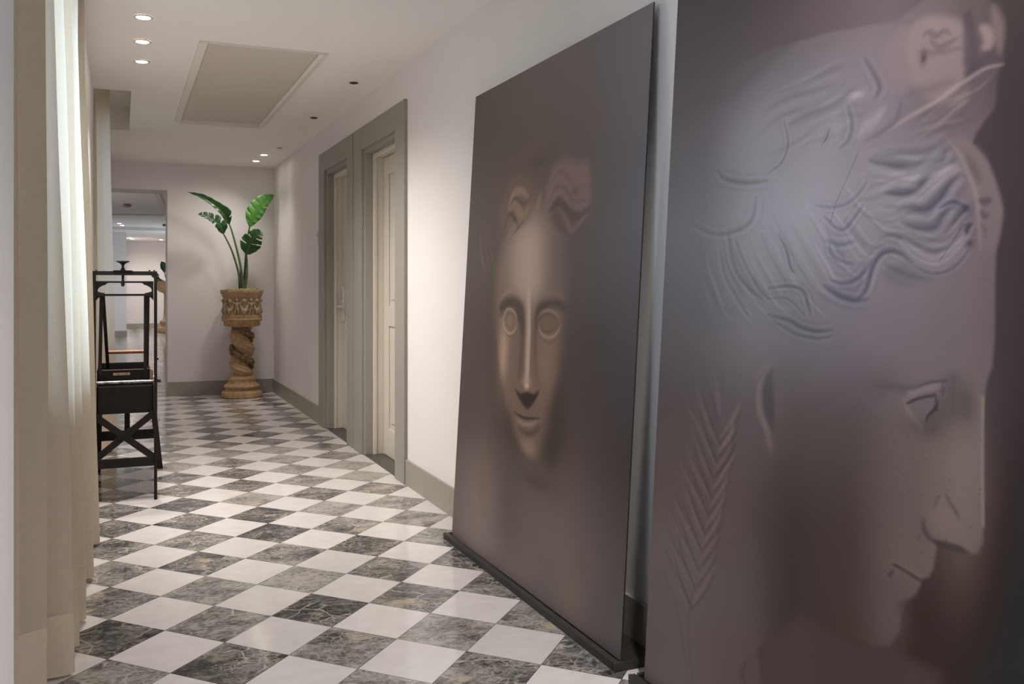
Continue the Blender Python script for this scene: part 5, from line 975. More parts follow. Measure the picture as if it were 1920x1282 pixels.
  ('s',[(0.8313,1.2789),(0.8657,1.2695),(0.907,1.251),(0.9498,1.2379),(0.9915,1.2461),(1.0162,1.2695)],0.0098,0.008,2,(132,126,136),0.252),
  ('s',[(0.8363,1.2957),(0.8728,1.2853),(0.914,1.2665),(0.9496,1.2546),(0.9811,1.2606),(1.002,1.2812)],0.0084,0.008,2,(132,126,136),0.21),
  ('s',[(0.8289,1.2707),(0.8623,1.2618),(0.9035,1.2435),(0.9498,1.2298),(0.9964,1.2391),(1.0229,1.2639)],0.005600000000000001,0.0064,2,(80,74,84),0.3),
  ('s',[(0.8384,1.3027),(0.8757,1.2919),(0.9169,1.2729),(0.9495,1.2617),(0.9767,1.2667),(0.996,1.2862)],0.0049,0.0064,2,(80,74,84),0.24),
  ('s',[(0.8338,1.287),(0.8691,1.2772),(0.9104,1.2585),(0.9497,1.246),(0.9864,1.2531),(1.0093,1.2752)],0.014,0.008,2,(80,74,84),0.6),
  ('s',[(0.8333,1.2854),(0.8685,1.2756),(0.9097,1.257),(0.9497,1.2444),(0.9874,1.2517),(1.0107,1.274)],0.0035,0.004,2,(60,55,63),0.36),
  ('s',[(0.8646,1.2673),(0.9078,1.2338),(0.9508,1.2186),(0.9853,1.2294),(1.0149,1.2554),(1.0285,1.2706)],0.006999999999999999,0.006,2,(174,164,170),0.21),
  ('s',[(0.8745,1.276),(0.9153,1.2437),(0.9507,1.2305),(0.977,1.2393),(1.0049,1.2637),(1.0181,1.2784)],0.006,0.006,2,(174,164,170),0.175),
  ('s',[(0.8598,1.2631),(0.9041,1.229),(0.9508,1.2128),(0.9892,1.2247),(1.0198,1.2514),(1.0336,1.2669)],0.004,0.0048000000000000004,2,(122,112,118),0.25),
  ('s',[(0.8786,1.2795),(0.9184,1.2478),(0.9507,1.2355),(0.9735,1.2435),(1.0007,1.2672),(1.0137,1.2817)],0.0034999999999999996,0.0048000000000000004,2,(122,112,118),0.2),
  ('s',[(0.8694,1.2715),(0.9114,1.2386),(0.9508,1.2244),(0.9813,1.2342),(1.0101,1.2594),(1.0235,1.2744)],0.01,0.006,2,(122,112,118),0.5),
  ('s',[(0.8685,1.2707),(0.9107,1.2377),(0.9508,1.2232),(0.9821,1.2332),(1.0111,1.2586),(1.0245,1.2736)],0.0025,0.003,2,(91,84,88),0.3),
  ('s',[(0.9037,1.2091),(0.945,1.195),(0.9854,1.1991),(1.0164,1.2186),(1.0336,1.2395)],0.006999999999999999,0.007,2,(132,126,136),0.252),
  ('s',[(0.9086,1.2203),(0.9463,1.2068),(0.9799,1.2101),(1.007,1.2272),(1.023,1.2468)],0.006,0.007,2,(132,126,136),0.21),
  ('s',[(0.9014,1.2036),(0.9444,1.1892),(0.9881,1.1938),(1.021,1.2145),(1.0387,1.236)],0.004,0.005600000000000001,2,(80,74,84),0.3),
  ('s',[(0.9106,1.225),(0.9468,1.2118),(0.9775,1.2147),(1.003,1.2309),(1.0185,1.2499)],0.0034999999999999996,0.005600000000000001,2,(80,74,84),0.24),
  ('s',[(0.9061,1.2145),(0.9456,1.2007),(0.9828,1.2044),(1.0119,1.2228),(1.0285,1.243)],0.01,0.007,2,(80,74,84),0.6),
  ('s',[(0.9056,1.2134),(0.9455,1.1996),(0.9833,1.2034),(1.0128,1.2219),(1.0295,1.2423)],0.0025,0.0035,2,(60,55,63),0.36),
  ('s',[(0.8618,1.3904),(0.9028,1.3804)],0.006999999999999999,0.006,2,(172,162,168),0.168),
  ('s',[(0.8637,1.4025),(0.9046,1.3923)],0.006,0.006,2,(172,162,168),0.13999999999999999),
  ('s',[(0.8609,1.3845),(0.902,1.3746)],0.004,0.0048000000000000004,2,(120,110,116),0.2),
  ('s',[(0.8645,1.4076),(0.9054,1.3973)],0.0034999999999999996,0.0048000000000000004,2,(120,110,116),0.16000000000000003),
  ('s',[(0.8627,1.3963),(0.9037,1.3862)],0.01,0.006,2,(120,110,116),0.4),
  ('s',[(0.8625,1.3951),(0.9035,1.385)],0.0025,0.003,2,(90,82,87),0.24),
  ('p',[(0.9759,1.4672),(1.0017,1.4336),(1.0297,1.3881),(1.0483,1.3346),(1.0529,1.283),(1.0589,1.2521),(1.0859,1.2409),(1.0967,1.2904),(1.0975,1.3203),(1.0824,1.3669),(1.0603,1.4152),(1.0302,1.4504),(0.9999,1.4709)],0.008,True,(98,84,86),0.7),
  ('s',[(0.9735,1.4654),(1.0018,1.4315),(1.0276,1.3832),(1.0434,1.3402),(1.0502,1.2934),(1.0548,1.242)],0.01,0.006,2,(118,104,104),0.6),
  ('s',[(1.016,1.4316),(1.0362,1.3977),(1.0488,1.3705)],0.018,0.008,2,(76,64,66),0.6),
  ('s',[(1.048,1.3398),(1.0617,1.3355),(1.0727,1.3385)],0.016,0.006,2,(62,54,60),0.75),
  ('s',[(1.0513,1.319),(1.0607,1.309),(1.0675,1.3075)],0.012,0.006,2,(64,56,62),0.7),
  ('s',[(1.0525,1.2933),(1.0619,1.2825),(1.0671,1.2669)],0.008,0.005,2,(74,64,68),0.6),
  ('s',[(0.4922,0.983),(0.4548,0.953),(0.4461,0.9048),(0.4554,0.8587),(0.4799,0.8219),(0.5008,0.7747)],0.03,0.012,2,(118,104,104),0.7),
  ('s',[(0.4736,0.9681),(0.4401,0.9313),(0.4309,0.8895),(0.4423,0.8434),(0.4691,0.8069)],0.01,0.006,2,(80,72,76),0.6),
  ('p',[(0.4931,0.9698),(0.4678,0.9381),(0.459,0.8928),(0.4741,0.8477),(0.5035,0.8187),(0.508,0.8655),(0.5006,0.9175)],0.01,True,(66,60,66),0.7),
  ('b',0.5256,0.8875,0.012,0.03,0,(98,86,88),0.5),
  ('b',0.4967,0.778,0.014,0.018,0,(112,94,92),0.6),
  ('s',[(0.1847,0.8803),(0.2253,0.8256),(0.269,0.7705),(0.2995,0.7351)],0.013447915649973002,0.008,2,(124,108,106),0.3679859802627301),
  ('s',[(0.2153,0.8777),(0.246,0.8225),(0.2878,0.7676),(0.3078,0.7451)],0.006513778549998524,0.006,2,(62,54,56),0.5786547521471024),
  ('s',[(0.161,0.8414),(0.2,0.7925),(0.2522,0.7445)],0.010140498084461848,0.008,2,(70,60,62),0.35),
  ('s',[(0.3757,0.8705),(0.3586,0.8376),(0.3306,0.7998),(0.3016,0.7669)],0.012873574304915194,0.007,2,(130,112,108),0.45392687311169533),
  ('s',[(0.3874,0.8553),(0.3684,0.8222),(0.3363,0.7837),(0.307,0.7563)],0.006843488799948968,0.006,2,(58,50,52),0.5293082542806176),
  ('s',[(0.1515,0.828),(0.2107,0.7762),(0.2587,0.7223),(0.2894,0.6874)],0.014081728995290806,0.008,2,(124,108,106),0.4419365117969756),
  ('s',[(0.2042,0.8288),(0.2355,0.7741),(0.2776,0.7198),(0.2978,0.6975)],0.008269304054333501,0.006,2,(62,54,56),0.561338864419862),
  ('s',[(0.1499,0.7914),(0.1892,0.7431),(0.2418,0.6959)],0.009884115283989884,0.008,2,(70,60,62),0.35),
  ('s',[(0.351,0.8225),(0.349,0.7913),(0.3208,0.7529),(0.2915,0.7194)],0.014698191217201628,0.007,2,(130,112,108),0.5687436624605728),
  ('s',[(0.378,0.8096),(0.3589,0.776),(0.3265,0.7369),(0.2969,0.7088)],0.008238515209370663,0.006,2,(58,50,52),0.504467838495502),
  ('s',[(0.1616,0.7779),(0.2092,0.7256),(0.2485,0.6709),(0.2795,0.6365)],0.014214266133244873,0.008,2,(124,108,106),0.39102556533402166),
  ('s',[(0.18,0.7746),(0.2252,0.7224),(0.2676,0.6688),(0.2879,0.6469)],0.006072747610294642,0.006,2,(62,54,56),0.45878509739218054),
  ('s',[(0.1389,0.7381),(0.1785,0.6904),(0.2315,0.6441)],0.006495546662425383,0.008,2,(70,60,62),0.35),
  ('s',[(0.3417,0.7733),(0.3395,0.7419),(0.3111,0.7028),(0.2816,0.6686)],0.012398885967244429,0.007,2,(130,112,108),0.35154197351194927),
  ('s',[(0.3687,0.7608),(0.3494,0.7268),(0.3168,0.6869),(0.2871,0.6582)],0.00744209320889538,0.006,2,(58,50,52),0.5701181409659378),
  ('s',[(0.1517,0.725),(0.1861,0.6709),(0.243,0.6201),(0.2741,0.5863)],0.017823622276722996,0.008,2,(124,108,106),0.3975345036012274),
  ('s',[(0.1858,0.7246),(0.2196,0.6712),(0.2622,0.6184),(0.2826,0.5968)],0.008575339773410632,0.006,2,(62,54,56),0.5360456702710298),
  ('s',[(0.133,0.6853),(0.1727,0.6383),(0.2259,0.593)],0.008616077075173862,0.008,2,(70,60,62),0.35),
  ('s',[(0.3619,0.729),(0.3343,0.693),(0.3058,0.6534),(0.2762,0.6185)],0.011259778172024792,0.007,2,(130,112,108),0.5746406143767864),
  ('s',[(0.3636,0.7125),(0.3443,0.678),(0.3116,0.6375),(0.2817,0.6082)],0.006614430854308117,0.006,2,(58,50,52),0.4188006059547526),
  ('s',[(0.1255,0.6687),(0.1752,0.6178),(0.2327,0.5681),(0.2641,0.5348)],0.01864584640646785,0.008,2,(124,108,106),0.39621222748936635),
  ('s',[(0.1694,0.6707),(0.2092,0.6189),(0.252,0.5668),(0.2726,0.5456)],0.007097379672294829,0.006,2,(62,54,56),0.48961449768100446),
  ('s',[(0.1219,0.6313),(0.1619,0.585),(0.2155,0.5406)],0.01071520524792183,0.008,2,(70,60,62),0.35),
  ('s',[(0.3412,0.6774),(0.3247,0.643),(0.296,0.6027),(0.2662,0.5672)],0.011602929715857883,0.007,2,(130,112,108),0.5362518401021173),
  ('s',[(0.3542,0.6632),(0.3348,0.6282),(0.3018,0.5869),(0.2717,0.5569)],0.006430830874852588,0.006,2,(58,50,52),0.40816369260059704),
  ('s',[(0.1292,0.6175),(0.1806,0.5681),(0.2224,0.5158),(0.254,0.483)],0.018121361990486425,0.008,2,(124,108,106),0.5243119918125245),
  ('s',[(0.1675,0.6192),(0.1986,0.5662),(0.2419,0.5148),(0.2626,0.4939)],0.009704906934198804,0.006,2,(62,54,56),0.5417949893280252),
  ('s',[(0.1107,0.5769),(0.1511,0.5312),(0.2051,0.4878)],0.007063558594542236,0.008,2,(70,60,62),0.35),
  ('s',[(0.3325,0.6277),(0.315,0.5927),(0.2861,0.5517),(0.2561,0.5155)],0.012561983376961187,0.007,2,(130,112,108),0.5270938795906974),
  ('s',[(0.3448,0.6135),(0.3252,0.5781),(0.292,0.5359),(0.2617,0.5053)],0.007046644286080387,0.006,2,(58,50,52),0.41451755334604806),
  ('s',[(0.1024,0.5597),(0.1557,0.5112),(0.212,0.463),(0.2438,0.4308)],0.01786139712123185,0.008,2,(124,108,106),0.5220853419207611),
  ('s',[(0.1466,0.5635),(0.1881,0.5132),(0.2316,0.4624),(0.2525,0.4419)],0.007271287321870624,0.006,2,(62,54,56),0.5822222910808021),
  ('s',[(0.0994,0.5221),(0.1401,0.4771),(0.1945,0.4346)],0.008685142707430303,0.008,2,(70,60,62),0.35),
  ('s',[(0.3206,0.577),(0.3053,0.5421),(0.2762,0.5004),(0.246,0.4634)],0.011179582482733532,0.007,2,(130,112,108),0.5992434815902731),
  ('s',[(0.3352,0.5635),(0.3155,0.5276),(0.2821,0.4847),(0.2516,0.4533)],0.007327652917685321,0.006,2,(58,50,52),0.49423836406181443),
  ('s',[(0.0915,0.5048),(0.1509,0.4588),(0.2015,0.4099),(0.2336,0.3782)],0.015766314751690234,0.008,2,(124,108,106),0.45627683508007166),
  ('s',[(0.141,0.5107),(0.1774,0.4598),(0.2213,0.4097),(0.2423,0.3896)],0.007339861287619485,0.006,2,(62,54,56),0.5557190885674794),
  ('s',[(0.0881,0.4669),(0.1291,0.4226),(0.1839,0.3811)],0.010021069364285037,0.008,2,(70,60,62),0.35),
  ('s',[(0.3013,0.524),(0.2955,0.4911),(0.2662,0.4487),(0.2358,0.411)],0.01493764501961884,0.007,2,(130,112,108),0.36752011285480035),
  ('s',[(0.3257,0.5132),(0.3058,0.4768),(0.2721,0.433),(0.2414,0.401)],0.006772881467193182,0.006,2,(58,50,52),0.5662357811004564),
  ('s',[(0.0776,0.4456),(0.1367,0.4005),(0.1912,0.3536),(0.2235,0.3224)],0.015302611304103498,0.008,2,(124,108,106),0.58643385392668),
  ('s',[(0.136,0.4548),(0.1669,0.403),(0.2111,0.3538),(0.2323,0.334)],0.0068711057988597255,0.006,2,(62,54,56),0.5602105300787451),
  ('s',[(0.0769,0.4083),(0.1182,0.3647),(0.1735,0.3243)],0.010977580278926185,0.008,2,(70,60,62),0.35),
  ('s',[(0.3019,0.4729),(0.2858,0.437),(0.2563,0.3938),(0.2257,0.3553)],0.011887323559187776,0.007,2,(130,112,108),0.38808914348275064),
  ('s',[(0.3162,0.4598),(0.2962,0.4228),(0.2623,0.3782),(0.2314,0.3454)],0.0062094205516098734,0.006,2,(58,50,52),0.4089286057014673),
  ('s',[(0.0643,0.3831),(0.1354,0.3425),(0.1811,0.2939),(0.2136,0.2634)],0.01672884130026081,0.008,2,(124,108,106),0.3668149132074857),
  ('s',[(0.1246,0.394),(0.1566,0.343),(0.2011,0.2946),(0.2224,0.2753)],0.00994305505798336,0.006,2,(62,54,56),0.5036691602905391),
  ('s',[(0.066,0.3462),(0.1076,0.3035),(0.1632,0.2641)],0.008173326047354126,0.008,2,(70,60,62),0.35),
  ('s',[(0.3023,0.4189),(0.2764,0.3797),(0.2466,0.3357),(0.2158,0.2965)],0.013992192209596504,0.007,2,(130,112,108),0.5362783531367004),
  ('s',[(0.3069,0.4032),(0.2868,0.3657),(0.2527,0.3203),(0.2215,0.2867)],0.006547350028754138,0.006,2,(58,50,52),0.545734473973272),
  ('s',[(0.2654,0.9357),(0.2837,0.8795),(0.2972,0.8236)],0.012,0.008,2,(116,104,106),0.5),
  ('s',[(0.2443,0.9044),(0.2722,0.8492),(0.2892,0.8081)],0.006,0.005,2,(66,60,66),0.5),
  ('s',[(0.2171,0.3409),(0.2024,0.2183),(0.2382,0.0831)],0.01,0.008,2,(88,76,78),0.5),
  ('s',[(0.133,0.2842),(0.1804,0.1808),(0.2144,0.0732)],0.01,0.008,2,(92,80,82),0.5),
  ('s',[(0.4501,0.227),(0.4362,0.192),(0.4548,0.1623)],0.016,0.01,2,(58,50,52),0.6),
  ('b',0.8303,0.9646,0.05,0.03,20,(80,72,78),0.5),
  ('s',[(0.8164,0.9563),(0.8517,0.9623),(0.8995,0.9629),(0.9508,0.9748),(0.985,0.9868)],0.012,0.01,2,(74,64,68),0.6),
  ('p',[(0.9002,0.9498),(0.9145,0.9296),(0.9292,0.8989),(0.9556,0.8813),(0.9919,0.8973),(1.0269,0.9128),(1.0461,0.946),(1.0304,0.9852),(1.0107,1.0039),(0.9876,0.985),(0.9767,0.9585)],0.025,True,(70,62,64),0.6),
  ('s',[(0.9081,0.9507),(0.9386,0.9649),(0.9781,0.9787)],0.016,0.006,0,(120,106,108),0.7),
  ('s',[(0.9154,0.9624),(0.9506,0.9791),(0.9875,0.9871),(0.997,0.9901)],0.006,0.004,2,(60,52,58),0.7),
  ('s',[(0.8981,0.9385),(0.9072,0.9177),(0.9225,0.9023),(0.94,0.8897)],0.012,0.005,0,(116,102,100),0.75),
  ('p',[(0.9038,0.9326),(0.937,0.9475),(0.9681,0.9554),(0.9656,0.9317),(0.9423,0.8943),(0.9182,0.9083)],0.005,False,(99,87,89),0.85),
  ('s',[(0.9024,0.9325),(0.9344,0.9472),(0.9681,0.9565)],0.006,0.003,0,(54,48,54),0.85),
  ('s',[(0.9681,0.9554),(0.9729,0.9348),(0.954,0.9131),(0.9496,0.8997)],0.007,0.003,2,(52,46,50),0.85),
  ('s',[(0.968,0.9341),(0.9758,0.9267)],0.008,0.003,2,(52,46,50),0.7),
  ('s',[(0.9827,0.9855),(0.9865,0.9575)],0.008,0.004,2,(60,52,58),0.6),
  ('b',0.9491,0.8857,0.05,0.02,0,(74,64,64),0.5),
  ('b',1.0427,0.9456,0.018,0.04,0,(74,66,66),0.6),
  ('s',[(1.0059,1.0035),(1.0092,0.9622),(1.0097,0.9259)],0.002,0.002,0,(60,52,54),0.5),
  ('s',[(1.0734,0.9645),(1.0776,0.8501),(1.0844,0.7272)],0.006,0.004,0,(136,118,112),0.6),
  ('s',[(1.002,0.7678),(1.0136,0.7507),(1.026,0.7382),(1.0349,0.724)],0.01,0.005,2,(68,56,56),0.75),
  ('s',[(0.9913,0.7634),(0.9822,0.7509),(0.9783,0.7311)],0.007,0.004,2,(70,58,58),0.7),
  ('b',1.0007,0.7218,0.03,0.03,0,(122,102,98),0.6),
  ('s',[(0.9532,0.7082),(0.9554,0.6896),(0.9688,0.674),(0.9838,0.6696)],0.012,0.007,2,(60,50,50),0.75),
  ('p',[(0.9762,0.6739),(1.0029,0.6768),(1.0383,0.6781),(1.0615,0.6703),(1.0528,0.6629),(1.0216,0.6603),(0.9881,0.6582)],0.006,False,(58,48,48),0.85),
  ('s',[(0.9726,0.6729),(1.0022,0.6911),(1.0378,0.6881),(1.0679,0.6781)],0.008,0.008,2,(112,94,90),0.5),
  ('s',[(0.8842,0.5967),(0.8977,0.5963),(0.9192,0.5918),(0.9403,0.5874),(0.9532,0.585)],0.009,0.004,2,(46,38,38),0.9),
  ('s',[(0.8874,0.5867),(0.8798,0.5756),(0.872,0.5688)],0.008,0.004,2,(64,54,54),0.8),
  ('s',[(0.8947,0.602),(0.9215,0.5989),(0.9529,0.5912)],0.01,0.006,2,(112,96,92),0.6),
  ('s',[(0.8928,0.5883),(0.9197,0.5833),(0.9486,0.575)],0.014,0.007,2,(104,88,84),0.6),
  ('s',[(0.9222,0.5356),(0.9098,0.5217),(0.9055,0.5029)],0.012,0.008,2,(70,60,60),0.6),
  ('s',[(0.9472,0.6769),(0.9442,0.6601)],0.004,0.003,2,(56,48,48),0.6),
  ('b',0.8,0.8859,0.0018,0.0018,0,(58,48,48),0.6),
  ('b',0.865,0.8695,0.0018,0.0018,0,(58,48,48),0.6),
  ('b',0.7374,0.7212,0.0018,0.0018,0,(58,48,48),0.6),
  ('b',1.0608,0.6139,0.0018,0.0018,0,(58,48,48),0.6),
  ('b',0.999,0.8591,0.0018,0.0018,0,(58,48,48),0.6),
  ('b',0.9206,0.8198,0.0018,0.0018,0,(58,48,48),0.6),
  ('b',0.7738,0.8807,0.0018,0.0018,0,(58,48,48),0.6),
  ('b',0.8148,0.4741,0.0018,0.0018,0,(58,48,48),0.6),
  ('b',1.0328,0.6024,0.0018,0.0018,0,(58,48,48),0.6),
  ('b',1.0101,0.874,0.0018,0.0018,0,(58,48,48),0.6),
  ('b',0.8443,0.6324,0.0018,0.0018,0,(58,48,48),0.6),
  ('b',1.0021,0.571,0.0018,0.0018,0,(58,48,48),0.6),
  ('b',1.0337,0.9259,0.0018,0.0018,0,(58,48,48),0.6),
  ('b',0.9549,0.6411,0.0018,0.0018,0,(58,48,48),0.6),
  ('b',0.9069,0.8649,0.0018,0.0018,0,(58,48,48),0.6),
  ('b',0.8926,0.9055,0.0018,0.0018,0,(58,48,48),0.6),
  ('b',1.0673,0.5873,0.0018,0.0018,0,(58,48,48),0.6),
  ('b',0.9252,0.8094,0.0018,0.0018,0,(58,48,48),0.6),
  ('b',1.0532,0.7125,0.0018,0.0018,0,(58,48,48),0.6),
  ('b',1.0506,0.5896,0.0018,0.0018,0,(58,48,48),0.6),
  ('b',0.9138,0.7528,0.0018,0.0018,0,(58,48,48),0.6),
  ('b',0.9467,0.7519,0.0018,0.0018,0,(58,48,48),0.6),
  ('b',0.775,0.7787,0.0018,0.0018,0,(58,48,48),0.6),
  ('b',1.0107,0.9426,0.0018,0.0018,0,(58,48,48),0.6),
  ('b',0.7356,0.6037,0.0018,0.0018,0,(58,48,48),0.6),
  ('b',0.8302,0.6746,0.0018,0.0018,0,(58,48,48),0.6),
  ('b',0.8983,0.7838,0.0018,0.0018,0,(58,48,48),0.6),
  ('b',1.073,0.8832,0.0018,0.0018,0,(58,48,48),0.6),
  ('b',0.8726,0.8473,0.0018,0.0018,0,(58,48,48),0.6),
  ('b',0.9549,0.8262,0.0018,0.0018,0,(58,48,48),0.6),
  ('b',0.8653,0.5794,0.0018,0.0018,0,(58,48,48),0.6),
  ('b',0.8467,0.6668,0.0018,0.0018,0,(58,48,48),0.6),
  ('b',1.0418,0.9206,0.0018,0.0018,0,(58,48,48),0.6),
  ('b',0.7299,0.8102,0.0018,0.0018,0,(58,48,48),0.6),
  ('b',1.0078,0.6814,0.0018,0.0018,0,(58,48,48),0.6),
  ('b',0.8071,0.7717,0.0018,0.0018,0,(58,48,48),0.6),
  ('b',0.7863,0.7024,0.0018,0.0018,0,(58,48,48),0.6),
  ('b',0.7363,0.5669,0.0018,0.0018,0,(58,48,48),0.6),
  ('b',1.0571,0.5447,0.0018,0.0018,0,(58,48,48),0.6),
  ('b',1.0054,0.5244,0.0018,0.0018,0,(58,48,48),0.6),
  ('b',0.7127,0.7754,0.0018,0.0018,0,(58,48,48),0.6),
  ('b',1.0752,0.6293,0.0018,0.0018,0,(58,48,48),0.6),
  ('b',0.8911,0.4925,0.0018,0.0018,0,(58,48,48),0.6),
  ('b',0.9635,0.5756,0.0018,0.0018,0,(58,48,48),0.6),
  ('b',0.8257,0.8452,0.0018,0.0018,0,(58,48,48),0.6),
  ('b',0.8828,0.8812,0.0018,0.0018,0,(58,48,48),0.6),
  ('b',0.8808,0.48,0.0018,0.0018,0,(58,48,48),0.6),
  ('b',0.8357,0.9377,0.0018,0.0018,0,(58,48,48),0.6),
  ('b',0.7207,0.8398,0.0018,0.0018,0,(58,48,48),0.6),
  ('b',1.0083,0.7965,0.0018,0.0018,0,(58,48,48),0.6),
  ('b',0.8219,0.892,0.0018,0.0018,0,(58,48,48),0.6),
  ('b',1.0729,0.7827,0.0018,0.0018,0,(58,48,48),0.6),
  ('b',0.7871,0.9065,0.0018,0.0018,0,(58,48,48),0.6),
  ('b',0.7252,0.841,0.0018,0.0018,0,(58,48,48),0.6),
  ('b',0.9672,0.8875,0.0018,0.0018,0,(58,48,48),0.6),
  ('b',0.729,0.6728,0.0018,0.0018,0,(58,48,48),0.6),
  ('b',0.8306,0.4447,0.0018,0.0018,0,(58,48,48),0.6),
  ('b',0.7652,0.6615,0.0018,0.0018,0,(58,48,48),0.6),
  ('b',1.0061,0.7748,0.0018,0.0018,0,(58,48,48),0.6),
  ('b',1.0758,0.7597,0.0018,0.0018,0,(58,48,48),0.6),
  ('b',0.8112,0.7324,0.0018,0.0018,0,(58,48,48),0.6),
  ('b',0.7251,0.7083,0.0018,0.0018,0,(58,48,48),0.6),
  ('b',0.8274,0.4973,0.0018,0.0018,0,(58,48,48),0.6),
  ('b',1.0268,0.739,0.0018,0.0018,0,(58,48,48),0.6),
  ('b',0.7175,0.7946,0.0018,0.0018,0,(58,48,48),0.6),
  ('b',0.8056,0.8336,0.0018,0.0018,0,(58,48,48),0.6),
  ('b',0.82,0.5047,0.0018,0.0018,0,(58,48,48),0.6),
  ('b',0.759,0.9071,0.0018,0.0018,0,(58,48,48),0.6),
  ('b',1.0591,0.7171,0.0018,0.0018,0,(58,48,48),0.6),
  ('b',1.0751,0.7924,0.0018,0.0018,0,(58,48,48),0.6),
  ('s',[(0.7416,1.4758),(0.7133,1.425),(0.6813,1.367),(0.6675,1.3248)],0.0016,0.001,0,(44,40,46),0.7),
  ('s',[(1.0178,1.2956),(0.9921,1.2602),(0.9634,1.2219)],0.0016,0.001,0,(52,46,52),0.6),
 ])
# ------------------------------------------------------------------ old copying press on trestle legs
pr = thing('antique_press', 'old black iron and wood press with handwheel on crossed trestle legs beside the curtains', 'press', (0.02, 5.3, 0))
PX0, PX1 = -0.170, 0.165           # local x of the left and right posts (outer faces) relative to 0.02
def bp(mb, name, m, **k): return mb.build(name, M[m], k.pop('parent', pr), **k)
for sx in (-1, 1):
    xo = PX0 if sx < 0 else PX1
    b = MB(); b.box(min(xo, xo-sx*0.016), -0.02, 0, max(xo, xo-sx*0.016), 0.03, 1.285)
    bp(b, 'front_post', 'dark_wood', bevel=0.002)
    b = MB()   # splayed rear leg
    xt = 0.145*sx; xb = (0.215 if sx > 0 else -0.165)
    b.bar((xt, 0.66, 0.62), (xb, 0.90, 0.0), 0.034, 0.045, up=(0, 1, 0)); bp(b, 'rear_leg', 'dark_wood')
b = MB(); b.box(PX0+0.016, -0.012, 1.262, PX1-0.016, 0.022, 1.285); bp(b, 'top_beam', 'iron', bevel=0.002)
b = MB(); b.box(-0.065, -0.02, 1.285, 0.035, 0.03, 1.289)
bp(b, 'bearing_plate', 'iron')
for x in (-0.152, 0.125, 0.15): b = MB(); b.ball((x, 0.0, 1.287), 0.006); bp(b, 'bolt', 'iron')
# guide frame: moving crosspiece with scrolled brackets
def brk(s):
    pts = [(-0.150, 1.229), (-0.078, 1.229), (-0.082, 1.219), (-0.094, 1.216), (-0.099, 1.209), (-0.118, 1.203), (-0.134, 1.192), (-0.141, 1.179), (-0.138, 1.170), (-0.120, 1.165), (-0.104, 1.163), (-0.104, 1.145), (-0.128, 1.142), (-0.134, 1.137), (-0.144, 1.128), (-0.150, 1.118)]
    return [(x*s-0.004, z) for x, z in pts]
for s_ in (-1, 1):
    b = MB(); b.prism(brk(s_), 1, -0.004, 0.016); bp(b, 'scrolled_bracket', 'iron', bevel=0.0015)
b = MB(); b.box(-0.154, -0.006, 1.219, 0.146, 0.018, 1.229); bp(b, 'upper_crossbar', 'iron')
b = MB(); b.box(-0.154, -0.008, 1.146, 0.146, 0.02, 1.158); bp(b, 'lower_crossbar', 'iron')
sc_ = MB(); sc_.tube([(-0.015, 0.005, 1.21), (-0.015, 0.005, 1.31)], 0.0065, 14)
for k in range(14): sc_.lathe([(0.0065, 0), (0.0078, 0.0015), (0.0065, 0.003)], 14, c=(-0.015, 0.005, 1.215+k*0.0034), cap=False)
sc_.lathe([(0.004, 1.199), (0.009, 1.203), (0.010, 1.213), (0.012, 1.222)], 16, c=(-0.015, 0.005, 0))
screw = bp(sc_, 'screw', 'iron', smooth=True)
w = MB(); w.lathe([(0.013, 1.289), (0.013, 1.296), (0.008, 1.300), (0.006, 1.315), (0.010, 1.322), (0.016, 1.328), (0.030, 1.334), (0.036, 1.337), (0.036, 1.341), (0.028, 1.3395), (0.005, 1.334)], 28, c=(-0.015, 0.005, 0))
bp(w, 'handwheel', 'iron', smooth=True)
for (xt, xb, ya, yb_) in ((-0.126, -0.135, 0.03, 0.05), (0.105, 0.104, 0.03, 0.05)):
    b = MB(); b.bar((xt, ya, 1.15), (xb, yb_, 0.68), 0.019, 0.006, up=(0, 1, 0)); bp(b, 'side_bar', 'iron')
    b = MB(); b.tube([(xb, yb_-0.012, 0.712), (xb, yb_, 0.712)], 0.009, 10).tube([(xb, yb_-0.010, 0.685), (xb, yb_, 0.685)], 0.006, 10); bp(b, 'bolt', 'iron')
for (xt, xb) in ((-0.118, -0.098), (0.118, 0.122)):
    b = MB(); b.bar((xt, 0.06, 1.15), (xb, 0.42, 0.71), 0.019, 0.008, up=(0, 1, 0)); bp(b, 'rear_bar', 'iron')
b = MB(); b.tube([(-0.10, 0.36, 0.81), (0.122, 0.36, 0.81)], 0.011, 16); bp(b, 'wooden_rod', 'redwood', smooth=True)
b = MB(); b.box(-0.15, 0.055, 0.672, 0.125, 0.075, 0.732).box(-0.15, 0.075, 0.672, -0.135, 0.50, 0.728).box(0.11, 0.075, 0.672, 0.125, 0.50, 0.728).box(-0.15, 0.50, 0.672, 0.125, 0.52, 0.735).box(-0.135, 0.075, 0.672, 0.11, 0.50, 0.68)
bp(b, 'tray', 'case', bevel=0.002)
b = MB(); b.box(-0.135, 0.050, 0.729, 0.120, 0.0549, 0.7315); bp(b, 'worn_tray_edge', 'palewood')
b = MB(); b.box(0.128, 0.05, 0.672, 0.138, 0.45, 0.728).box(0.140, 0.07, 0.672, 0.146, 0.45, 0.722); bp(b, 'side_board', 'palewood', bevel=0.001)
pl = MB(); pl.box(-0.066, 0.0515, 0.700, 0.022, 0.0548, 0.714); plate = bp(pl, 'name_plate', 'brass')
g = MB(); random.seed(5); x = -0.062
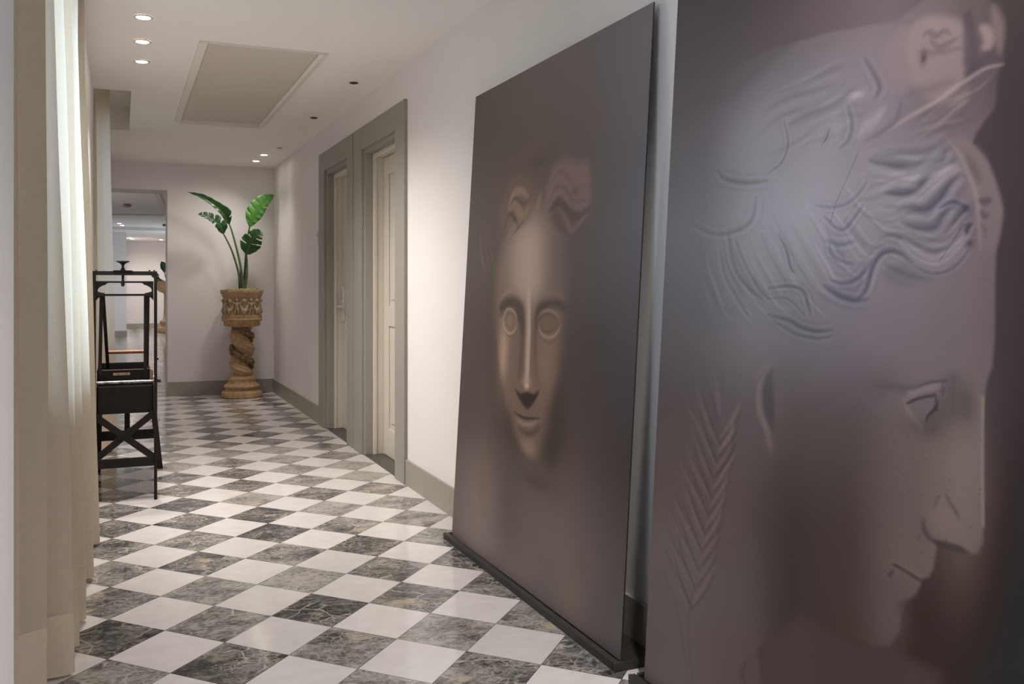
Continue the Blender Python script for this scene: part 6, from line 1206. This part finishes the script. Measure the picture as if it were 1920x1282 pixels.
while x < 0.014:                                     # worn raised characters, no longer legible
    hgt = random.choice((0.007, 0.008, 0.009)); ww = random.choice((0.0018, 0.0028))
    g.box(x, 0.0500, 0.7025, x+0.0014, 0.0514, 0.7025+hgt)
    if random.random() < 0.6: g.box(x+0.0014, 0.0500, 0.7025+random.choice((0, 0.003, 0.006)), x+0.0014+ww, 0.0514, 0.7045+random.choice((0, 0.003, 0.006)))
    x += 0.0014+ww+0.0022
g.build('raised_lettering', M['iron'], plate)
b = MB(); b.tube([(-0.155, 0.022, 0.664), (0.147, 0.022, 0.664)], 0.0085, 16); bp(b, 'roller', 'roller', smooth=True)
b = MB(); b.box(-0.152, 0.012, 0.488, 0.147, 0.60, 0.648); bp(b, 'case', 'case', bevel=0.01)
b = MB(); b.box(-0.152, 0.05, 0.648, 0.147, 0.60, 0.672); bp(b, 'bed', 'iron', bevel=0.002)
b = MB(); b.prism([(0.0, 0.50), (0.0, 0.69), (0.02, 0.705), (0.04, 0.69), (0.04, 0.50)], 0, 0.1475, 0.1488); bp(b, 'end_plate', 'roller')
b = MB(); b.tube([(0.165, 0.0, 0.668), (0.185, 0.0, 0.668)], [0.009, 0.011], 14); bp(b, 'knob', 'iron', smooth=True)
for z in (0.79, 1.235, 1.252): b = MB(); b.tube([(0.165, 0.0, z), (0.173, 0.0, z)], 0.006, 10); bp(b, 'bolt', 'iron')
b = MB(); b.bar((-0.165, 0.004, 0.487), (0.150, 0.004, 0.235), 0.036, 0.016, up=(0, 1, 0)); bp(b, 'cross_brace', 'dark_wood', bevel=0.002)
b = MB(); b.bar((0.150, 0.0125, 0.487), (-0.165, 0.0125, 0.235), 0.036, 0.014, up=(0, 1, 0)); bp(b, 'cross_brace', 'dark_wood', bevel=0.002)
b = MB(); b.box(-0.154, -0.006, 0.190, 0.149, 0.016, 0.240); bp(b, 'front_rail', 'dark_wood', bevel=0.002)
b = MB(); b.box(-0.158, 0.79, 0.215, 0.185, 0.812, 0.275); bp(b, 'rear_rail', 'dark_wood', bevel=0.002)
b = MB(); b.box(-0.005, 0.785, 0.24, 0.028, 0.81, 0.60).box(-0.15, 0.60, 0.585, 0.16, 0.815, 0.62); bp(b, 'rear_strut', 'dark_wood', bevel=0.002)

# ------------------------------------------------------------------ carved pedestal planter
def octo(r, t, corner=math.pi/8):
    a = (t % (math.pi/4)) - math.pi/8
    return r*math.cos(math.pi/8)/math.cos(a)
PED = (1.215, 9.86, 0)
pd = thing('carved_stone_pedestal', 'ochre carved stone pedestal planter with twisted column, in the corner beside the end wall', 'planter', PED)
SE = 96
b = MB(); b.lathe([(0.205, 0.0), (0.216, 0.008), (0.217, 0.045), (0.208, 0.062), (0.200, 0.068), (0.178, 0.082), (0.172, 0.092), (0.178, 0.102), (0.188, 0.108), (0.192, 0.122), (0.186, 0.134), (0.170, 0.142), (0.158, 0.152), (0.150, 0.160), (0.143, 0.178), (0.148, 0.192), (0.147, 0.208), (0.135, 0.222), (0.112, 0.236), (0.10, 0.25)], SE)
base = b.build('moulded_base', M['terracotta'], pd, smooth=True)
PITCH = 0.297; PH0 = 0.655                        # height at which the bulge faces left (-x)
def colr(r, z, t):
    ph = t - math.pi + 2*math.pi*(z-PH0)/PITCH      # 0 on the ridge of the twist
    # seen from the front (-y) the ridge runs down from left to right
    e = min(1.0, (z-0.225)/0.05, (0.775-z)/0.05); e = max(0.0, e)
    base_ = 0.098 + e*(0.034*math.cos(ph)) + e*0.0045*math.cos(ph*6)*(1 if math.cos(ph) > -0.3 else 0.2)
    return base_
b = MB(); b.lathe([(0.1, 0.235+k*(0.775-0.235)/110) for k in range(111)], SE, rfun=lambda r, z, t: colr(r, z, t))
b.build('twisted_column', M['terracotta'], pd, smooth=True)
b = MB(); random.seed(11)
z = 0.27
while z < 0.765:                                   # grapes and leaves lying in the groove of the twist
    t = math.pi + math.pi - 2*math.pi*(z-PH0)/PITCH
    for q in range(4):
        tt = t + random.uniform(-0.62, 0.62); zz = z+random.uniform(-0.012, 0.012); rr = 0.092+random.uniform(0, 0.024); s_ = random.uniform(0.011, 0.026)
        b.ball((rr*math.cos(tt), rr*math.sin(tt), zz), (s_, s_, s_*random.uniform(0.7, 1.2)), 8, 6)
    z += 0.0075
b.build('vine_relief', M['vine'], pd, smooth=True)
b = MB(); b.lathe([(0.13, 0.760), (0.170, 0.766), (0.178, 0.772), (0.180, 0.790), (0.188, 0.800), (0.196, 0.812), (0.200, 0.822), (0.214, 0.830), (0.220, 0.838), (0.220, 0.848), (0.212, 0.858), (0.214, 0.866), (0.214, 0.884), (0.204, 0.890), (0.198, 0.895),
    (0.198, 1.075), (0.204, 1.082), (0.210, 1.092), (0.212, 1.108), (0.222, 1.118), (0.228, 1.132), (0.230, 1.150), (0.228, 1.163), (0.196, 1.163), (0.190, 1.150), (0.188, 1.12), (0.001, 1.118)], SE, rfun=lambda r, z, t: octo(r, t)*1.0)
for k in range(16):
    t = 2*math.pi*k/16; r = octo(0.181, t)
    b.ball((r*math.cos(t), r*math.sin(t), 0.792), (0.016, 0.016, 0.019), 8, 6)
b.build('octagonal_bowl', M['terracotta'], pd, smooth=True)
def relief(pd_):
    b = MB()
    for k in range(8):
        t = math.pi/8 + math.pi/4*k
        t2 = t
        rc = octo(0.198, t)
        ca, sa = math.cos(t), math.sin(t)
        def at(du, z, out=0.0, tt=t):                   # du sideways along the rim, out from the face
            r = octo(0.198, tt + du/0.2) + out
            return (r*math.cos(tt+du/0.2), r*math.sin(tt+du/0.2), z)
        # a small standing child carrying a garland
        b.ball(at(0, 1.052, 0.012), (0.016, 0.016, 0.018), 10, 8)
        b.ball(at(0, 1.003, 0.010), (0.020, 0.020, 0.032), 10, 8)
        b.tube([at(0.002, 0.98, 0.010), at(0.016, 0.945, 0.016), at(0.010, 0.905, 0.010)], [0.014, 0.011, 0.007], 8)
        b.tube([at(-0.002, 0.98, 0.010), at(-0.014, 0.945, 0.012), at(-0.024, 0.905, 0.008)], [0.014, 0.011, 0.007], 8)
        b.tube([at(0.012, 1.025, 0.010), at(0.032, 1.010, 0.014), at(0.046, 1.030, 0.010)], [0.009, 0.008, 0.006], 8)
        b.tube([at(-0.012, 1.025, 0.010), at(-0.032, 1.012, 0.014), at(-0.044, 1.034, 0.010)], [0.009, 0.008, 0.006], 8)
        # garland between this child and the next
        for q in range(13):
            u = 0.028 + (0.155-0.056)*q/12; sag = math.sin(math.pi*q/12)
            s_ = 0.010+0.011*sag
            b.ball(at(u, 1.015-0.075*sag, 0.004), s_, 8, 6)
            b.ball(at(u+random.uniform(-.006,.006), 1.000-0.075*sag+random.uniform(-.008,.008), 0.010), s_*0.7, 7, 5)
        # fruit cluster above the garland
        for q in range(12):
            a = random.uniform(0, 6.28); rr = random.uniform(0, 0.024)
            b.ball(at(0.0777+rr*math.cos(a), 1.040+0.7*rr*math.sin(a), 0.004), random.uniform(0.007, 0.012), 7, 5)
        b.ball(at(0.0777, 1.045, 0.0), (0.022, 0.022, 0.02), 9, 7)
        b.ball(at(0.0777, 0.91, 0.0), (0.014, 0.014, 0.014), 8, 6)
    return b.build('frieze_relief', M['relief'], pd_, smooth=True)
relief(pd)

# ------------------------------------------------------------------ the plant
def leaf(name, m, stalk, srad, mid, prof, parent, nrm, slits=(), fold=0.25, seed=1):
    """stalk: points of the petiole; mid: points of the midrib; prof: [(t, left, right)] half widths; nrm: blade normal"""
    random.seed(seed)
    b = MB(); n = len(stalk); P = catmull(stalk, 6); b.tube(P, [1.35*srad*(1-0.5*k/len(P)) for k in range(len(P))], 10)
    st = b.build('leaf_stalk', M['stem'], parent, smooth=True)
    C_ = catmull(mid, 14); K = len(C_); nv = Vector(nrm).normalized()
    v = []; f = []; tt = [p[0] for p in prof]; ll = [p[1] for p in prof]; rr = [p[2] for p in prof]
    NS = 7
    for k in range(K):
        t = k/(K-1); c = Vector(C_[k]); d = (Vector(C_[min(k+1, K-1)])-Vector(C_[max(k-1, 0)])).normalized()
        sd = d.cross(nv).normalized(); up = sd.cross(d).normalized()
        wl = np.interp(t, tt, ll); wr = np.interp(t, tt, rr)
        for s in range(-NS, NS+1):
            a = s/NS; w = (wr if a > 0 else wl)*abs(a)
            lean = 0.30*w                                  # veins lean towards the tip
            ripple = 0.004*math.sin(t*42+a*2)*abs(a)
            v.append(tuple(c + sd*(w if a > 0 else -w) + d*lean + up*(fold*w + ripple - 0.9*w*w*1.2)))
    row = 2*NS+1
    for k in range(K-1):
        t = (k+0.5)/(K-1)
        for s in range(row-1):
            a = (s+0.5-NS)/NS
            cut = any(side*a > dep and abs(t-t0) < wd*(side*a-dep)/(1-dep)+0.004 for (side, t0, wd, dep) in slits)
            if not cut: f.append((k*row+s, k*row+s+1, (k+1)*row+s+1, (k+1)*row+s))
    me = bpy.data.meshes.new(name); me.from_pydata(v, [], f); me.update(); me.materials.append(M[m])
    me.polygons.foreach_set('use_smooth', [True]*len(me.polygons))
    o = bpy.data.objects.new(name, me); COL.objects.link(o); o.parent = st
    sm = o.modifiers.new('thickness', 'SOLIDIFY'); sm.thickness = 0.0016
    r = MB(); r.tube([Vector(p)+nv*0.0 for p in C_], [0.0045*(1-0.8*k/K) for k in range(K)], 6); r.build('midrib', M['stem'], st, smooth=True)
    return st
plant = thing('bird_of_paradise_plant', 'bird of paradise plant with four broad split leaves growing in the carved pedestal', 'plant', (PED[0], PED[1], 1.118))
# local coordinates: x right, z up; metres
def PP(u, v, dy=0.0):                                 # measured off the front view: 1 m is about 172 px at the plant
    return ((u-454)/172.0, dy, (743-v)/172.0*0.995-1.118)
soil = MB(); soil.lathe([(0.001, 0.03), (0.09, 0.034), (0.15, 0.026), (0.184, 0.006), (0.184, 0.001), (0.001, 0.001)], 32, rfun=lambda r, z, t: octo(r, t)+0.0, cap=False)
random.seed(3)
for k in range(150):
    a = random.uniform(0, 6.28); r = 0.165*math.sqrt(random.random()); soil.ball((r*math.cos(a), r*math.sin(a), 0.032+random.uniform(0, 0.014)), random.uniform(0.008, 0.02), 6, 5)
soil.build('moss_topping', M['moss'], plant, smooth=True)
leaf('leaf_blade', 'leaf_mid', [PP(456, 540), PP(452, 500, 0.01), PP(444, 462, 0.02), PP(436, 432, 0.02), PP(431, 418, 0.02)], 0.011,
     [PP(431, 420, 0.02), PP(421, 401, 0.0), PP(404, 385, -0.02), PP(382, 371, -0.03), PP(357, 363, -0.04)],
     [(0, 0.004, 0.01), (0.06, 0.020, 0.045), (0.2, 0.03, 0.085), (0.45, 0.028, 0.055), (0.75, 0.02, 0.03), (1, 0.002, 0.004)], plant, (-0.25, -0.9, 0.35), [(1, 0.14, 0.01, 0.5)], 0.35, 2)
leaf('leaf_blade', 'leaf_dark', [PP(453, 540), PP(447, 505, 0.02), PP(436, 470, 0.0), PP(425, 447, -0.02), PP(420, 438, -0.03)], 0.010,
     [PP(420, 438, -0.03), PP(414, 424, -0.06), PP(402, 414, -0.09), PP(388, 408, -0.12), PP(374, 405, -0.14)],
     [(0, 0.01, 0.01), (0.08, 0.05, 0.06), (0.3, 0.07, 0.085), (0.6, 0.045, 0.06), (0.85, 0.02, 0.04), (1, 0.004, 0.008)], plant, (0.1, -0.85, 0.5),
     [(1, 0.30, 0.03, 0.25), (1, 0.50, 0.03, 0.2), (1, 0.68, 0.02, 0.3), (1, 0.84, 0.02, 0.3), (-1, 0.42, 0.05, 0.1)], 0.3, 3)
leaf('leaf_blade', 'leaf_light', [PP(459, 540), PP(460, 505, 0.02), PP(463, 460, 0.03), PP(466, 436, 0.02), PP(468, 424, 0.0)], 0.010,
     [PP(468, 424, 0.0), PP(474, 408, -0.01), PP(483, 392, -0.02), PP(495, 376, -0.03), PP(511, 363, -0.04)],
     [(0, 0.008, 0.008), (0.10, 0.06, 0.045), (0.28, 0.108, 0.075), (0.5, 0.112, 0.072), (0.75, 0.085, 0.05), (0.92, 0.04, 0.03), (1, 0.006, 0.008)], plant, (-0.1, -1, 0.15),
     [(-1, 0.30, 0.012, 0.3), (-1, 0.46, 0.014, 0.2), (-1, 0.62, 0.012, 0.3), (-1, 0.80, 0.012, 0.4), (1, 0.64, 0.012, 0.3)], 0.12, 4)
leaf('leaf_blade', 'leaf_mid', [PP(460, 540), PP(463, 515, -0.01), PP(463, 492, -0.02), PP(462, 476, -0.03)], 0.009,
     [PP(462, 476, -0.03), PP(465, 464, -0.05), PP(470, 452, -0.07), PP(477, 441, -0.09), PP(486, 433, -0.10)],
     [(0, 0.02, 0.03), (0.10, 0.075, 0.09), (0.3, 0.115, 0.115), (0.5, 0.105, 0.105), (0.75, 0.075, 0.075), (0.92, 0.05, 0.05), (1, 0.02, 0.02)], plant, (0.1, -0.9, 0.4),
     [(-1, 0.34, 0.03, 0.25), (-1, 0.60, 0.025, 0.25), (1, 0.42, 0.03, 0.2), (1, 0.66, 0.04, 0.2), (1, 0.85, 0.03, 0.3)], 0.15, 5)
b = MB(); b.tube(catmull([PP(457, 540, 0.0), PP(459, 512, 0.01), PP(461, 485, 0.0), PP(461, 470, 0.0)], 6), [0.012]*12+[0.008]*5+[0.004]*2, 10)
b.tube(catmull([PP(452, 540, -0.01), PP(452, 515, 0.0), PP(451, 492, 0.01)], 6), [0.013]*6+[0.010]*4+[0.004]*3, 10)
b.tube(catmull([PP(450, 540, 0.02), PP(449, 522, 0.02), PP(447, 505, 0.02)], 6), [0.010]*6+[0.008]*4+[0.004]*3, 10)
b.build('leaf_sheath', M['stem_dark'], plant, smooth=True)

# ------------------------------------------------------------------ the two leaning picture boards and their trays
def board(y0, y1, art, label, tray_label):
    NX, NZ = art['nx'], art['nz']
    xb, zb, xt, zt = 1.452, 0.028, 1.574, 2.105
    t = np.linspace(0, 1, NZ)[:, None]; s = np.linspace(0, 1, NX)[None, :]
    root = thing('leaning_picture_board', label, 'picture', (xb, (y0+y1)/2, zb), 'tall printed boards leaning on the right wall')
    Xl = (xt-xb)*t + 0*s; Zl = (zt-zb)*t + 0*s; Yl = (y1-y0)*(0.5-s) + 0*t      # s runs from the far edge to the near edge
    V = np.stack([Xl, Yl, Zl], -1).reshape(-1, 3)
    idx = np.arange(NX*NZ).reshape(NZ, NX)
    F = np.stack([idx[:-1, :-1], idx[:-1, 1:], idx[1:, 1:], idx[1:, :-1]], -1).reshape(-1, 4)
    me = bpy.data.meshes.new('printed_face')
    me.vertices.add(len(V)); me.vertices.foreach_set('co', V.ravel())
    me.loops.add(F.size); me.loops.foreach_set('vertex_index', F.ravel().astype(np.int32))
    me.polygons.add(len(F)); me.polygons.foreach_set('loop_start', np.arange(0, F.size, 4, dtype=np.int32)); me.update(calc_edges=True); me.validate()
    ca = me.color_attributes.new('print', 'FLOAT_COLOR', 'POINT')
    img = paint(art); ca.data.foreach_set('color', np.concatenate([img, np.ones((NZ, NX, 1))], -1).astype(np.float32).ravel())
    me.materials.append(M['print']); o = bpy.data.objects.new('printed_face', me); COL.objects.link(o); o.parent = root
    # the board itself: 6 mm thick, behind the print
    d = Vector((xt-xb, 0, zt-zb)); L_ = d.length; d.normalize(); n = Vector((d.z, 0, -d.x))
    mb = MB(); h = (y1-y0)/2
    c = [Vector((0, -h, 0))+n*0.0006, Vector((0, h, 0))+n*0.0006]
    for off in (0.0006, 0.0048):
        for yy in (-h, h):
            for q in (0, L_): mb.v.append(tuple(d*q + n*off + Vector((0, yy, 0))))
    mb.f += [(0,1,3,2), (4,6,7,5), (0,4,5,1), (2,3,7,6), (0,2,6,4), (1,5,7,3)]
    mb.build('backing_board', M['board_edge'], root)
    tr = thing('wooden_tray', tray_label, 'stand', (1.425, (y0+y1)/2, 0), 'black wooden trays under the boards')
    k = MB(); k.box(0.030, -h-0.0, 0.0, 0.165, h+0.03, 0.018); k.build('tray_base', M['black_wood'], tr, bevel=0.001)
    k = MB(); k.box(0, -h+0.006, 0, 0.0235, h+0.045, 0.0262).box(0.0, -h+0.006, 0.0262, 0.010, h+0.045, 0.0275); k.build('front_rail', M['black_wood'], tr, bevel=0.0012)
    k = MB(); k.box(0.0, -h-0.012, 0, 0.165, -h+0.002, 0.0275); k.build('end_rail', M['black_wood'], tr, bevel=0.001)
    k = MB(); k.box(0.030, h+0.031, 0, 0.165, h+0.045, 0.0275); k.build('end_rail', M['black_wood'], tr, bevel=0.001)
    return root
board(2.405, 3.925, ART1, 'tall dark board printed with a shadowed statue face seen from the front', 'long black wooden tray on the floor under the statue front-face board')
board(0.75, 2.27, ART2, 'huge dark board printed with a statue head in right-facing profile, nearest the camera', 'black wooden tray on the floor under the statue profile board, mostly out of view')

# ------------------------------------------------------------------ the room beyond the opening
y2 = YB+0.45
b = MB(); b.box(-1.6, y2, ZC, 2.3, 19.0, ZC+0.06); struct(b.build('ceiling_far', M['ceiling']))
b = MB(); b.box(-1.6, 19.0, ZC+0.0, 2.3, 21.2, ZC+0.06); b.box(-1.6, 21.2, ZC, 2.3, 21.5, ZC+0.06); b.box(-1.6, 21.5, ZC-0.07, 2.3, YF+0.1, ZC+0.06); struct(b.build('ceiling_beyond', M['ceiling']))
b = MB(); b.box(-1.7, YF, 0, 2.4, YF+0.1, ZC); struct(b.build('wall_far', M['wall']))
b = MB(); b.box(2.3, y2, 0, 2.4, YF, ZC); struct(b.build('wall_far_right', M['wall']))
b = MB(); b.box(-1.7, y2, 0, -1.6, YF, ZC); b.box(-1.6, 22.4, 0, 0.10, 22.6, ZC-0.07); b.box(-1.6, 22.6, 0, 0.02, YF, ZC-0.07)
struct(b.build('wall_far_left', M['wall']))
b = MB(); b.box(-1.6, y2, 0, -0.75, y2+0.1, ZC); b.box(XR, y2, 0, 2.3, y2+0.1, ZC); struct(b.build('wall_far_front', M['wall']))
b = MB(); b.box(0.02, YF-TB, 0, 2.3, YF, HB).box(-1.6, 22.4-TB, 0, 0.10+TB, 22.4, HB).box(0.10, 22.4, 0, 0.10+TB, 22.6, HB)
struct(b.build('baseboard_far', M['skirting']))
h = thing('ceiling_hatch', 'ceiling hatch frame seen through the doorway, in the room beyond', 'hatch', (0.2, 15.0, ZC))
b = MB(); b.bar((-0.9, 2.85, -0.008), (0.57, 2.55, -0.008), 0.10, 0.03); b.bar((0.22, -2.2, -0.008), (0.57, 2.55, -0.008), 0.07, 0.02); b.bar((-0.9, -2.0, -0.008), (0.22, -2.2, -0.008), 0.07, 0.02); b.bar((-0.9, -2.0, -0.008), (-0.9, 2.85, -0.008), 0.07, 0.02)
b.build('hatch_frame', M['hatch'], h)
for (x, y, lab) in ((0.077, 15.5, 'round smoke detector on the ceiling nearest the doorway, in the room beyond'), (0.876, 20.2, 'round smoke detector farther back on the ceiling of the room beyond')):
    b = MB(); b.lathe([(0.03, 0.0), (0.062, -0.012), (0.07, -0.03), (0.055, -0.05), (0.02, -0.055)], 24)
    tag(b.build('smoke_detector', M['detector'], smooth=True, loc=(x, y, ZC)), lab, 'smoke detector', 'smoke detectors in the room beyond')
G3 = 'downlights in the room beyond the doorway'
make_downlight('nearer left one of the downlight pair at the left edge of the doorway view', (-0.05, 20.3, ZC), G3, 15, r=0.045)
make_downlight('farther right one of the downlight pair at the left edge of the doorway view', (0.0, 20.95, ZC), G3, 15, r=0.045)
make_downlight('smaller of the downlight pair above the far beige wall', (0.20, 25.0, ZC-0.07), G3, 15, r=0.045)
make_downlight('larger of the downlight pair above the far beige wall', (0.26, 25.5, ZC-0.07), G3, 15, r=0.055)
make_downlight('single downlight at the right of the doorway view, above the far urn', (1.0, 25.6, ZC-0.07), G3, 15, r=0.055)
area('far_room_daylight', (2.2, 21.6, 1.3), (0, math.pi/2, 0), 1.6, 1.4, 10, DAY)
area('near_far_area', (-1.5, 13.5, 1.4), (0, -math.pi/2, 0), 1.6, 3.0, 5, (1.0, 0.93, 0.88))  # warm area lamp before the closed left wall, which has no window

# distant urn on a column
fu = thing('stone_urn_on_column', 'small distant ochre urn on a column with a leafy plant, seen through the doorway', 'planter', (1.10, 24.3, 0))
b = MB(); b.lathe([(0.24, 0), (0.26, 0.02), (0.26, 0.12), (0.20, 0.15), (0.16, 0.19), (0.19, 0.24), (0.19, 0.30), (0.13, 0.34), (0.10, 0.38), (0.088, 0.60), (0.084, 0.98), (0.10, 1.02)], 32); b.build('column', M['terracotta'], fu, smooth=True)
b = MB(); b.lathe([(0.10, 1.02), (0.20, 1.06), (0.265, 1.13), (0.27, 1.19), (0.25, 1.25), (0.275, 1.30), (0.28, 1.335), (0.24, 1.335), (0.22, 1.30), (0.001, 1.30)], 32)
for k in range(12):
    a = 2*math.pi*k/12; b.ball((0.265*math.cos(a), 0.265*math.sin(a), 1.18), 0.045, 8, 6)
b.build('urn', M['terracotta'], fu, smooth=True)
fp = thing('leafy_plant', 'small distant dark leafy plant growing in the far urn', 'plant', (1.10, 24.3, 1.30))
for k, (dx, dz, m) in enumerate(((-0.10, 0.42, 'leaf_dark'), (-0.28, 0.16, 'leaf_mid'), (0.12, 0.45, 'leaf_dark'), (-0.22, 0.05, 'leaf_mid'), (0.25, 0.2, 'leaf_mid'))):
    leaf('leaf_blade', m, [(0, 0, 0.0), (dx*0.5, 0, dz*0.4), (dx*0.7, -0.02, dz*0.55+0.02)], 0.012, [(dx*0.7, -0.02, dz*0.55+0.02), (dx, -0.04, dz), (dx*1.5, -0.05, dz*1.25+0.02)], [(0, 0.01, 0.01), (0.3, 0.09, 0.09), (0.7, 0.07, 0.07), (1, 0.005, 0.005)], fp, (0.2, -0.9, 0.3), seed=k)
# unseen fixtures added beside and behind the camera to brighten the near corridor
G4 = 'added unseen downlights over the near end of the corridor'
for x, y, p, lab in ((0.75, -1.6, 24, 'added unseen round downlight in the corridor ceiling well behind the camera'), (1.1, 1.2, 66, 'added unseen round downlight in the corridor ceiling beside the camera')):
    make_downlight(lab, (x, y, ZC), G4, p, col=(1.0, 0.95, 0.91), size=2.15, tilt=-0.08)
